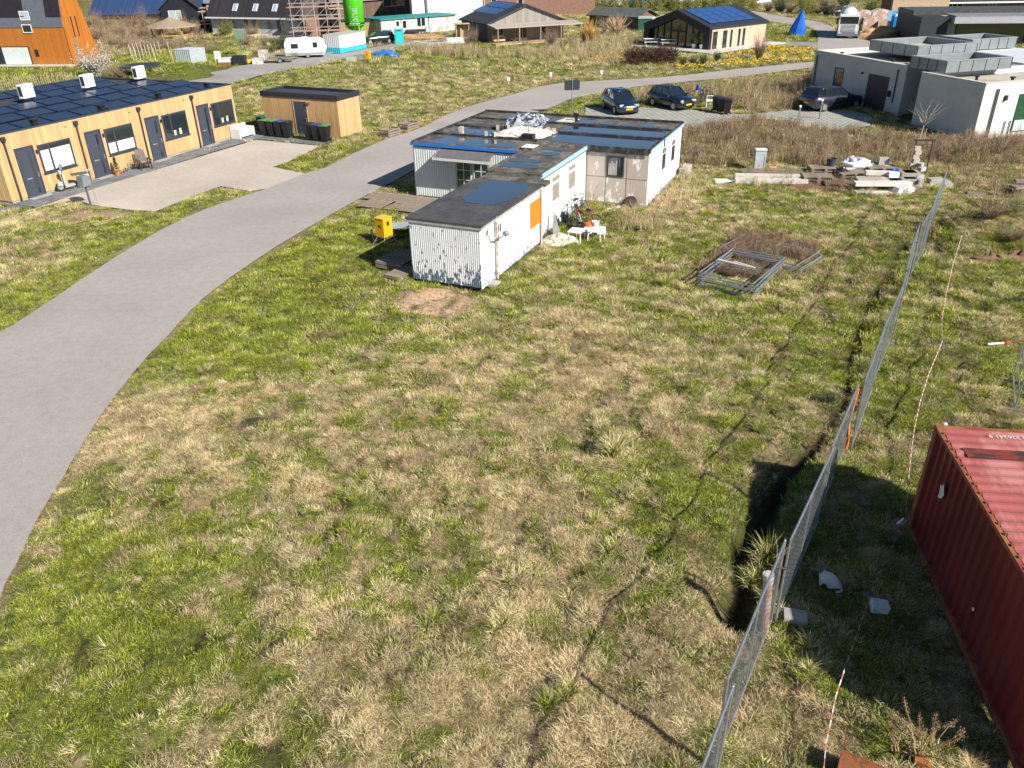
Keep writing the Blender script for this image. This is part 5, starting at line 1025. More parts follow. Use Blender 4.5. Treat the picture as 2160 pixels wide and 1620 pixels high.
# ---------------------------------------------------------------- vehicles
carglass = glass('car_glass', (.012,.018,.025), .05)
def loft(mb, secs):
    n = len(secs[0]); vs = [p for s in secs for p in s]; fs = []
    for k in range(len(secs)-1):
        for i in range(n): j = (i+1) % n; fs.append((k*n+i, k*n+j, (k+1)*n+j, (k+1)*n+i))
    fs += [tuple(range(n))[::-1], tuple(range((len(secs)-1)*n, len(secs)*n))]; return mb.add(vs, fs)
def car(label, loc, rz, paint, L_=4.1, W_=1.76, H_=1.5, kind='hatch', plate=True, group='cars', dense=True):
    "front faces -y"
    c = thing('parked_car', label, 'car', loc, rz, group); hw = W_/2; mb = MB()
    prof = [(-.5,.62,.3,.55),(-.485,.8,.24,.72),(-.42,.93,.2,.84),(-.3,1.,.2,.93),(-.18,1.,.2,1.0),(.0,1.,.2,1.02),(.25,1.,.2,1.03),(.4,.98,.22,1.05),(.475,.92,.26,1.02),(.5,.84,.36,.9)]
    k = H_/1.55; secs = []
    for y, w_, z0, z1 in prof:
        z0 *= k; z1 *= k; h = hw*w_; zm = z0 + (z1-z0)*.55
        secs.append([(-h*.9, y*L_, z0), (-h, y*L_, z0+.12), (-h, y*L_, zm), (-h*.93, y*L_, z1-.05), (-h*.84, y*L_, z1), (h*.84, y*L_, z1), (h*.93, y*L_, z1-.05), (h, y*L_, zm), (h, y*L_, z0+.12), (h*.9, y*L_, z0)])
    body = part(c, 'body', loft(mb, secs), paint, True)
    e = .47 if kind == 'suv' else .46; g = MB(); secs = []
    for y, w_, z in ((-.2,.86,.98*k),(-.02,.72,H_-.06),(.06,.72,H_-.03),(.3,.7,H_-.05),(e-.06 if kind=='suv' else e-.1,.66,H_-.1),(e,.8,1.0*k)):
        h = hw*w_; hb = hw*.86; zb = .97*k; secs.append([(-hb, y*L_, zb), (-h, y*L_, z), (h, y*L_, z), (hb, y*L_, zb)])
    part(c, 'windows', loft(g, secs), carglass)
    r = MB(); secs = []
    for y, z in ((-.05,H_-.055),(.06,H_-.005),(.2,H_),(.32,H_-.02),(e-.08,H_-.07)): secs.append([(-hw*.7, y*L_, z-.05), (-hw*.62, y*L_, z+.005), (hw*.62, y*L_, z+.005), (hw*.7, y*L_, z-.05)])
    part(c, 'roof', loft(r, secs), paint, True)
    pl = MB()
    for s in (-1, 1):
        for (y0, z0_, y1, z1_) in ((-.2,.97*k,-.035,H_-.07),(.1,.97*k,.1,H_-.05),(.3,.97*k,.29,H_-.06),(e,.97*k,e-.08,H_-.09)): pl.tube((s*hw*.87, y0*L_, z0_), (s*hw*.715, y1*L_, z1_), .035, 5)
    part(c, 'pillar', pl, paint)
    for y in (-.31, .31):
        for s in (-1, 1):
            w_ = part(c, 'wheel', MB().tube((s*(hw-.2), y*L_, .32), (s*(hw+.01), y*L_, .32), .325, 20), rubber); part(w_, 'rim', MB().tube((s*(hw+.0), y*L_, .32), (s*(hw+.016), y*L_, .32), .21, 12), steel)
    for s in (-1, 1):
        part(c, 'headlight', MB().cbox(s*hw*.66, -.475*L_, .72*k, .32, .12, .13, -s*.35), glass('lamp_glass', (.6,.62,.65), .1)); part(c, 'tail_light', MB().cbox(s*hw*.78, .485*L_, .85*k, .2, .1, .16), M('tail_red', (.3,.01,.01), .3, .1)); part(c, 'mirror', MB().cbox(s*(hw+.1), -.17*L_, 1.0*k, .18, .12, .12), paint)
    part(c, 'grille', MB().box(-.45, .45, -.505*L_-.01, -.495*L_, .36, .55), black)
    if plate:
        part(c, 'number_plate', MB().box(-.26, .26, -.51*L_-.03, -.51*L_-.005, .4, .51), M('plate_yellow', (.85,.48,.01), .5, .02)); part(c, 'number_plate', MB().box(-.26, .26, .505*L_, .505*L_+.02, .55, .66), bpy.data.materials['plate_yellow'])
    return c
navy = M('navy_car_paint', (.006,.02,.045), .22, .1, spec=.8, fine=0); blackp = M('black_car_paint', (.006,.01,.025), .2, .1, spec=.8, fine=0); slate = M('slate_car_paint', (.015,.018,.035), .22, .1, spec=.9, fine=0); silver = M('silver_car_paint', (.6,.62,.65), .25, .05, metal=.5)
for mm in (navy, blackp, slate, silver): mm.node_tree.nodes['Principled BSDF'].inputs['Coat Weight'].default_value = .8
car('dark blue small car facing the camera with a yellow number plate', G(1307, 234, .04), R(12), navy, 4.1, 1.76, 1.52)
car('black rounded small car parked beside the bicycles', G(1415, 226, .04), R(30), blackp, 3.85, 1.68, 1.52)
car('dark slate estate car seen from behind in front of the garage door', G(1752, 228, .04), R(112), slate, 4.7, 1.9, 1.6, 'suv')
car('black coupe like car next to the green silo', G(797, 92, .04), R(-62), blackp, 4.4, 1.85, 1.6, 'suv')
car('white car half hidden behind the hedge near the lane', G(1603, 12, 0), R(-75), silver, 4.3, 1.8, 1.55)
car('dark car behind the brown shrubs beside the truck', G(1770, 33, 0), R(-80), slate, 4.6, 1.85, 1.5)
for px, py, a, lb, cc in ((1466,218,.3,'bicycle with a blue child seat next to the black car',dark),(1478,216,1.2,'second bicycle leaning in the group beside the bins',navy),(1489,217,.8,'bicycle nearest the white chair frame',dark)): bike((*G(px, py)[:2], .05), a, lb, cc, .1)
blob('child_seat', 'blue child seat mounted above the bicycle wheels', 'child seat', (*G(1470,215)[:2], .9), .2, .2, .4, M('seat_blue', (.02,.06,.4), .5, .1), 2, .1)
cf = thing('white_chair', 'white chair frame standing beside the black bins', 'chair', G(1496, 226), R(-10))
part(cf, 'frame', MB().path([(-.25,-.2,0),(-.25,-.2,.85),(.25,-.2,.85),(.25,-.2,0)], .03).path([(-.25,.25,0),(-.25,.25,.5),(.25,.25,.5),(.25,.25,0)], .03), white); part(cf, 'seat', MB().box(-.25,.25,-.2,.25,.44,.48), white)
for i, px in enumerate((1509, 1520, 1533)): p = G(px, 236 + i*3); wheelie((p.x, p.y, .06), R(160)+i*.05, lidd, ['leftmost of three black bins on the parking bay','middle one of three black bins on the parking bay','rightmost of three black bins on the parking bay'][i], 'black bins on the parking bay')
sg = thing('road_mirror', 'back of a dark rectangular road sign on a thin post by the bend', 'sign', G(1206, 243), R(5))
part(sg, 'post', MB().tube((0,0,0), (0,0,2.6), .035, 8), steel2); part(sg, 'panel', MB().prof([(-.52,1.75),(.52,1.75),(.56,1.8),(.56,2.38),(.52,2.43),(-.52,2.43),(-.56,2.38),(-.56,1.8)], .04, .08), M('sign_back', (.03,.035,.05), .6, .15)); part(sg, 'clamp', MB().tube((0,-.005,1.85), (0,-.005,1.9), .06, 8), M('clamp_red', (.5,.05,.08), .5, .1))
for px, py, lb in ((1684,254,'thin grey bollard at the parking bay entrance'),(1728,252,'pale charging post standing behind the slate estate car')):
    p = G(px, py); bo = thing('charging_post', lb, 'post', p); part(bo, 'post', MB().tube((0,0,0), (0,0,.9 if px < 1700 else 1.25), .05, 8), steel2); part(bo, 'head', MB().cbox(0,0,.95 if px < 1700 else 1.3, .14,.12,.12), white)
cb = MB(); a = G(1737, 215, .0); 
p1 = Vector((*G(1728,252)[:2], 1.2)); p2 = p1 + Vector((.9,-.2,-1.1)); cb.path([p1, p1.lerp(p2,.4)+Vector((0,0,-.12)), p1.lerp(p2,.7)+Vector((0,0,-.12)), p2, p2+Vector((.5,.2,0))], .02); solo('charging_cable', 'yellowish cable running down from the pale charging post', 'cable', cb, M('cable_yellow', (.4,.35,.08), .5, .1))
# ---------------------------------------------------------------- pale flat roofed house on the right
KO, KA = (28.7, 49.96), R(106)
def kl(u, v, z=0): c, s = math.cos(KA), math.sin(KA); return (KO[0] + u*c - v*s, KO[1] + u*s + v*c, z)
render_ = M('pale_render', (.62,.61,.59), .9, .07, scale=1.2, bump=.15, fine=.1); zinc = M('zinc_panel', (.25,.28,.29), .45, .12, metal=.3, scale=2); zinc2 = M('zinc_cap', (.42,.45,.47), .4, .1, metal=.4); sand = M('pale_roof_gravel', (.5,.45,.38), .9, .1, scale=1.5, bump=.2, c2=(.4,.34,.27), c2s=.6)
fh = thing('flat_roofed_house', 'pale rendered flat roofed house with grey zinc boxes on its roof', 'house', KO, KA)
def block_(x0, x1, y0, y1, z1, wm, t_=.28, cap=None, rf=sand, dz=.35, z0=0):
    o = MB(); o.box(x0, x1, y0, y0+t_, z0, z1); o.box(x0, x1, y1-t_, y1, z0, z1); o.box(x0, x0+t_, y0+t_, y1-t_, z0, z1); o.box(x1-t_, x1, y0+t_, y1-t_, z0, z1); wl = part(fh, 'wall', o, wm)
    part(fh, 'roof', MB().box(x0+t_, x1-t_, y0+t_, y1-t_, z1-dz-.1, z1-dz), rf)
    c = MB(); e = .03; c.box(x0-e, x1+e, y0-e, y0+t_, z1+.002, z1+.04); c.box(x0-e, x1+e, y1-t_, y1+e, z1+.002, z1+.04); c.box(x0-e, x0+t_, y0+t_, y1-t_, z1+.002, z1+.04); c.box(x1-t_, x1+e, y0+t_, y1-t_, z1+.002, z1+.04); part(fh, 'coping', c, cap or white)
    return wl
block_(0, 5.35, -11, 0, 3.3, render_, cap=M('pale_coping', (.62,.58,.54), .8, .05)); block_(8.1, 18.5, -9, -1.2, 3.32, render_, cap=bpy.data.materials['pale_coping'])
part(fh, 'wall', MB().box(5.36, 8.09, -9, -2.8, 0, 3.2), M('render_painted_shade', (.2,.22,.25), .9, .1), label='recessed wall between the two blocks, shade painted into its colour')  # shade of the recess is painted into this wall's darker render colour
def zbox(x0, x1, y0, y1, z0, z1):
    block_(x0, x1, y0, y1, z1, zinc, .2, zinc2, sand, .45, z0); s = MB(); s.box(x0+.2, x1-.2, y0+.2, y1-.2, z0, z0+.1); part(fh, 'soffit', s, dark); n = 5
    pm = MB()
    for i in range(n+1):
        a = y0 + (y1-y0)*i/n; put('seam', MB().box(x0-.02, x0-.001, a-.02, a+.02, z0, z1).mesh('seam', dark), fh)
    n = 4
    for i in range(n+1):
        a = x0 + (x1-x0)*i/n; put('seam', MB().box(a-.02, a+.02, y1+.001, y1+.02, z0, z1).mesh('seam', dark), fh)
zbox(4.2, 7.45, -5.95, -.75, 3.36, 4.05); zbox(11.4, 16.6, -10.0, -4.7, 3.36, 4.1); zbox(13.2, 16.5, -15.5, -11.2, 3.36, 4.1)
part(fh, 'roof', MB().box(5.4, 14, -16, -9.1, 3.0, 3.3), M('white_roof', (.62,.63,.65), .7, .08), label='low white roof behind the zinc boxes'); part(fh, 'skylight', MB().box(8.2, 11.3, -9.2, -6.6, 3.4, 3.55), glass('blue_skylight', (.2,.3,.45), .1), label='pale blue glass roof strip')
W2 = WM(18.5, -1.2, 180); W2 = WM(8.1, -1.2, 0)
def west(a0, a1, z0, z1, nm, mat, fr=.0, dep=.03):   # opening in the west wall (faces +v)
    o = MB(); o.box(a0, a1, -1.2+.002, -1.2+dep, z0, z1); return part(fh, nm, o, mat)
w1 = west(14.65, 15.75, .65, 2.4, 'window', frame_dark, dep=.02); o = MB(); o.box(14.72, 15.55, -1.178, -1.17, .7, 2.33); part(w1, 'pane', o, win_dark)
gd = west(9.6, 11.8, .05, 2.4, 'garage_door', M('brown_grey_door', (.07,.06,.06), .6, .1))
for i in range(8): o = MB(); o.box(9.62, 11.78, -1.168, -1.16, .1 + i*.29, .12 + i*.29); put('door_groove', o.mesh('door_groove', dark), gd)
for a in (18.1, 8.85): o = MB(); o.cbox(a, -1.13, 1.9, .07, .08, 2.2); part(fh, 'downpipe', o, M('slate_pipe', (.12,.14,.17), .5, .1))
o = MB(); o.cbox(9.3, -1.12, 1.35, .22, .12, .4); part(fh, 'letter_box', o, black); o = MB(); o.cbox(12.5, -1.12, 2.35, .1, .15, .12); part(fh, 'wall_lamp', o, dark); o = MB(); o.cbox(9.15, -1.12, 1.8, .1, .1, .1); part(fh, 'wall_lamp', o, white)
for a in (-.92, -1.05): o = MB(); o.tube((-.06, a, .1), (-.06, a, 2.95), .035, 6); part(fh, 'downpipe', o, dark)
o = MB(); o.cbox(-.08, -1.7, 2.4, .14, .14, .3); part(fh, 'wall_lamp', o, dark)
for a in (-2.15, -2.55): o = MB(); o.tube((-.06, a, .2), (-.06, a, 1.0), .03, 6); part(fh, 'stub_pipe', o, dark)
o = MB(); o.box(-.04, -.002, -7.5, -2.75, .3, 2.55); gw = part(fh, 'window', o, M('green_glass', (.03,.09,.045), .15, .2)); o = MB(); o.box(-.06, -.041, -7.4, -2.85, .35, 1.0); part(gw, 'curtain', o, M('pale_net', (.5,.6,.57), .7, .15, st=(1,6,1)))
for u, v in ((3.0,-2.2),(1.6,-3.6),(12,-3.2),(9.4,-2.2),(16.8,-2.4)): o = MB(); o.tube((u, v, 2.9), (u, v, 3.25), .09, 8); o.tube((u, v, 3.22), (u, v, 3.3), .16, 8); part(fh, 'roof_outlet', o, black)
KEEPOUT.append(([kl(*q)[:2] for q in ((0,-11),(0,0),(5.35,0),(8.1,-1.2),(18.5,-1.2),(18.5,-9),(14,-16),(5,-16))], .05))
# ---------------------------------------------------------------- helpers for the distance
def HT(base, top):
    B = G(*base); x, y = (top[0]-1080)/FPX, (810-top[1])/FPX; x, y = x*_cr - y*_sr, x*_sr + y*_cr
    d = Vector((x, _cp + y*_sp, -_sp + y*_cp)); s = (d.x*B.x + d.y*B.y) / (d.x**2 + d.y**2); return CAM_H + d.z*s
def AB(a, b):
    A, B = G(*a), G(*b); return (A.x, A.y), az(A, B), (B - A).length
def foot(o, rz, L, D, mg=.05):
    c, s = math.cos(rz), math.sin(rz); KEEPOUT.append(([(o[0]+x*c-y*s, o[1]+x*s+y*c) for x, y in ((0,0),(L,0),(L,D),(0,D))], mg))
def building(name, label, cat, o, rz, L, D, h, wm, rm, ridge=0, over=.25, wins=(), frame=frame_white, pane=win_dark, flat_h=.15, axis_='x', pitch=None, gmat=None):
    t_ = thing(name, label, cat, o, rz); foot(o, rz, L, D)
    for (x, y, dg, ln, k) in ((0,0,0,L,'f'),(L,0,90,D,'r'),(L,D,180,L,'b'),(0,D,-90,D,'l')):
        wallpart(t_, WM(x, y, dg), 0, ln, 0, h, wm, pitch, .03) if pitch else part(t_, 'wall', (lambda m_: (setattr(m_, 'M', WM(x, y, dg)), m_.box(0 if dg in (0,180) else .2, ln if dg in (0,180) else ln-.2, 0, .2, 0, h))[1])(MB()), wm)
        for w_ in wins:
            if w_[0] == k: window(t_, WM(x, y, dg), w_[1], w_[2], w_[3], w_[4], frame, pane, muls=w_[5] if len(w_) > 5 else (), bars=w_[6] if len(w_) > 6 else (), fw=.1, out=.06)
    if ridge:
        if axis_ == 'x':
            e = over; k = (ridge-h)/(D/2); r = MB().prof([(-e, h - k*e), (D/2, ridge), (D+e, h - k*e), (D+e, h - k*e + .14), (D/2, ridge+.16), (-e, h - k*e + .14)], 0, L+2*e); r.v = [(y_ - e, x_, z_) for x_, y_, z_ in r.v]; part(t_, 'roof', r, rm)
            for x_ in (.05, L-.1): g = MB().prof([(0,h),(D,h),(D/2,ridge)], 0, .06); g.v = [(y_+x_, a, z_) for a, y_, z_ in g.v]; part(t_, 'gable', g, gmat or wm)
        else:
            e = over; k = (ridge-h)/(L/2); r = MB().prof([(-e, h - k*e), (L/2, ridge), (L+e, h - k*e), (L+e, h - k*e + .14), (L/2, ridge+.16), (-e, h - k*e + .14)], -e, D+e); part(t_, 'roof', r, rm)
            for y_ in (.05, D-.1): part(t_, 'gable', MB().prof([(0,h),(L,h),(L/2,ridge)], y_, y_+.06), gmat or wm)
    else: part(t_, 'roof', MB().box(-over, L+over, -over, D+over, h+.002, h+flat_h), rm)
    return t_
slate_roof = planks('dark_slate_roof', (.035,.038,.045), .3, 0, .2); tiles_dark = planks('dark_roof_tiles', (.03,.028,.033), .32, 0, .3); brickm = M('red_brown_brick', (.3,.17,.12), .9, .2, c2=(.2,.12,.09), c2s=6); greyw = planks('silver_timber', (.3,.27,.24), .2, 0, .25); brownw = planks('brown_timber', (.2,.1,.05), .25, 2, .3)
# glass gabled house
GO, GA = (23.65, 98.9), R(-51)
# local: x from left gable corner to the right one, y back along the house
c_, s_2 = math.cos(R(129)), math.sin(R(129)); L0 = 9.8; D0 = 10.6; o0 = (GO[0] + L0*c_, GO[1] + L0*s_2)
gh = thing('glass_gabled_house', 'barn shaped house with a fully glazed black gable and blue solar panels', 'house', o0, GA); foot(o0, GA, L0, D0, .1)
blk = M('black_zinc', (.014,.016,.024), .45, .2); pinkw = planks('pale_pink_timber', (.62,.46,.33), .22, 1, .1); he, hr = 2.45, 4.0
wallpart(gh, WM(L0, 0, 90), 0, D0, 0, he-.1, pinkw, name='wall'); wallpart(gh, WM(0, D0, -90), 0, D0, 0, he-.1, pinkw); part(gh, 'gable', MB().prof([(0,0),(L0,0),(L0,he),(L0/2,hr),(0,he)], D0-.1, D0), pinkw)
r = MB().prof([(-.15,he-.1),(L0/2,hr),(L0+.15,he-.1),(L0+.15,he+.1),(L0/2,hr+.22),(-.15,he+.1)], -.5, D0+.3); part(gh, 'roof', r, M('black_roof', (.03,.033,.045), .5, .15))
part(gh, 'gable_frame', MB().prof([(-.1,0),(.75,0),(.75,1.9),(L0/2,hr-.62),(L0-.75,1.9),(L0-.75,0),(L0+.1,0),(L0+.1,he),(L0/2,hr+.05),(-.1,he)], -.45, .05), blk)
gl_ = MB(); gl_.prof([(.75,.02),(L0-.75,.02),(L0-.75,1.92),(L0/2,hr-.6),(.75,1.92)], .1, .14); gg = part(gh, 'glass_front', gl_, glass('tinted_glass', (.018,.03,.018), .05))
for x_ in (1.7, 2.7, 3.75, 4.9, 6.05, 7.05, 8.05):
    zt = 1.92 + (min(x_, L0-x_)-.75)/(L0/2-.75)*(hr-.6-1.92); put('mullion', MB().box(x_-.06, x_+.06, .0, .09, .0, zt if x_ != 4.9 else 1.85).mesh('mullion', blk), gg)
put('transom', MB().box(3.8, 6.0, .0, .085, 1.8, 1.95).mesh('transom', blk), gg)
pvb = M('blue_solar_cells', (.03,.09,.26), .25, .25, spec=.9, scale=3); kx = (hr-he)/(L0/2)
pm = MB().box(-.48, .48, -.82, .82, 0, .05).mesh('solar_panel', pvb)
for i in range(4):
    for j in range(5):
        x_ = L0/2 + .75 + i*1.02; o = put('solar_panel', pm, gh, (x_, 1.3 + j*1.72, hr + .24 - (x_-L0/2)*kx)); o.rotation_euler = (0, math.atan(kx), 0)
for a, b_ in ((.35,1.15),(2.2,2.95),(3.6,3.95),(5.1,5.5),(6.0,6.4)): window(gh, WM(L0, 0, 90), a, b_, .1, 2.05, blk, win_dark, fw=.07)
dk = thing('terrace_deck', 'whitish timber terrace deck wrapping round the glass gabled house', 'deck', o0, GA)
wht = M('whitened_deck', (.6,.57,.52), .8, .1)
for i in range(14): put('deck_board', MB().box(-.3 + 0, L0+2.4, -2.9 + i*.2, -2.72 + i*.2, .12, .2).mesh('deck_board', wht), dk)
for i in range(11): put('deck_board', MB().box(L0+.16+i*.2, L0+.34+i*.2, -.1, D0+1.0, .12, .2).mesh('deck_board', wht), dk)
part(dk, 'edge', MB().box(-.3, L0+2.4, -2.95, -2.91, -.05, .12), dark); foot((o0[0], o0[1]), GA, L0+2.4, D0+1); c3_, s3_ = math.cos(GA), math.sin(GA); KEEPOUT.append(([(o0[0]+x*c3_-y*s3_, o0[1]+x*s3_+y*c3_) for x, y in ((-.3,-2.95),(L0+2.4,-2.95),(L0+2.4,0),(-.3,0))], .05))
for px, py, lb in ((1463,106,'left of two small olive trees in white tubs before the glass gable'),(1479,107.5,'right of two small olive trees in white tubs before the glass gable')):
    p = G(px, py); t_ = thing('potted_olive_tree', lb, 'potted tree', (p.x, p.y, .2)); part(t_, 'tub', MB().lathe([(.2,0),(.3,.5),(.27,.5)], 12), white); part(t_, 'trunk', MB().tube((0,0,.4), (.03,0,1.0), .04, 6), wood_old)
    mb = MB()
    for i in range(260): d = Vector((random.gauss(0,1),random.gauss(0,1),random.gauss(0,1))).normalized()*rr()**.5; c = Vector((d.x*.45, d.y*.45, 1.35+d.z*.45)); e = Vector((ru(-1,1),ru(-1,1),ru(-1,1)))*.09; f = Vector((ru(-1,1),ru(-1,1),ru(-1,1)))*.06; mb.add([c-e, c+f, c+e], [(0,1,2)])
    part(t_, 'foliage', mb, M('olive_green', (.14,.15,.08), .8, .3), kind='stuff')
def picnic(p, rz, lb, z=.2):
    t_ = thing('picnic_table', lb, 'picnic table', (p.x, p.y, z), rz); part(t_, 'table_top', MB().box(-.95,.95,-.4,.4,.72,.77), white)
    for s in (-1,1):
        part(t_, 'bench_seat', MB().box(-.95,.95,s*.75-.14,s*.75+.14,.42,.46), white); part(t_, 'leg_frame', MB().tube((s*.7,-.6,0),(s*.7,.25,.72),.04,5).tube((s*.7,.6,0),(s*.7,-.25,.72),.04,5).tube((s*.7,-.8,.4),(s*.7,.8,.4),.035,5), white)
picnic(G(1373,99), R(0), 'white picnic table behind the brown twig hedge'); picnic(G(1410,101), R(-10), 'second white picnic table standing close to the glazed gable')
# ---- vegetation kinds
def veg_mat(name, a, b_): return M(name, a, .9, .35, scale=6, c2=b_, c2s=5, c2t=.5, fine=0)
twigm = veg_mat('bare_twigs', (.22,.15,.1), (.34,.25,.17)); twigdark = veg_mat('dark_brown_twigs', (.06,.035,.022), (.12,.07,.045)); willow = veg_mat('orange_willow_rods', (.55,.3,.06), (.6,.36,.12)); reedm = veg_mat('pampas_straw', (.6,.45,.28), (.5,.36,.22)); leafm = veg_mat('hedge_leaves', (.1,.13,.02), (.17,.18,.035)); leafh = veg_mat('yellow_green_hedge', (.2,.24,.03), (.28,.28,.06)); leafd = veg_mat('dark_evergreen', (.03,.05,.016), (.05,.08,.025)); bloss = veg_mat('white_blossom', (.75,.72,.68), (.6,.56,.48)); pinkb = veg_mat('pink_blossom', (.6,.45,.5), (.5,.38,.42)); yellowm = M('yellow_flowers', (.75,.5,.02), .8, .2)
def veg(n, twig=.5, r=.5, h=1., w_=.012, seg=3, leaf=0, ls=.05, shape='round', up=.5):
    s1 = MB(); s2 = MB()
    for i in range(n):
        a = ru(0,6.28); b0 = Vector((.12*r*math.cos(a), .12*r*math.sin(a), 0)) if shape != 'hedge' else Vector((ru(-r,r), ru(-r,r), ru(0,h*.6)))
        d = Vector((math.cos(a)*(1-up), math.sin(a)*(1-up), up)).normalized() if shape != 'hedge' else Vector((ru(-1,1),ru(-1,1),ru(-.2,1))).normalized(); ln = h*ru(.55,1.05) if shape != 'hedge' else h*.6; p = b0
        for k in range(seg):
            d2 = (d + Vector((random.gauss(0,.22),random.gauss(0,.22),random.gauss(0,.12)))).normalized(); q = p + d2*ln/seg; sd_ = d2.cross(Vector((ru(-1,1),ru(-1,1),.3))).normalized()*w_*(1-.25*k); s1.add([p-sd_, p+sd_, q+sd_*.6, q-sd_*.6], [(0,1,2,3)])
            for _ in range(leaf):
                c = p.lerp(q, rr()) + Vector((random.gauss(0,1),random.gauss(0,1),random.gauss(0,1)))*ls*1.3; e = Vector((ru(-1,1),ru(-1,1),ru(-1,1))).normalized()*ls; f = Vector((ru(-1,1),ru(-1,1),ru(-1,1))).normalized()*ls*.7; s2.add([c-e, c+f, c+e], [(0,1,2)])
            p = q; d = d2
    return s1, s2
def vkind(mk, tm, lm, **k):
    a, b_ = veg(**k); return (a.mesh('twigs', tm), b_.mesh('leaves', lm) if b_.f else None)
VK = {'bare': [vkind(0, twigm, None, n=330, w_=.0075, up=.6, seg=4) for _ in range(4)], 'darkhedge': [vkind(0, twigdark, None, n=500, shape='hedge', w_=.015) for _ in range(3)], 'willow': [vkind(0, willow, None, n=160, up=.85, w_=.012)],
    'reed': [vkind(0, reedm, None, n=330, up=.82, w_=.012)], 'green': [vkind(0, twigm, leafm, n=60, up=.5, leaf=9, ls=.05) for _ in range(3)], 'hedge': [vkind(0, twigm, leafh, n=130, shape='hedge', leaf=8, ls=.05) for _ in range(3)], 'ever': [vkind(0, twigm, leafd, n=90, up=.6, leaf=10, ls=.05) for _ in range(2)],
    'bloss': [vkind(0, twigm, bloss, n=190, up=.6, leaf=7, ls=.026)], 'pink': [vkind(0, twigm, pinkb, n=80, up=.7, leaf=3, ls=.022)]}
def shrub(kind, px, py, w_, h, label, name='shrub', cat='shrub', group=None, rz=None, d=None, z=None, w2=None):
    p = G(px, py) if d is None else Vector(d); p.z = gz(p.x, p.y) - .05 if z is None else z; tw, lf = random.choice(VK[kind])
    o = put(name, tw, None, p, ru(0,6.28) if rz is None else rz, label=label, category=cat); o.scale = (w_, w2 or w_, h)
    if lf: put('leaves', lf, o)
    if group: o['group'] = group
    return o
# brown clipped hedge before the terrace
for i in range(5):
    p = G(1338 + i*19, 138 - i*.5); shrub('darkhedge', 0, 0, 1.5, 2.0, ['leftmost','second','middle','fourth','rightmost'][i] + ' stretch of the dark brown twig hedge before the glass gable', 'hedge', 'hedge', 'brown twig hedge', R(0), d=(p.x, p.y+1.2, 0), w2=1.3)
# ---- grey timber house with veranda
o_, a_, L_g = AB((1030,92), (1212,80))
vh = building('timber_house', 'silver grey timber house with a slate roof, solar panels and a long veranda', 'house', (o_[0], o_[1]), a_, 11.0, 9.5, 2.35, greyw, slate_roof, 4.3, .35, axis_='y', wins=(('f',1.2,2.2,.1,2.1),('f',4.2,5.6,.1,2.1,(4.9,)),('f',7.2,8.4,.1,2.1)), frame=wood_raw, gmat=greyw)
part(vh, 'wall_cladding', (lambda m_: (setattr(m_,'M',WM(-.02,9.4,-90)), m_.corr(0, 9.3, 0, 2.2, .3, .04))[1])(MB()), M('dark_ribbed_wall', (.07,.085,.1), .6, .15), label='dark grey ribbed side wall')
kx = (4.3-2.35)/5.5
for i in range(5):
    for j in range(2): o = put('solar_panel', MB().box(-.8,.8,-.78,.78,0,.05).mesh('solar_panel', pvb), vh, (4.6 - j*1.7, 4.4 + i*0 + (i-1)*1.62 + .5, 4.42 - (.9 + j*1.7)*kx)); o.rotation_euler = (0, -math.atan(kx), 0)
vr = MB().prof([(-.3,2.2),(-3.0,1.95),(-3.0,2.06),(-.3,2.32)], 0, 12.6); vr.v = [(y_-.2, x_, z_) for x_, y_, z_ in vr.v]; part(vh, 'veranda_roof', vr, M('pale_veranda_roof', (.42,.36,.32), .8, .15))
for i in range(5): part(vh, 'veranda_post', MB().box(.1+i*3, .26+i*3, -2.95, -2.8, .1, 2.0), wood_old)
part(vh, 'veranda_floor', MB().box(-.2, 12.2, -3.1, -.02, 0, .14), wood_raw); KEEPOUT.append((PG([(1050,96),(1232,84),(1230,78),(1045,85)]), .1))
for px, py, lb in ((1052,90,'wooden sofa at the left end of the veranda'),(1085,86,'wooden bench in the middle of the veranda')):
    t_ = thing('garden_bench', lb, 'bench', G(px, py, .15), a_); part(t_, 'seat', MB().box(-.8,.8,-.3,.3,.2,.4), wood_raw); part(t_, 'backrest', MB().box(-.8,.8,.3,.38,.2,.85), wood_raw)
solo('folded_cloth', 'pale blue cloth hanging over the veranda edge', 'cloth', MB().box(-.3,.3,-.1,.05,.1,.6), M('pale_blue_cloth',(.45,.55,.65),.8,.1), G(1061,90))
solo('shed_box', 'tall narrow open timber cupboard beside the dark wall', 'cupboard', MB().box(-.9,.9,0,.1,0,2.1).box(-.9,-.8,-.8,0,0,2.1).box(.8,.9,-.8,0,0,2.1).box(-1,1,-.9,.1,2.1,2.2).box(-.3,-.1,-.6,-.2,0,1.6), wood_raw, G(975,86), R(10))
solo('garden_wall', 'low whitish concrete wall left of the dark ribbed wall', 'wall', MB().box(-1.4,1.4,-.1,.1,0,.75), white, G(965,92), R(12))
bt = thing('boat', 'white upturned boat hull with a grey cover lying by the track', 'boat', G(912,100), R(12)); 
hull = MB(); secs = []
for y, w_, z in ((-2.3,.05,.65),(-1.6,.5,.5),(-.5,.75,.42),(1.0,.8,.4),(2.0,.7,.42)): secs.append([(y,-w_,z+.2),(y,-w_*.7,z-.3),(y,0,z-.4),(y,w_*.7,z-.3),(y,w_,z+.2),(y,0,z+.25)])
part(bt, 'hull', loft(hull, secs), white); part(bt, 'cover', MB().box(-.6,1.4,-.5,.5,.66,.7), M('boat_cover',(.12,.16,.22),.6,.1))
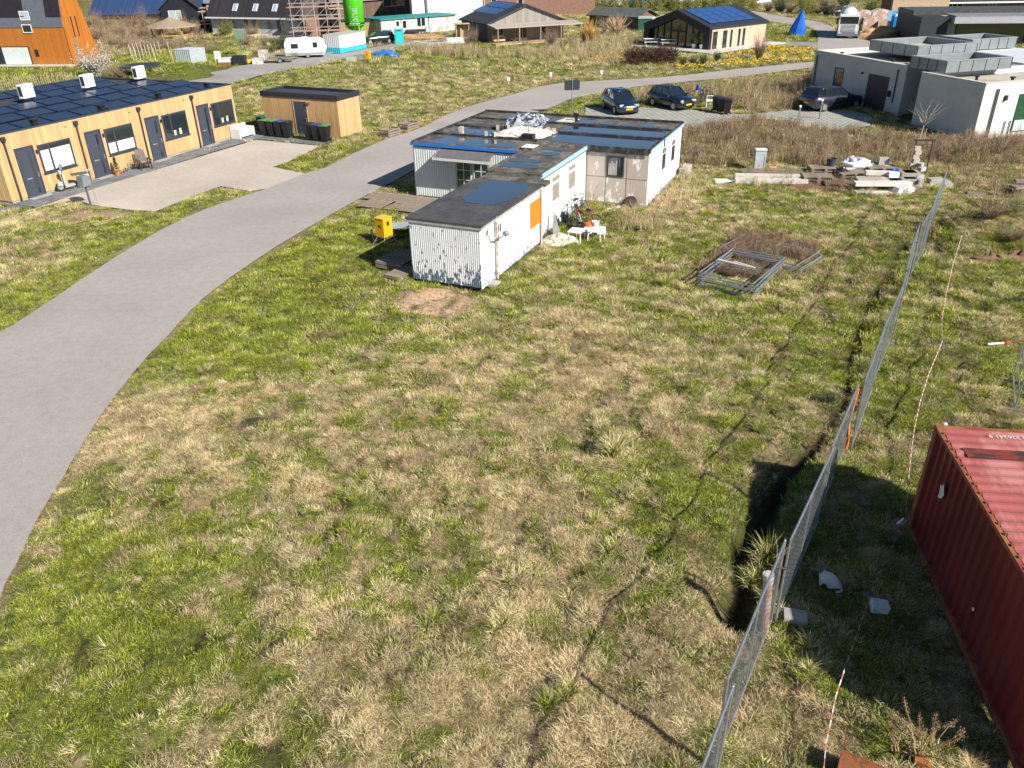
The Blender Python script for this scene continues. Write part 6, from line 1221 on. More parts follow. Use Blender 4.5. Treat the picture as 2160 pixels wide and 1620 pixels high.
# small brown cabin with green roof, pampas, green cabinet
o_, a_, _l = AB((1243,57), (1352,64)); building('log_cabin', 'small brown timber cabin with a mossy grey roof behind the pampas clump', 'cabin', o_, a_, 9.2, 4.5, 1.75, brownw, M('mossy_roof', (.1,.11,.1), .9, .25, scale=1), 2.6, .4, (('f',1.3,2.9,.2,1.6,(2.1,),(.9,)),('f',7.6,8.2,1.0,1.5)))
shrub('reed', 1300, 76, 3.2, 2.9, 'large straw coloured pampas clump before the brown log cabin', 'pampas_grass', 'ornamental grass'); shrub('willow', 1246, 92, 2.2, 3.0, 'orange willow bush right of the veranda', 'willow_bush', 'willow'); shrub('willow', 1232, 90, 1.6, 2.6, 'thin orange willow bush closest to the veranda end', 'willow_bush', 'willow')
gb = thing('green_cabinet', 'green utility cabinet with a pale curved lid by the glass house', 'utility cabinet', G(1360, 66), R(-8)); part(gb, 'body', MB().box(-1.0,1.0,0,1.6,0,1.65), M('dark_green_paint', (.03,.11,.075), .5, .15)); part(gb, 'lid', MB().prof([(-1.05,1.66),(1.05,1.66),(1.0,1.9),(-1.0,1.9)], -.1, 1.7), M('pale_lid', (.42,.47,.44), .6, .1)); part(gb, 'side_box', MB().box(1.0,1.4,.2,1.5,.9,1.8), white)
solo('white_slabs', 'broken white slabs lying in the garden below the pampas', 'slab', MB().cbox(-.9,0,.1,1.3,.5,.15,.2).cbox(.6,.2,.12,1.6,.5,.15,-.1).cbox(1.6,-.3,.08,.8,.4,.12,.3), M('slab_white',(.6,.58,.56),.8,.1), G(1290, 76), 0)
# ---- orange house
o_, a_, L_o = AB((-90,138.5), (156,138)); D_ = 5.4; hz = HT((156,138), (127,58))
orw = planks('orange_timber', (.5,.16,.02), .25, 0, .12); orw2 = planks('orange_timber_gable', (.52,.17,.02), .25, 1, .12); oh = thing('orange_house', 'orange timber house with a steep dark mansard roof and a tall glazed door', 'house', o_, a_); foot(o_, a_, L_o, D_)
wallpart(oh, WM(0,0,0), 0, L_o, 0, hz, orw); g = MB().prof([(0,0),(D_,0),(D_,.5),(D_*.52,9),(.9,9),(0,hz)], 0, .12); g.v = [(y_+L_o-.12, x_, z_) for x_, y_, z_ in g.v]; part(oh, 'gable', g, orw2)
part(oh, 'roof', (lambda g: (setattr(g,'v',[(y_, x_, z_) for x_, y_, z_ in g.v]), g)[1])(MB().prof([(-.06,hz),(.84,9),(1.3,9),(.3,hz)], 0, L_o-.12)), M('dark_grey_roof_band', (.12,.13,.16), .5, .1)); part(oh, 'roof', (lambda g: (setattr(g,'v',[(y_, x_, z_) for x_, y_, z_ in g.v]), g)[1])(MB().prof([(D_,.55),(D_*.52,9),(D_*.5,9),(D_-.3,.4)], 0, L_o-.12)), slate_roof)
for x0, x1 in ((0, 4.9), (6.2, L_o-4.6), (L_o-1.9,L_o-.15)): part(oh, 'dark_panel', (lambda g: (setattr(g,'v',[(y_+x0, x_, z_) for x_, y_, z_ in g.v]), g)[1])(MB().prof([(.12,hz+1.1),(.82,9),(.76,9),(.05,hz+1.1)], 0, x1-x0)), M('mansard_black', (.025,.02,.028), .5, .2))
xw = L_o - 8.9; window(oh, WM(0,0,0), L_o-13.0, L_o-5.0, .1, 2.05, frame_dark, win_dark, muls=(L_o-8.6,), fw=.1); part(oh, 'curtain', MB().box(L_o-8.4,L_o-5.15,-.055,-.04,.15,1.95), M('white_curtain', (.62,.68,.66), .8, .12, st=(7,1,1), scale=2)); window(oh, WM(0,0,0), L_o-4.4, L_o-3.95, .95, 1.7, frame_dark, win_dark, fw=.05)
window(oh, WM(0,-.06,0), L_o-5.1, L_o-3.9, hz-.55, hz+.35, frame_white, win_dark, fw=.1); window(oh, WM(0,.1,0), L_o-5.1, L_o-3.9, hz+.75, hz+1.7, frame_white, M('blind',(.45,.5,.6),.6,.1), fw=.1)
for k in (1.5, 2.3): window(oh, WM(L_o,0,90), k, k+.16, 2.9, 5.0, frame_dark, win_dark, fw=.03)
part(oh, 'chimney_pipe', MB().box(L_o+.01,L_o+.2,1.0,1.35,.2,2.6), wood_old); part(oh, 'terrace_edge', MB().box(0, L_o+.2, -1.0, -.01, 0, .12), M('pale_terrace', (.55,.53,.48), .9, .1)); KEEPOUT.append((PG([(-80,150),(160,141),(160,136),(-80,140)]), .05))
# ---- building site: foam clad house with scaffold
o_, a_, L_f = AB((452,80), (638,85)); hz = HT((560,82), (560,37))
fm = M('bluish_insulation_board', (.55,.6,.62), .7, .2, scale=1.5, c2=(.3,.28,.2), c2s=.8, c2t=.58); fhs = thing('unfinished_house', 'unfinished house clad in grey foil boards under a steep dark tiled roof', 'house', o_, a_); foot(o_, a_, L_f+4, 9)
wallpart(fhs, WM(0,0,0), 0, L_f, 0, hz, fm); wallpart(fhs, WM(L_f,0,90), 0, 8, 0, hz, brickm); g = MB().prof([(0,hz),(8,hz),(4,hz+6)], 0, .12); g.v = [(y_+L_f-.12, x_, z_) for x_, y_, z_ in g.v]; part(fhs, 'gable', g, M('dark_gable', (.1,.08,.075), .8, .2))
rf = (lambda g: (setattr(g,'v',[(y_-.4, x_, z_) for x_, y_, z_ in g.v]), g)[1])(MB().prof([(-.5,hz-.1),(4,hz+6.2),(8.5,hz-.1),(8.5,hz+.1),(4,hz+6.45),(-.5,hz+.1)], 0, L_f+.6)); part(fhs, 'roof', rf, tiles_dark)
part(fhs, 'gutter', MB().box(-.5, L_f+.3, -.68, -.52, hz-.12, hz+.08), white)
for x_ in (1.3, 2.7, 5.9, 7.4, 11.6):
    if x_ < L_f: window(fhs, WM(0,0,0), x_, x_+.95, .5, 2.75, frame_white, glass('pale_pane', (.1,.13,.2), .1), fw=.09, bars=(1.0,)); part(fhs, 'yellow_reveal', MB().box(x_+.98, x_+1.2, -.05, -.002, .1, 2.9), M('yellow_foam', (.7,.55,.15), .8, .1))
k_ = 6.3/4.5
for x_ in (4.6, 8.2, 11.6):
    o = part(fhs, 'roof_window', MB().box(-.4,.4,-.55,.55,.0,.08), white); o.location = (x_, .3, hz + 1.3); o.rotation_euler = (math.atan(k_), 0, 0); q = put('pane', MB().box(-.26,.26,-.5,.5,.081,.09).mesh('pane', glass('sky_pane',(.3,.45,.6),.1)), o)
part(fhs, 'base_mud', MB().box(-.3, L_f+.5, -1.3, -.02, 0, .1), M('ochre_ground', (.42,.27,.1), .95, .2))
def scaffold(o, rz, L, D, H, label, bays=4, lifts=4):
    t_ = thing('scaffold', label, 'scaffold', o, rz); sm = M('scaffold_tube', (.5,.44,.4), .5, .2, metal=.2); pm = M('scaffold_plank', (.5,.36,.26), .8, .2); rd = M('scaffold_red', (.5,.2,.14), .7, .2)
    for i in range(bays+1):
        for y_ in (0, D): part(t_, 'standard', MB().tube((i*L/bays, y_, 0), (i*L/bays + ru(-.05,.05), y_, H), .045, 5), sm)
    for k in range(1, lifts+1):
        z_ = H*k/lifts*.95
        for y_ in (0, D): part(t_, 'ledger', MB().tube((-.6, y_, z_), (L+.6, y_, z_), .04, 5), rd if k % 2 else sm); part(t_, 'guard_rail', MB().tube((-.3, y_, z_+.5), (L+.3, y_, z_+.5), .035, 5), sm)
        part(t_, 'platform', MB().box(-.2, L+.2, .1, D-.1, z_+.05, z_+.11), pm)
        for i in range(bays): part(t_, 'brace', MB().tube((i*L/bays, 0, z_-H/lifts*.95), ((i+1)*L/bays, 0, z_), .03, 4), sm)
p = G(622, 92); scaffold((p.x, p.y), R(2), 6.3, 1.2, 6.2, 'scaffold wrapping the right gable of the unfinished house', 4, 4); p = G(640, 80); scaffold((p.x, p.y+2), R(14), 5.2, 1.2, 7.4, 'second scaffold layer behind the first at the gable', 3, 4)
p = G(435, 78); scaffold((p.x, p.y), R(8), 2.0, 1.0, 3.6, 'small scaffold tower left of the unfinished house', 2, 2); solo('dark_lean_to', 'dark open lean-to left of the unfinished house', 'lean-to', MB().box(0,3.6,0,2,2.6,2.8).box(0,.15,0,2,0,2.6).box(3.4,3.6,0,2,0,2.6).box(.15,3.4,1.8,2,0,2.6), M('dark_board', (.03,.025,.04), .7, .2), G(425, 72), R(5))
building('site_cabin', 'tan flat roofed site cabin with a dark roof edge behind the green silo', 'site cabin', G(703, 74)[:2] if False else (G(703,76).x, G(703,76).y), R(-6) + az(G(703,76), G(806,76)) + R(6), (G(806,76)-G(703,76)).length, 3, HT((760,76),(760,44)), M('tan_panel', (.55,.38,.22), .8, .08), M('dark_flat_roof', (.07,.08,.1), .7, .1), 0, .15)
o_, a_, L_t = AB((806,78), (962,64)); tb = building('long_cabin', 'long white cabin with a teal roof edge behind the portable toilet', 'cabin', o_, a_, L_t*.62, 5, HT((880,70),(880,36)), M('dirty_white_wall', (.62,.58,.54), .8, .12, c2=(.4,.33,.28), c2s=1), M('teal_roof', (.03,.26,.25), .6, .15), 0, .25, (('f',2.4,3.1,1.0,2.0),('f',3.5,4.3,.8,2.0),('f',6.0,7.6,.9,2.2,(6.8,))), pane=win_dark)
building('long_cabin', 'second length of the white teal edged cabin continuing to the right', 'cabin', (o_[0]+math.cos(a_)*L_t*.63, o_[1]+math.sin(a_)*L_t*.63), a_, L_t*.36, 5, HT((880,70),(880,36))*.98, bpy.data.materials['dirty_white_wall'], bpy.data.materials['teal_roof'], 0, .25)
wb = building('white_warehouse', 'large white industrial hall rising behind the teal cabin', 'warehouse', (G(868,57).x, G(868,57).y+3), R(8), 11.6, 12, 8, M('white_hall', (.75,.75,.74), .7, .06, scale=.3, c2=(.6,.6,.6), c2s=.15), white, 0, .05); part(wb, 'flue', MB().tube((2.4,-.2,0), (2.4,-.2,7), .18, 8), steel)
for k in range(3): part(wb, 'panel_joint', MB().box(.3, 6, -.02, -.002, 3.4+k*1.1, 3.45+k*1.1), M('joint_grey', (.45,.47,.5), .7, .1))
building('brick_house', 'low brown brick house behind the white hall', 'house', (G(1000,35).x, G(1000,35).y), R(-2), 22, 8, 5, brickm, slate_roof, 0, .3, (('f',1,2,1.2,3),('f',3.2,4.2,1.2,3),('f',8,9,1.2,3)), frame=frame_white)
o_, a_, _ = AB((702,60),(900,40)); building('old_barn', 'dark brown timber barn with a sagging grey roof behind the green silo', 'barn', (o_[0], o_[1]+6), a_, 22, 8, HT((750,60),(750,28))+1.2, planks('old_barn_wood', (.16,.1,.07), .3, 0, .3), M('grey_barn_roof', (.3,.26,.23), .85, .2), 0, .4, (('f',10,15,2.2,3.6,(12,13.5)),))
# silo
sp_ = G(752, 82); si = thing('green_silo', 'bright green mortar silo standing on steel legs', 'silo', (sp_.x, sp_.y, 0), R(-14)); zt = 8.0; gm = M('silo_green', (.08,.5,.02), .4, .06)
rs = 1.36; part(si, 'tank', MB().lathe([(.35,.85),(rs,1.88),(rs,zt),(rs*.7,zt+.7)], 28), gm, True); part(si, 'band', MB().lathe([(rs+.01,1.93),(rs+.012,2.17)], 28), M('silo_band', (.01,.06,.03), .5, .1)); part(si, 'ring', MB().lathe([(rs+.03,1.8),(rs+.03,1.88)], 28), gm)
for k in range(4): a = R(45+90*k); part(si, 'leg', MB().path([(rs*math.cos(a), rs*math.sin(a), 1.85), (rs*1.12*math.cos(a), rs*1.12*math.sin(a), 0)], .07, 5), M('leg_green', (.35,.6,.03), .5, .1)); part(si, 'leg_brace', MB().path([(rs*math.cos(a), rs*math.sin(a), 1.7), (rs*.7*math.cos(a+.7), rs*.7*math.sin(a+.7), 1.1), (rs*math.cos(a+1.57), rs*math.sin(a+1.57), 1.7)], .03, 4), bpy.data.materials['leg_green'])
def silo_text(s, size, zc, ang, nm='lettering'):
    o = text(si, nm, s, size, (0,0,0), (0,0,0), white, .01); me = o.data; xm = max(v.co.x for v in me.vertices); kx_, ky_ = .99/xm, 1.0/(max(v.co.y for v in me.vertices)-min(v.co.y for v in me.vertices))
    for v in me.vertices: v.co.x *= kx_; v.co.y *= ky_
    for v in me.vertices:       # runs up the tank, wrapped round it
        x, y, z = v.co; a = ang + (-y)/rs*1. ; v.co = ((rs+.03)*math.cos(a), (rs+.03)*math.sin(a), zc + x)
silo_text('bruil', 1.45, 3.25, R(-66)); 
for k in range(9): a = R(-95 + k*7); part(si, 'band_mark', MB().cbox((rs+.02)*math.cos(a), (rs+.02)*math.sin(a), 2.05, .03, .09, .1 if k % 3 else .15, a), white)
# painted container
o_, a_, L_c = AB((719,114), (773,103)); hc = HT((719,114), (712,74)); sc_ = thing('office_container', 'white and turquoise container with a large pale picture of reeds on its long side', 'container', o_, a_); foot(o_, a_, 6, 2.5)
cw = M('container_white', (.62,.63,.63), .6, .08); cl = M('container_light', (.75,.76,.78), .5, .04); tq = M('turquoise_paint', (.04,.45,.55), .5, .08)
def csides(par, L, D, z0, z1, mt):
    for (x, y, dg, ln) in ((0,0,0,L),(L,0,90,D),(L,D,180,L),(0,D,-90,D)): wallpart(par, WM(x,y,dg), 0, ln, z0, z1, mt, .28, .05, 'side_panel')
csides(sc_, L_c, 2.4, .7, hc-.06, cw); csides(sc_, L_c, 2.4, .08, .7, tq); part(sc_, 'roof', MB().box(-.02, L_c+.02, -.06, 2.46, hc-.059, hc), M('roof_grey', (.45,.43,.4), .8, .15))
pc = part(sc_, 'picture_panel', MB().box(.6, L_c-.5, -.09, -.055, .62, hc-.3), M('sky_picture', (.7,.74,.76), .6, .05, fine=0))
for k in range(16): x_ = ru(.9, L_c-.9); z_ = ru(.95, 1.3); part(pc, 'reed_print', MB().cbox(x_, -.092, z_, .05, .004, ru(.2,.5), 0, 0, ru(-.3,.3)), dark)
for k in range(12): part(pc, 'bird_print', MB().cbox(L_c/2+ru(-.6,.6), -.093, .95+ru(0,.15), .14, .004, .04), dark)
# caravan
p = G(648, 121); cv_ = thing('caravan', 'white touring caravan parked between the trailer and the turquoise container', 'caravan', (p.x, p.y), R(8)); k = .86
bd = MB().prof([(-2.3,.35),(2.1,.35),(2.35,.9),(2.0,1.9),(1.6,2.15),(-2.1,2.15),(-2.35,1.6)], -1.0, 1.0); part(cv_, 'body', bd, M('caravan_white', (.78,.78,.78), .4, .03)); part(cv_, 'window', MB().box(-1.6,-.8,-1.02,-1.002,1.1,1.6), win_dark); part(cv_, 'window', MB().box(.9,1.4,-1.02,-1.002,1.15,1.7), win_dark); part(cv_, 'lower_band', MB().box(-2.2,2.1,-1.012,-1.003,.4,.62), M('band_grey', (.3,.3,.33), .5, .1)); wheel(cv_, (.2,-.92,.28), .28, .18, 'Y'); wheel(cv_, (.2,.92,.28), .28, .18, 'Y'); part(cv_, 'drawbar', MB().path([(2.2,-.6,.4),(3.1,0,.42),(2.2,.6,.4)], .05), steel2); part(cv_, 'roof_hatch', MB().box(-.3,.3,-.3,.3,2.15,2.25), white)
# trailer and clutter on the verge
p = G(592, 132); tr_ = thing('car_trailer', 'open car trailer with low galvanised sides left of the caravan', 'trailer', (p.x, p.y), R(6)); part(tr_, 'bed', MB().box(-1.5,1.5,-.8,.8,.42,.5), wood_old)
for s in (-1,1): part(tr_, 'side_rail', MB().path([(-1.5,s*.8,.5),(-1.5,s*.8,1.0),(1.5,s*.8,1.0),(1.5,s*.8,.5)], .03).tube((-1.5,s*.8,.75),(1.5,s*.8,.75),.02), steel); wheel(tr_, (.1,s*.9,.28), .28, .16, 'Y')
part(tr_, 'drawbar', MB().tube((1.5,0,.45), (2.6,0,.4), .05), steel2)
o_, a_, L_s = AB((406,137), (442,131)); hc = HT((407,136), (406,105)); g_ = thing('garden_store', 'pale grey ribbed metal storage container on the lawn', 'container', o_, a_+R(6)); foot(o_, a_, 2.4, 2.2)
gr_ = M('pale_galvanised', (.48,.53,.56), .5, .1, metal=.2); gside = M('pale_galv_side', (.42,.47,.5), .5, .1); wallpart(g_, WM(0,0,0), 0, 2.4, .05, hc, gr_, .14, .03); wallpart(g_, WM(0,2.3,-90), 0, 2.3, .05, hc, gside, .28, .05); wallpart(g_, WM(2.4,0,90), 0, 2.3, .05, hc, gr_, .28, .05); part(g_, 'roof', MB().box(-.05, 2.45, -.05, 2.35, hc+.002, hc+.06), M('roof_pale', (.6,.62,.65), .5, .08))
g_.rotation_euler[2] = a_ + R(4)
for px, py, sx, sy, h, mt, nm, lb, ct_ in ((479,137,.75,.7,.75,cw,'water_tank','white cube tank above a rusty lower half','tank'),(507,137,.7,.6,1.0,black,'black_tank','black plastic tank beside the white cube tank','tank'),(462,135,.4,.3,1.3,white,'notice_board','white notice board on thin legs left of the cube tank','board'),
        (545,135,.55,.5,.7,M('pink_rubble',(.5,.4,.36),.9,.2,c2=(.7,.66,.62),c2s=3),'rubble_bag','pinkish bag of rubble on the verge','bag'),(558,128,.5,.5,1.15,bpy.data.materials['pink_rubble'],'rubble_bag','taller pile of rubble bags beside the trailer','bag'),(742,131,.55,.5,.55,concrete,'concrete_bin','pale concrete box in the grass below the turquoise container','box'),(756,127,.6,.5,.55,steel2,'concrete_bin','darker box behind the pale concrete one','box'),(525,133,.5,.3,.35,M('yellow_plastic',(.7,.5,.05),.6,.1),'plastic_lid','yellow and white plastic lid lying by the black tank','lid')):
    p = G(px, py); mb = MB().prof([(-sx,0),(sx,0),(sx*.95,h),(-sx*.95,h)], -sy, sy)
    if nm == 'notice_board': mb = MB().box(-.35,.35,-.03,.03,.55,1.35).tube((-.3,0,0),(-.3,0,.55),.03).tube((.3,0,0),(.3,0,.55),.03)
    o = solo(nm, lb, ct_, mb, mt, (p.x, p.y, gz(p.x,p.y)), R(6))
    if nm == 'water_tank': put('rusty_base', MB().box(-.77,.77,-.72,.72,0,.36).mesh('rusty_base', rust), o)
p = G(599, 112)
solo('green_birdhouse', 'green box on a tall pole behind the black tank', 'box on pole', MB().tube((0,0,0),(0,0,1.9),.05).box(-.45,.45,-.4,.4,1.9,2.8), M('sage_green',(.16,.26,.17),.7,.1), G(512,118))
yb2 = dup(yb, G(778,131), R(70), 'yellow electrical switch box beside the gravel track far away')
tl_ = G(843,92); pt = thing('portable_toilet', 'turquoise portable toilet beside the dark car', 'portable toilet', (tl_.x, tl_.y), R(8)); tqt = M('toilet_turquoise', (.02,.42,.45), .5, .06); k = .95
part(pt, 'body', MB().box(-.6,.6,-.6,.6,0,1.9), tqt); part(pt, 'door', MB().box(-.42,.42,-.63,-.602,.15,1.8), M('toilet_door', (.03,.5,.52), .5, .05)); part(pt, 'roof', MB().prof([(-.62,1.902),(.62,1.902),(.4,2.1),(-.4,2.1)], -.62, .62), white); part(pt, 'vent', MB().box(-.3,.3,-.64,-.632,1.55,1.7), dark)
# person
pp_ = G(826, 92); pr = thing('person', 'person in a dark jacket and light jeans standing beside the turquoise toilet', 'person', (pp_.x, pp_.y), R(20))
v_ = [(0,0,.92),(0,0,1.12),(0,0,1.38),(0,0,1.5),(0,-.01,1.62),(.1,0,.85),(.11,-.02,.48),(.12,0,.06),(.12,-.13,.03),(-.1,0,.85),(-.11,-.02,.48),(-.12,0,.06),(-.12,-.13,.03),(.19,0,1.4),(.25,.0,1.12),(.22,-.12,.9),(-.19,0,1.4),(-.25,.0,1.12),(-.22,-.12,.9)]
e_ = [(0,1),(1,2),(2,3),(3,4),(0,5),(5,6),(6,7),(7,8),(0,9),(9,10),(10,11),(11,12),(2,13),(13,14),(14,15),(2,16),(16,17),(17,18)]; r_ = [.14,.13,.15,.055,.1,.09,.065,.045,.04,.09,.065,.045,.04,.06,.045,.035,.06,.045,.035]
m, t, b = nodes('person_clothes'); L = t.links; tc = N(t, 'TexCoord'); sp = N(t, 'SeparateXYZ'); L.new(tc.outputs['Object'], sp.inputs[0]); dv = N(t, 'Math', operation='MULTIPLY', i_1=.5); L.new(sp.outputs[2], dv.inputs[0])
cr_ = ramp(t, dv.outputs[0], [(0,(.05,.04,.04)),(.04,(.3,.38,.5)),(.44,(.02,.022,.03)),(.745,(.5,.33,.25))]); [n for n in t.nodes if n.type == 'VALTORGB'][0].color_ramp.interpolation = 'CONSTANT'; L.new(cr_, b.inputs['Base Color'])
put('body', skin('body', '', '', v_, e_, r_, m, 0, 0, 1), pr); part(pr, 'hair', MB().lathe([(.02,1.74),(.09,1.7),(.1,1.62),(.08,1.58)][::-1], 10, (0,.02,0)), M('brown_hair', (.06,.035,.02), .9, .1))
# small trailer and earth, blue bag
p = G(880, 73); st2 = thing('utility_trailer', 'dark small trailer with a grey box by the teal cabin', 'trailer', (p.x, p.y), R(12)); part(st2, 'bed', MB().box(-1.6,1.2,-.7,.7,.4,.7), dark); part(st2, 'box', MB().box(1.25,2.2,-.5,.5,.4,.95), M('grey_blue_box', (.4,.5,.56), .6, .1)); wheel(st2, (.3,-.78,.3), .3, .15, 'Y')
blob('blue_sack', 'blue plastic sheeting heaped behind the far yellow switch box', 'plastic sheet', G(812,117), 1.5, .8, .5, bpy.data.materials['blue_plastic'], 21, .5); blob('blue_sack', 'smaller blue plastic heap right of the larger one', 'plastic sheet', G(828,118), .9, .6, .4, bpy.data.materials['blue_plastic'], 23, .5)
blob('earth_heap', 'brown earth heap along the track beside the dark trailer', 'earth heap', G(880,84), 4.5, .9, .6, M('brown_earth',(.4,.24,.12),.95,.2), 33, .5); solo('blue_bin', 'blue barrel behind the turquoise container', 'barrel', MB().lathe([(.55,0),(.6,1.3),(.55,1.4)], 12), M('barrel_blue',(.03,.25,.5),.5,.1), (G(703,66).x, G(703,66).y, .6))
for i, px in enumerate((690, 712, 735)): pass
# gravel heap in front of unfinished house + gazebo
blob('gravel_heap', 'long low heap of pinkish gravel before the unfinished house', 'gravel heap', (G(500,88).x, G(500,88).y, -.1), 13, 2.2, 1.0, M('pink_gravel',(.45,.35,.29),.95,.2,scale=8), 41, .25)
gp = G(366, 84); gz_ = thing('gazebo', 'thatched round gazebo with a yellow timber railing', 'gazebo', (gp.x, gp.y), 0); part(gz_, 'thatched_roof', MB().lathe([(3.6,1.75),(3.5,1.9),(1.6,2.45),(.3,2.9),(.05,3.1)], 14), M('thatch', (.33,.25,.18), .95, .25, scale=6))
for k in range(6): a = R(60*k+20); part(gz_, 'post', MB().tube((2.7*math.cos(a), 2.7*math.sin(a), 0), (2.7*math.cos(a), 2.7*math.sin(a), 1.85), .12, 6), M('yellow_timber', (.65,.36,.04), .7, .15)); b2 = a + R(60); (part(gz_, 'railing', MB().tube((2.7*math.cos(a), 2.7*math.sin(a), .7), (2.7*math.cos(b2), 2.7*math.sin(b2), .7), .09, 5).tube((2.7*math.cos(a), 2.7*math.sin(a), .25), (2.7*math.cos(b2), 2.7*math.sin(b2), .25), .09, 5), bpy.data.materials['yellow_timber']) if k != 1 else None)
part(gz_, 'table', MB().lathe([(.1,0),(.1,.7),(.9,.72),(.9,.78)], 12), dark)
o_, a_, L_b = AB((205,52), (345,50)); building('blue_roofed_house', 'long low timber house with a deep blue sheet roof behind the brown shrubs', 'house', (o_[0], o_[1]), a_, 19, 7, 2.2, M('ochre_wall', (.35,.2,.06), .8, .2), planks('deep_blue_roof', (.02,.05,.14), .4, 0, .15), 4.8, .8)
o_, a_, _ = AB((345,55), (430,52)); building('black_gabled_house', 'black gabled house with pale green doors beside the blue roof', 'house', (o_[0], o_[1]), a_+R(0), 6.2, 8, 2.8, blk, slate_roof, 5.4, .5, (('f',1.2,2.2,.2,2.4),('f',2.3,3.3,.2,2.4)), axis_='y', pane=M('pale_green_door',(.3,.42,.38),.6,.1)); building('pale_gabled_house', 'greyish house with pale gable trim behind the black one', 'house', (o_[0]+6, o_[1]+6), a_, 9, 8, 3.4, M('tan_boards',(.4,.3,.22),.8,.15), M('grey_slate',(.16,.18,.22),.7,.1), 6, .4)
# right far: truck, pallets, toilet, sand, brick houses
p = G(1786, 82); tk = thing('silo_truck', 'white tanker truck seen from the front with a chrome grille', 'truck', (p.x, p.y), R(-20)); tw_ = M('truck_white', (.75,.76,.77), .35, .03)
part(tk, 'cab', MB().box(-1.2,1.2,0,2.0,.75,2.75), tw_); part(tk, 'windscreen', MB().box(-1.05,1.05,-.03,-.002,1.75,2.55), carglass); part(tk, 'bumper', MB().box(-1.25,1.25,-.15,-.031,.35,.85), M('bumper_grey',(.2,.2,.26),.5,.1)); part(tk, 'sun_visor', MB().box(-1.15,1.15,-.2,-.03,2.56,2.7), tw_)
for k in range(5): part(tk, 'grille_bar', MB().box(-.8,.8,-.06,-.046,.98+k*.15,1.04+k*.15), dark)
part(tk, 'grille', MB().box(-.85,.85,-.045,-.001,.9,1.7), tw_); part(tk, 'tank', MB().tube((0,2.3,2.1), (0,9,2.1), 1.15, 20), tw_, True)
part(tk, 'chassis', MB().box(-.6,.6,.2,9.2,.5,.9), dark); 
for s in (-1,1): part(tk, 'headlight', MB().box(s*1.0-.2,s*1.0+.2,-.19,-.151,.6,.8), glass('lamp2',(.5,.55,.7),.1)); part(tk, 'mirror', MB().box(s*1.45-.12,s*1.45+.12,-.1,.05,1.7,2.4), black); wheel(tk, (s*1.05,.7,.5), .5, .3, 'X'); wheel(tk, (s*1.05,7.5,.5), .5, .3, 'X')
pk = M('brick_pack', (.4,.27,.2), .7, .3, c2=(.65,.6,.58), c2s=1.2, c2t=.55)
for i, (px, py, h, w_, lb) in enumerate(((1812,74,2.9,.9,'tall wrapped brick pack leaning right behind the truck'),(1828,76,2.3,.95,'wrapped brick pack nearest the sand heap'),(1846,70,2.8,1.1,'wrapped brick pack with a pointed cover left of the blue sheeting'),(1862,64,1.2,.8,'low white pack in front of the blue sheeting'))):
    p = G(px, py); solo('brick_pack', lb, 'pallet pack', MB().prof([(-w_,0),(w_,0),(w_,h),(0,h*1.08),(-w_,h*.95)], -.6, .6), pk if i < 3 else white, (p.x, p.y), R(-8)+.1*i, 'wrapped brick packs on the building plot')
p = G(1888, 66); pt2 = dup(pt, (p.x, p.y, 0), R(-5), 'bright blue portable toilet on the building plot behind the sand heap')
for o in [x for x in col.objects if x.parent and (x.parent == pt2)]:
    if o.name.startswith(('body','door')):
        o.data = o.data.copy(); o.data.materials.clear(); o.data.materials.append(M('toilet_blue', (.02,.22,.62), .5, .06))
solo('blue_sheeting', 'light blue plastic sheeting stretched left of the blue toilet', 'sheeting', MB().grid(8, 4, lambda a, b_: (a*3.6-1.8, .1*math.sin(a*12), b_*2.4)), M('blue_film', (.1,.35,.65), .5, .15), (G(1876,64).x, G(1876,64).y+1.0, 0))
blob('sand_heap', 'heap of yellow sand between the truck and the blue toilet', 'sand heap', G(1853,80), 2.9, 1.6, 1.3, M('yellow_sand',(.5,.33,.17),.95,.2,scale=3), 51, .25); blob('rubble_heap', 'red brown heap of broken bricks right of the sand', 'rubble heap', G(1905,76), 4.2, 1.5, .9, M('brick_rubble',(.3,.17,.12),.95,.3,c2=(.5,.48,.45),c2s=2.5), 52, .6)
building('brick_wall_shell', 'tan brick wall shell with two dark openings on the building plot', 'building shell', (G(1893,66).x, G(1893,66).y+3), R(-3), 7.6, .6, 3.6, M('tan_brick',(.5,.36,.24),.9,.12), M('tan_brick_top',(.52,.38,.26),.9,.1), 0, .02, (('f',.9,2.3,.6,2.8),('f',4.9,6.6,.3,2.6)), frame=bpy.data.materials['tan_brick'] if 'tan_brick' in bpy.data.materials else white, pane=M('brown_board',(.2,.14,.12),.8,.2))
solo('worker_figure_board', 'reddish board leaning on the brick shell behind a white rail', 'board', MB().box(-.3,.3,0,.1,0,2.0), M('reddish',(.35,.1,.06),.8,.2), G(1920,72), R(-3)); solo('site_rail', 'white rail fence before the brick shell', 'railing', MB().tube((0,0,1.1),(8,0,1.1),.05).tube((0,0,0),(0,0,1.1),.05).tube((4,0,0),(4,0,1.1),.05).tube((8,0,0),(8,0,1.1),.05), white, G(1893,72), R(-3))
tp_ = G(1680, 74); cone = MB(); cone.lathe([(1.15,0),(1.0,.8),(.55,1.9),(.2,2.8),(.06,3.2)], 9); solo('blue_tarpaulin_cone', 'upright blue tarpaulin wrapped like a tent on the lawn', 'tarpaulin', MB().add([(v[0]+v[2]*.12+.06*math.sin(v[2]*5+v[1]*4), v[1], v[2]) for v in cone.v], cone.f), M('tarp_blue', (.015,.13,.6), .35, .2), tp_, 0)
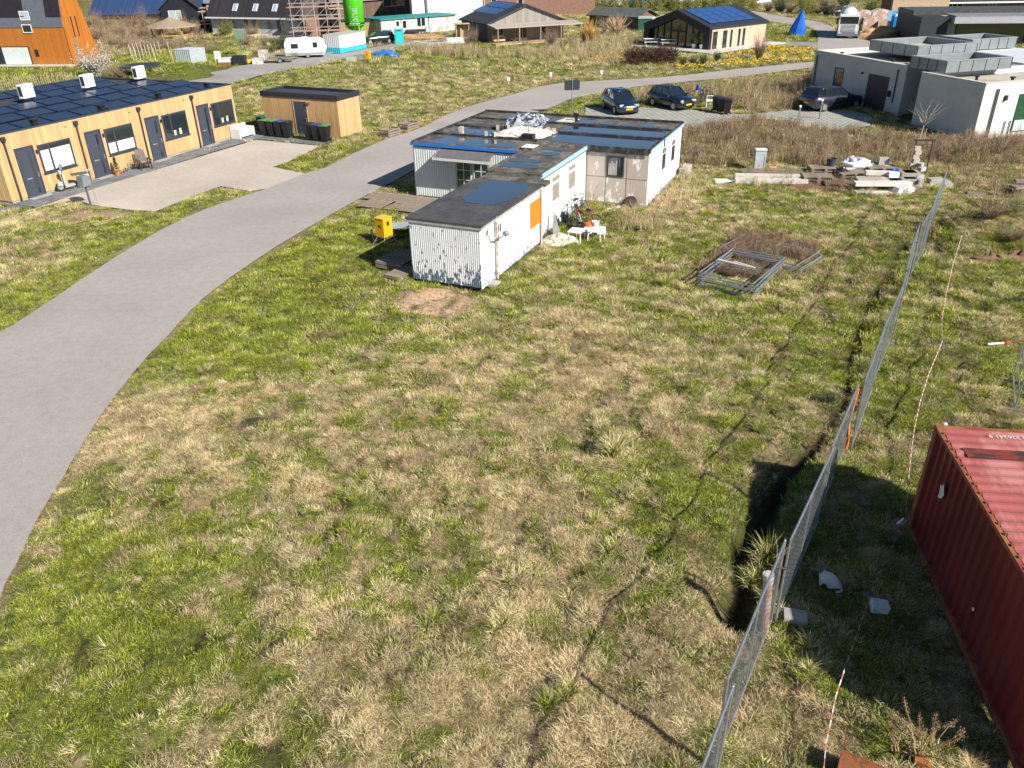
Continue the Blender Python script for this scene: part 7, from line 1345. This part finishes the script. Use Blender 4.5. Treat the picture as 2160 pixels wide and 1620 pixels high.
p = G(1880, 40); bh = building('brick_bungalow', 'long dark brick bungalow with white framed windows at the top right', 'house', (G(1868,44).x, G(1868,44).y-4), R(-4), 27, 8, 3.0, brickm, slate_roof, 5.6, .6, (('f',2.2,3.4,.4,2.6,(2.8,),(1.4,)),('f',6.8,9.0,1.2,2.6,(7.5,8.2),(1.9,)),('f',12.6,13.8,1.2,2.6,(13.2,),(1.9,)),('f',22.5,23.6,.3,2.6)), frame=white); part(bh, 'gutter', MB().box(-.6,27.6,-.85,-.7,2.55,2.75), white)
# dark flat house
DH = thing('dark_flat_house', 'dark tiled flat house with a wide pale grey canopy band', 'house', G(1990, 96), R(-9)); dkb = M('dark_facing', (.035,.04,.05), .7, .2); foot((G(1990,96).x, G(1990,96).y), R(-9), 24, 12)
part(DH, 'wall', MB().box(-3, 0, 0, 10, 0, 3.0), dkb); part(DH, 'wall', MB().box(0, 24, 1.5, 10, 0, 2.4), dkb); part(DH, 'roof', MB().box(-3, 24, 3.5, 10, 3.001, 3.5), M('dark_tile_roof', (.07,.075,.08), .7, .3)); part(DH, 'canopy', MB().box(.3, 24, -1.0, 1.6, 2.41, 3.1), M('pale_canopy', (.42,.42,.47), .6, .06)); part(DH, 'canopy_roof', MB().box(.4, 24, -.9, 3.4, 3.101, 3.2), M('grey_flat', (.22,.22,.22), .8, .15))
part(DH, 'window', MB().box(1.5, 9, 1.45, 1.498, .2, 2.2), glass('green_reflecting_glass', (.03,.05,.025), .06)); part(DH, 'window', MB().box(11.5, 22, 1.45, 1.498, .2, 2.2), bpy.data.materials['green_reflecting_glass']); part(DH, 'pillar', MB().box(9.2, 11, 1.2, 1.499, 0, 2.4), M('pale_pillar',(.36,.37,.4),.7,.1)); part(DH, 'pillar', MB().box(.3, 1.2, 1.0, 1.499, 0, 2.4), bpy.data.materials['pale_pillar'])
# far houses along the top
for i, (px, py, L, h, mt, lb) in enumerate(((1225,12,8,5,M('blue_boards',(.12,.27,.42),.7,.1),'blue boarded house far behind the hedge'),(1262,12,5,5,white,'white house far behind the hedge'),(1300,8,9,5,M('royal_blue',(.04,.12,.35),.7,.1),'deep blue house far behind the hedge'),(1380,5,9,4,cw,'pale house beyond the hedge at the top'),(1140,8,8,5,M('pale_pink_house',(.6,.5,.45),.8,.1),'pinkish house behind the grey timber house'),(1460,-6,10,5,white,'white house at the very top beside the lane'),(1720,-2,14,4,M('grey_blue_house',(.2,.25,.32),.8,.1),'grey blue house behind the trees at the top'),(640,-10,9,7,brickm,'brick house beyond the scaffold'),(450,20,10,5,brickm,'brick house between the gabled houses far left'))):
    building('distant_house', lb, 'house', (G(px,py).x, G(px,py).y), R(-3+i*2), L, 7, h, mt, slate_roof, h+2, .3, (('f',1,2,1.5,3),('f',3.2,4.2,1.5,3)), frame=white)
# ---- vegetation instances
words_ = ['small','low','slim','broad','ragged','tall','tangled','loose','dense','leaning','pale','dark','squat','wispy','spreading','twiggy']
hard = [(225,60,2.2,2.6),(250,75,2,2.2),(275,60,2.4,3),(300,80,2.2,2.4),(320,62,2.2,2.6),(240,95,2,1.9),(265,100,2,1.8),(300,105,2.2,1.7),(335,98,2,1.8),(205,85,2.2,2.5),(190,60,2.6,3.4),(345,75,1.6,2.4),(210,35,3,3.6),(285,45,2.4,3.2),(320,45,2.4,3.2),(350,105,1.8,1.4),(400,75,2,2.6),(412,50,2.4,3)]
near_ = ['left of the vine stakes','behind the white blossom bush','below the deep blue roof','between gazebo and orange house','near the thatched gazebo','at the edge of the lawn']
for i, (px, py, w_, h) in enumerate(hard): shrub('bare', px, py, w_*1.5, h*1.1, '%s bare brown shrub %s' % (words_[i % 16], near_[(i*5) % 6] if i < 16 else ['at the foot of the black gabled house','just right of the gazebo'][i-16]), group='brown shrubs behind the orange house')
for i, (px, py, w_, h) in enumerate(((480,92,1.6,2.6),(545,118,1.6,1.6),(520,100,1.6,1.8),(570,112,1.7,1.7),(535,88,2,2.2),(590,100,1.6,1.7),(450,112,1.8,1.4),(622,125,1,1.3))): shrub('bare' if i % 3 else 'green', px, py, w_, h, '%s bush %s the gravel heap of the building site' % (words_[i+3], ['before','left of','under','right of','beside','beyond','far left of','close to the caravan and'][i]), group='bushes before the building site')
b_ = shrub('bloss', 205, 160, 3.0, 3.4, 'white blossoming bush beside the orange house', 'blossom_bush', 'bush'); shrub('bare', 240, 165, 1.8, 2.0, 'brown bush right of the white blossom bush above the solar panels'); shrub('bare', 262, 165, 1.2, 1.7, 'slim brown bush standing above the middle heat pump')
for i, px in enumerate(range(1085, 1600, 26)):
    shrub('hedge', px, 24 - (px-1085)*.002, 2.3, 3.3, '%s stretch of the green hedge, %s' % (words_[i % 16], ['behind the timber house','beyond the log cabin','above the glass gabled house','beside the lane'][min(3, i//5)]), 'hedge', 'hedge', 'green hedge along the far path', w2=1.6)
for i, (px, py) in enumerate(((1620,24),(1645,26),(1665,28),(1700,30),(1725,30),(1745,34),(1765,34),(1695,16),(1735,14),(1780,18),(1590,22),(1840,28))): shrub(['bare','ever','bare','hedge'][i % 4], px, py, 2.2, 2.9, '%s roadside bush %s' % (words_[i], ['by the pale car','in the lane hedge','behind the blue tarpaulin','before the grey blue house','beside the truck','beyond the lane'][i % 6]), 'bush', 'bush', 'bushes beyond the lane')
for i, (px, py, w_, h, k_, lb) in enumerate(((1085,90,1.2,2.2,'pink','pinkish blossoming shrub before the veranda posts'),(1163,95,2.0,2.7,'bare','dark round climber covering the veranda corner'),(1000,92,1.2,3.0,'bare','bare tree before the dark ribbed wall'),(985,96,1.0,2.6,'bare','second bare tree left of the dark ribbed wall'),(1275,70,1.5,2.4,'pink','lilac blossoming shrub before the log cabin door'),(1108,98,1.0,1.4,'bare','small grey shrub in the veranda garden'),(1190,98,1.3,1.2,'bare','low grey shrub right of the climber'),(1600,126,1.6,3.8,'bare','tall bare shrub among the yellow ground cover'),(1440,138,.8,1.1,'ever','first dark conifer seedling by the deck corner'),(1462,137,.7,1.0,'ever','second dark conifer seedling by the deck corner'),(1482,136,.7,1.1,'ever','third dark conifer seedling by the deck corner'),(1512,132,.7,1.2,'ever','dark conifer seedling right of the deck corner'),(900,60,2,1.8,'green','green bush beside the teal cabin end'),(925,62,1.6,1.6,'bare','bare bush beside the teal cabin end'),(483,84,1.4,2.6,'ever','dark pine before the foil clad wall'),(590,105,2.0,2.0,'ever','dark evergreen heap behind the caravan'),(1130,14,2.5,3.2,'green','bright green bush behind the timber house'),(2130,22,3,3,'ever','evergreen thicket at the right top corner'),(2150,26,3,3,'green','green thicket at the right edge above the dark house'),(1865,35,2,2.4,'bare','bare bush before the brick bungalow'),(330,108,1.2,1.2,'bare','bare bush at the vine stakes'),(1692,205,1.3,2.2,'bare','dark bare shrub at the house corner beyond the slate car'),(1705,190,1.3,2.4,'bare','second dark bare shrub at the house corner'))):
    shrub(k_, px, py, w_, h, lb)
# vine stakes
for i, (px, py) in enumerate(((283,128),(290,127),(297,125),(304,124),(311,122),(318,121),(325,119),(332,117),(340,115),(278,120),(286,118),(294,116),(302,115),(360,118),(368,137),(219,112),(330,130) )):
    p = G(px, py); solo('vine_stake', 'pale stake of the little vineyard, %s' % ['front row far left','front row second','front row third','front row fourth','front row fifth','front row sixth','front row seventh','front row eighth','front row last','back row first','back row second','back row third','back row fourth','right of the rows','leaning beside the metal store','left of the rows by the bush','nearest the lawn centre'][i], 'stake', MB().tube((0,0,-.1), (-.1,0,1.5), .045, 5), M('pale_stake', (.55,.47,.4), .8, .1) if i == 0 else bpy.data.materials['pale_stake'], (p.x, p.y, gz(p.x,p.y)), 0, 'stakes of the vineyard')
for px, py, lb in ((1073,180,'white marker pole in the field left of the bend'),(1162,166,'short white marker card near the bend'),(1269,164,'square white marker card right of the bend')): solo('plot_marker', lb, 'marker', MB().tube((0,0,0),(0,0,.5),.03).box(-.12,.12,-.02,.02,.3,.6), white, GG(px, py), 0, 'plot markers in the field')
# trampoline, board fence bottom-left garden
solo('trampoline', 'dark round trampoline lying in the grass behind the terrace roof', 'trampoline', MB().lathe([(2.2,.35),(2.3,.4),(2.2,.45),(.1,.42)], 24), M('trampoline_dark', (.03,.04,.07), .7, .1), (G(305,160).x, G(305,160).y, .6))
fe = thing('picket_fence', 'weathered hazel picket fence on the lawn left behind the terrace', 'fence', G(0, 186), az(G(0,186), G(86,180)))
pk_ = MB().tube((0,0,0), (.0,0,1.05), .035, 5).mesh('picket', M('hazel', (.4,.3,.2), .9, .2))
for i in range(44): o = put('picket', pk_, fe, (-1.5 + i*.19, 0, 0)); o.rotation_euler = (ru(-.1,.1), ru(-.12,.12), 0)
for px, py, h, lb in ((1940,388,2.6,None),):
    pass
tr = thing('sapling', 'slender pale bare sapling before the pale flat roofed house', 'tree', GG(1936, 306), 0); s1, s2 = veg(34, h=1.9, up=.62, w_=.012, seg=4); part(tr, 'trunk', MB().tube((0,0,0), (.15,0,1.7), .035, 6, .02), M('pale_bark', (.5,.44,.36), .8, .1)); cw_ = part(tr, 'crown', s1, bpy.data.materials['pale_bark']); cw_.location = (.12, 0, 1.2)
for i in range(2): blob('boulder', ['brown stump lying on the right bank','second brown stump at the right edge'][i], 'stump', GG(2085 + i*65, 548 + i*4, -.1), .7, .35, .3, M('stump_brown', (.2,.12,.07), .95, .3) if i == 0 else bpy.data.materials['stump_brown'], 60+i, .5)
solo('timber_pile', 'dark timber remains at the right edge above the mound', 'timber', MB().cbox(0,0,.3,1.2,.5,.12,.2).cbox(.2,.2,.5,1.0,.4,.12,-.2).cbox(0,0,.1,.3,.3,.3), wood_old, GG(2155, 405), 0)
# leaf bunches: yellow ground cover
yl = []
for px_ in ([(1240,118),(1318,108),(1325,124),(1260,128)], [(1420,140),(1500,125),(1620,98),(1720,104),(1715,128),(1560,138),(1440,150)]):
    poly = PG(px_); a = np.array(poly); (x0,y0),(x1,y1) = a.min(0), a.max(0); n = int((x1-x0)*(y1-y0)*26); x = rng.uniform(x0,x1,n); y = rng.uniform(y0,y1,n); k = inside(x, y, poly) & (vnoise(x, y, 1.5, 71) > .42) & ~inside(x, y, [tuple(q) for q in PG([(1390,108),(1497,124),(1602,95),(1590,85),(1390,95)])]); yl.append((x[k], y[k]))
x = np.concatenate([q[0] for q in yl]); y = np.concatenate([q[1] for q in yl]); z = ground_h(x, y); mb = MB()
for i in range(len(x)):
    c = Vector((x[i], y[i], z[i] + ru(.05,.3))); e = Vector((ru(-1,1),ru(-1,1),ru(-.5,.5)))*.14; f = Vector((ru(-1,1),ru(-1,1),ru(-.2,1)))*.12; mb.v += [tuple(c-e), tuple(c+f), tuple(c+e)]; k = len(mb.v); mb.f.append((k-3,k-2,k-1))
o = put('yellow_flowers', mb.mesh('yellow_flowers', yellowm), kind='stuff', label='yellow flowering shrubs along the terrace of the glass gabled house', category='flowers')
mb = MB()
for px, py, r, n in ((760,485,1.6,40),(650,548,1.5,14),(840,410,1.0,14),(700,600,1.5,8),(620,540,1.2,8)):
    c = G(px, py)
    for i in range(n): p = Vector((c.x+random.gauss(0,r*.5), c.y+random.gauss(0,r*.5), 0)); p.z = gz(p.x,p.y)+.16; mb.add([p+Vector((-.035,-.02,0)), p+Vector((.035,-.02,.01)), p+Vector((0,.04,.03))], [(0,1,2)])
put('dandelions', mb.mesh('dandelions', yellowm), kind='stuff', label='yellow dandelions dotted in the green verge left of the cabins', category='flowers')
for i, (px, py, k_, w_, h, lb) in enumerate(((2075,505,'bare',1.3,1.1,'brown bramble on the near side of the grassy mound'),(2110,490,'green',1.1,.8,'green bramble on top of the grassy mound'),(2145,470,'bare',1.5,1.2,'bare bramble right of the grassy mound'),(2060,470,'ever',.8,.6,'small dark bush at the left foot of the mound'),(2130,530,'bare',1.0,.9,'low brown bramble below the mound at the right edge'),(1745,850,'ever',.42,.35,'grey green low bush beside the ditch'),(2100,330,'bare',1.6,1.5,'tangled brown bush before the sunny wall of the pale house'),(2010,335,'bare',1.3,1.3,'tangled brown bush at the shaded wall corner'),(1850,300,'bare',1.0,1.4,'brown bush before the gap between the pale blocks'),(1800,290,'bare',.9,1.2,'brown bush at the right end of the parking bay'),(1600,330,'bare',1.1,1.0,'brown bush behind the metal cabinet shell'),(1465,330,'bare',1.0,1.2,'brown bush at the far corner of the white cabins'),(1530,300,'bare',1.1,1.1,'brown bush below the paved bay'),(2150,640,'ever',.4,.35,'grey green low bush at the right edge'))):
    o = shrub(k_, px, py, w_, h, lb); p = G(px, py); o.location = (p.x, p.y, gz(p.x, p.y) - .05)
for i, (px, py, w_, h) in enumerate(((215,70,1.3,4.2),(262,85,1.2,3.8),(305,62,1.3,4.6),(338,88,1.0,3.4),(245,48,1.5,5),(390,62,1.2,3.6),(420,78,1.1,3.0),(560,104,.9,3.2),(615,110,.9,2.8))):
    o = shrub('bare', px, py, w_, h, ['tallest bare tree behind the blossoming bush','bare tree above the vineyard stakes','bare tree before the deep blue roof','slim bare tree left of the gazebo','broad bare tree at the end of the blue roof','bare tree right of the gazebo','small bare tree before the dark lean-to','bare young tree before the foil clad wall','bare young tree behind the caravan'][i], 'bare_tree', 'tree', 'bare trees at the upper left')
# ---------------------------------------------------------------- grass over everything (after all footprints are known)
def clear(x, y, extra=0.):
    k = np.ones(x.shape, bool)
    for p, mgn in KEEPOUT:
        bx = np.array(p); near = (x > bx[:,0].min()-1) & (x < bx[:,0].max()+1) & (y > bx[:,1].min()-1) & (y < bx[:,1].max()+1)
        ii = np.where(near & k)[0]
        if len(ii):
            xx, yy = x[ii], y[ii]; ins = inside(xx, yy, p); d = segdist(xx, yy, p, True)
            wob = (vnoise(xx, yy, .7, 61) - .5) * .3
            bad = np.where(ins, d > (.03 + wob * (mgn == 0) * .9), d < max(mgn, 0) + (mgn == 0) * np.clip(wob * 1.2, 0, 1))
            k[ii[bad]] = False
    return k
def tints(x, y, br=.5, sd=.16):
    t = tint_map(x, y) + rng.normal(0, .23, len(x)); b = np.clip(.56 + rng.normal(0, sd + .08, len(x)) + (fbm(x, y, .8, 91) - .5) * .9, .05, 1)
    br_ = np.clip((fbm(x, y, .9, 131) - .66) * 5, 0, .65)
    return np.stack([np.clip(t, 0, 1), br_, b], -1), t
def field(name, label, y0, y1, dens, smin, smax, hz=1.):
    x, y = sample(y0, y1, dens); k = clear(x, y); x, y = x[k], y[k]
    bare = inside(x, y, DIRT1) | inside(x, y, DIRT2); k = (~bare | (rng.random(len(x)) < .12)) & (vnoise(x, y, .34, 501) < .84 + .12 * rng.random(len(x))); dd = segdist(x, y, DITCH); k &= dd > .13 + .3 * np.clip((18.5 - y) / 7, 0, 1); x, y = x[k], y[k]
    tn, t = tints(x, y); n = len(x); flat = rng.random(n) < np.clip((t - .25) * 1.6, .08, .92)
    kind = np.where(flat, rng.integers(4, 8, n), rng.integers(0, 4, n)); herb = (rng.random(n) < .07) & (t < .5); kind = np.where(herb, rng.integers(14, 16, n), kind); tn[herb, 0] = np.minimum(tn[herb, 0], .3); tn[herb, 2] *= .7
    wind = R(215) + (fbm(x, y, 3., 201) - .5) * 3.5; rot = np.where(flat, wind + rng.normal(0, 1.2, n), rng.uniform(0, 6.28, n))
    s = rng.uniform(smin, smax, n) * (1 + 1.0 * (fbm(x, y, .7, 301) - .5))
    dr = segdist(x, y, R_near); dr = np.minimum(dr, segdist(x, y, R_far)); s *= np.clip(.55 + dr / 1.6, .55, 1)
    scatter(name, label, 'grass', x, y, kind, s, rot, tn)
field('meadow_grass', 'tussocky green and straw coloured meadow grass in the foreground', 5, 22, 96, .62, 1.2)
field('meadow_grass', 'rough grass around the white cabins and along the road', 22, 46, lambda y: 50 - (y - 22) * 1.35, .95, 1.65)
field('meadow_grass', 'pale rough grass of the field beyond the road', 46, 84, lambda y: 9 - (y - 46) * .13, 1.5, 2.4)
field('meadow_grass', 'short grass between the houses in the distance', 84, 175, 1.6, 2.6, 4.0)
# sedge clumps
pts = [(1290,975,1.2),(725,905,.9),(560,750,.8),(1050,1340,.9),(900,1320,.8),(1150,1500,.85),(1190,1480,.7),(1610,1180,1.2),(1590,1210,1.),(430,790,.6),(480,890,.8),(1350,590,1.),(1400,600,1.),(1240,600,.7),(560,880,.7),(1620,850,.8),(1560,870,.7),(1600,920,.8),(1250,1110,.7),(1280,1180,.7),(1010,1080,.6),(760,1010,.6),(180,1190,.6),(230,1370,.7),(1700,1380,.7),(1690,1440,.6),(1330,470,1.2),(1345,455,1.1),(1310,480,.9),(1480,395,.8),(1890,460,.9),(2060,480,.9),(2120,560,.9),(1880,690,.8)]
P = [GG(a, b) for a, b, _ in pts]; x = np.array([p.x for p in P]); y = np.array([p.y for p in P]); n = len(x)
x = np.concatenate([x, x + .12]); y = np.concatenate([y, y + .1]); s = np.array([q[2] for q in pts] * 2); n *= 2
scatter('sedge_clumps', 'taller arching sedge clumps standing out of the meadow', 'grass', x, y, rng.integers(8, 10, n), s, rng.uniform(0, 6.28, n), np.stack([rng.uniform(.15, .5, n), np.zeros(n), rng.uniform(.4, .9, n)], -1))
# dry weeds: dense brown belts and single stalks
def belt(name, label, px, dens, smin, smax, br=.8, t0=.8, kinds=(10, 14), mgn=0):
    poly = PG(px); a = np.array(poly); (x0, y0), (x1, y1) = a.min(0), a.max(0); n = int((x1-x0)*(y1-y0)*dens)
    x = rng.uniform(x0, x1, n); y = rng.uniform(y0, y1, n); k = inside(x, y, poly) & clear(x, y) & (vnoise(x, y, 1.6, 5) > .3 * rng.random(n)); x, y = x[k], y[k]; n = len(x)
    s = rng.uniform(smin, smax, n) * (.6 + .7 * fbm(x, y, 2.2, 8)); kd = rng.integers(*kinds, n)
    scatter(name, label, 'weeds', x, y, kd, s, rng.uniform(0, 6.28, n), np.stack([np.clip(t0 + rng.normal(0, .15, n), 0, 1), np.clip(br + rng.normal(0, .3, n), 0, 1), rng.uniform(.15, .75, n)], -1))
belt('dry_weeds', 'tall brown dead weeds between the parking bay and the white cabins', [(1425,275),(1600,258),(1720,275),(1900,290),(2160,300),(2160,350),(1960,345),(1750,352),(1600,345),(1520,352),(1440,345)], 9, .7, 1.3, .95)
belt('dry_weeds', 'brown weeds thinning out beside the rubble pile', [(1700,330),(2160,330),(2160,420),(2010,400),(1950,360),(1800,345),(1700,355),(1560,345)], 4.5, .5, 1.0, .9)
belt('dry_weeds', 'dead stalks on the verge behind the parked cars', [(1340,200),(1700,165),(1720,232),(1600,240),(1560,225),(1500,208),(1340,222)], 6, .7, 1.3, .65)
belt('straw_reeds', 'tall straw coloured grass at the corner of the beige cabin wall', [(1300,455),(1360,420),(1372,432),(1440,370),(1500,400),(1440,450),(1380,500),(1310,490)], 9, .5, .95, .25, .9)
belt('dry_weeds', 'brown twiggy patch of weeds by the ditch', [(1590,560),(1700,500),(1860,520),(1880,640),(1800,640),(1700,620)], 5, .35, .7, 1.0)
belt('dry_weeds', 'dead weeds on the verge left of the road', [(-40,500),(60,480),(170,510),(180,560),(90,640),(-40,640)], 1.6, .4, .8, .35)
belt('dry_weeds', 'sparse dead stalks in the middle of the meadow', [(300,900),(900,700),(1500,640),(1700,800),(1300,1100),(700,1150)], .8, .3, .6, .8)
belt('dry_weeds', 'grey dead stalks in the foreground grass', [(100,1050),(800,1000),(900,1200),(500,1250),(100,1200)], 1.2, .3, .55, .7)
belt('dry_weeds', 'dead stalks along the far edge of the track', [(860,105),(940,95),(1010,112),(940,122),(870,118)], 2.5, 1.1, 1.9, .45)
belt('dry_weeds', 'dry stalks standing in front of the grey timber house', [(960,112),(1180,108),(1330,120),(1330,135),(1100,125),(960,122)], 1.5, 1., 1.6, .4)
belt('dry_weeds', 'weeds between the hedge and the lane', [(1150,90),(1330,70),(1360,95),(1320,125),(1150,118)], 1.6, .9, 1.7, .35)
belt('dry_weeds', 'brown weeds beside the pale flat roofed house', [(1640,232),(1710,170),(1716,230),(1700,245)], 5, 1., 1.8, .95)
belt('herb_patch', 'low green ground cover round the glass gabled house', [(1240,112),(1330,105),(1350,125),(1250,128)], 3, 2.2, 3.2, 0, .6, (14, 16))
belt('dry_weeds', 'dense dark dead weeds growing up through the nearer stack of metal frames', [(1530,525),(1640,548),(1590,600),(1475,575)], 80, .45, .8, 1.15, kinds=(10, 14))
belt('dry_weeds', 'dense dead weeds growing through the farther stack of metal frames', [(1570,497),(1730,530),(1690,560),(1530,520)], 80, .45, .8, 1.15)
belt('dry_weeds', 'brown scrub between the houses at the top left', [(190,30),(430,20),(440,110),(330,108),(190,120)], .9, .9, 1.7, 1.1)
belt('dry_weeds', 'dead weeds standing around the rubble pile', [(1560,398),(1700,400),(1830,420),(1950,425),(1950,395),(1830,385),(1700,375),(1600,365)], 5, .5, .9, .8)
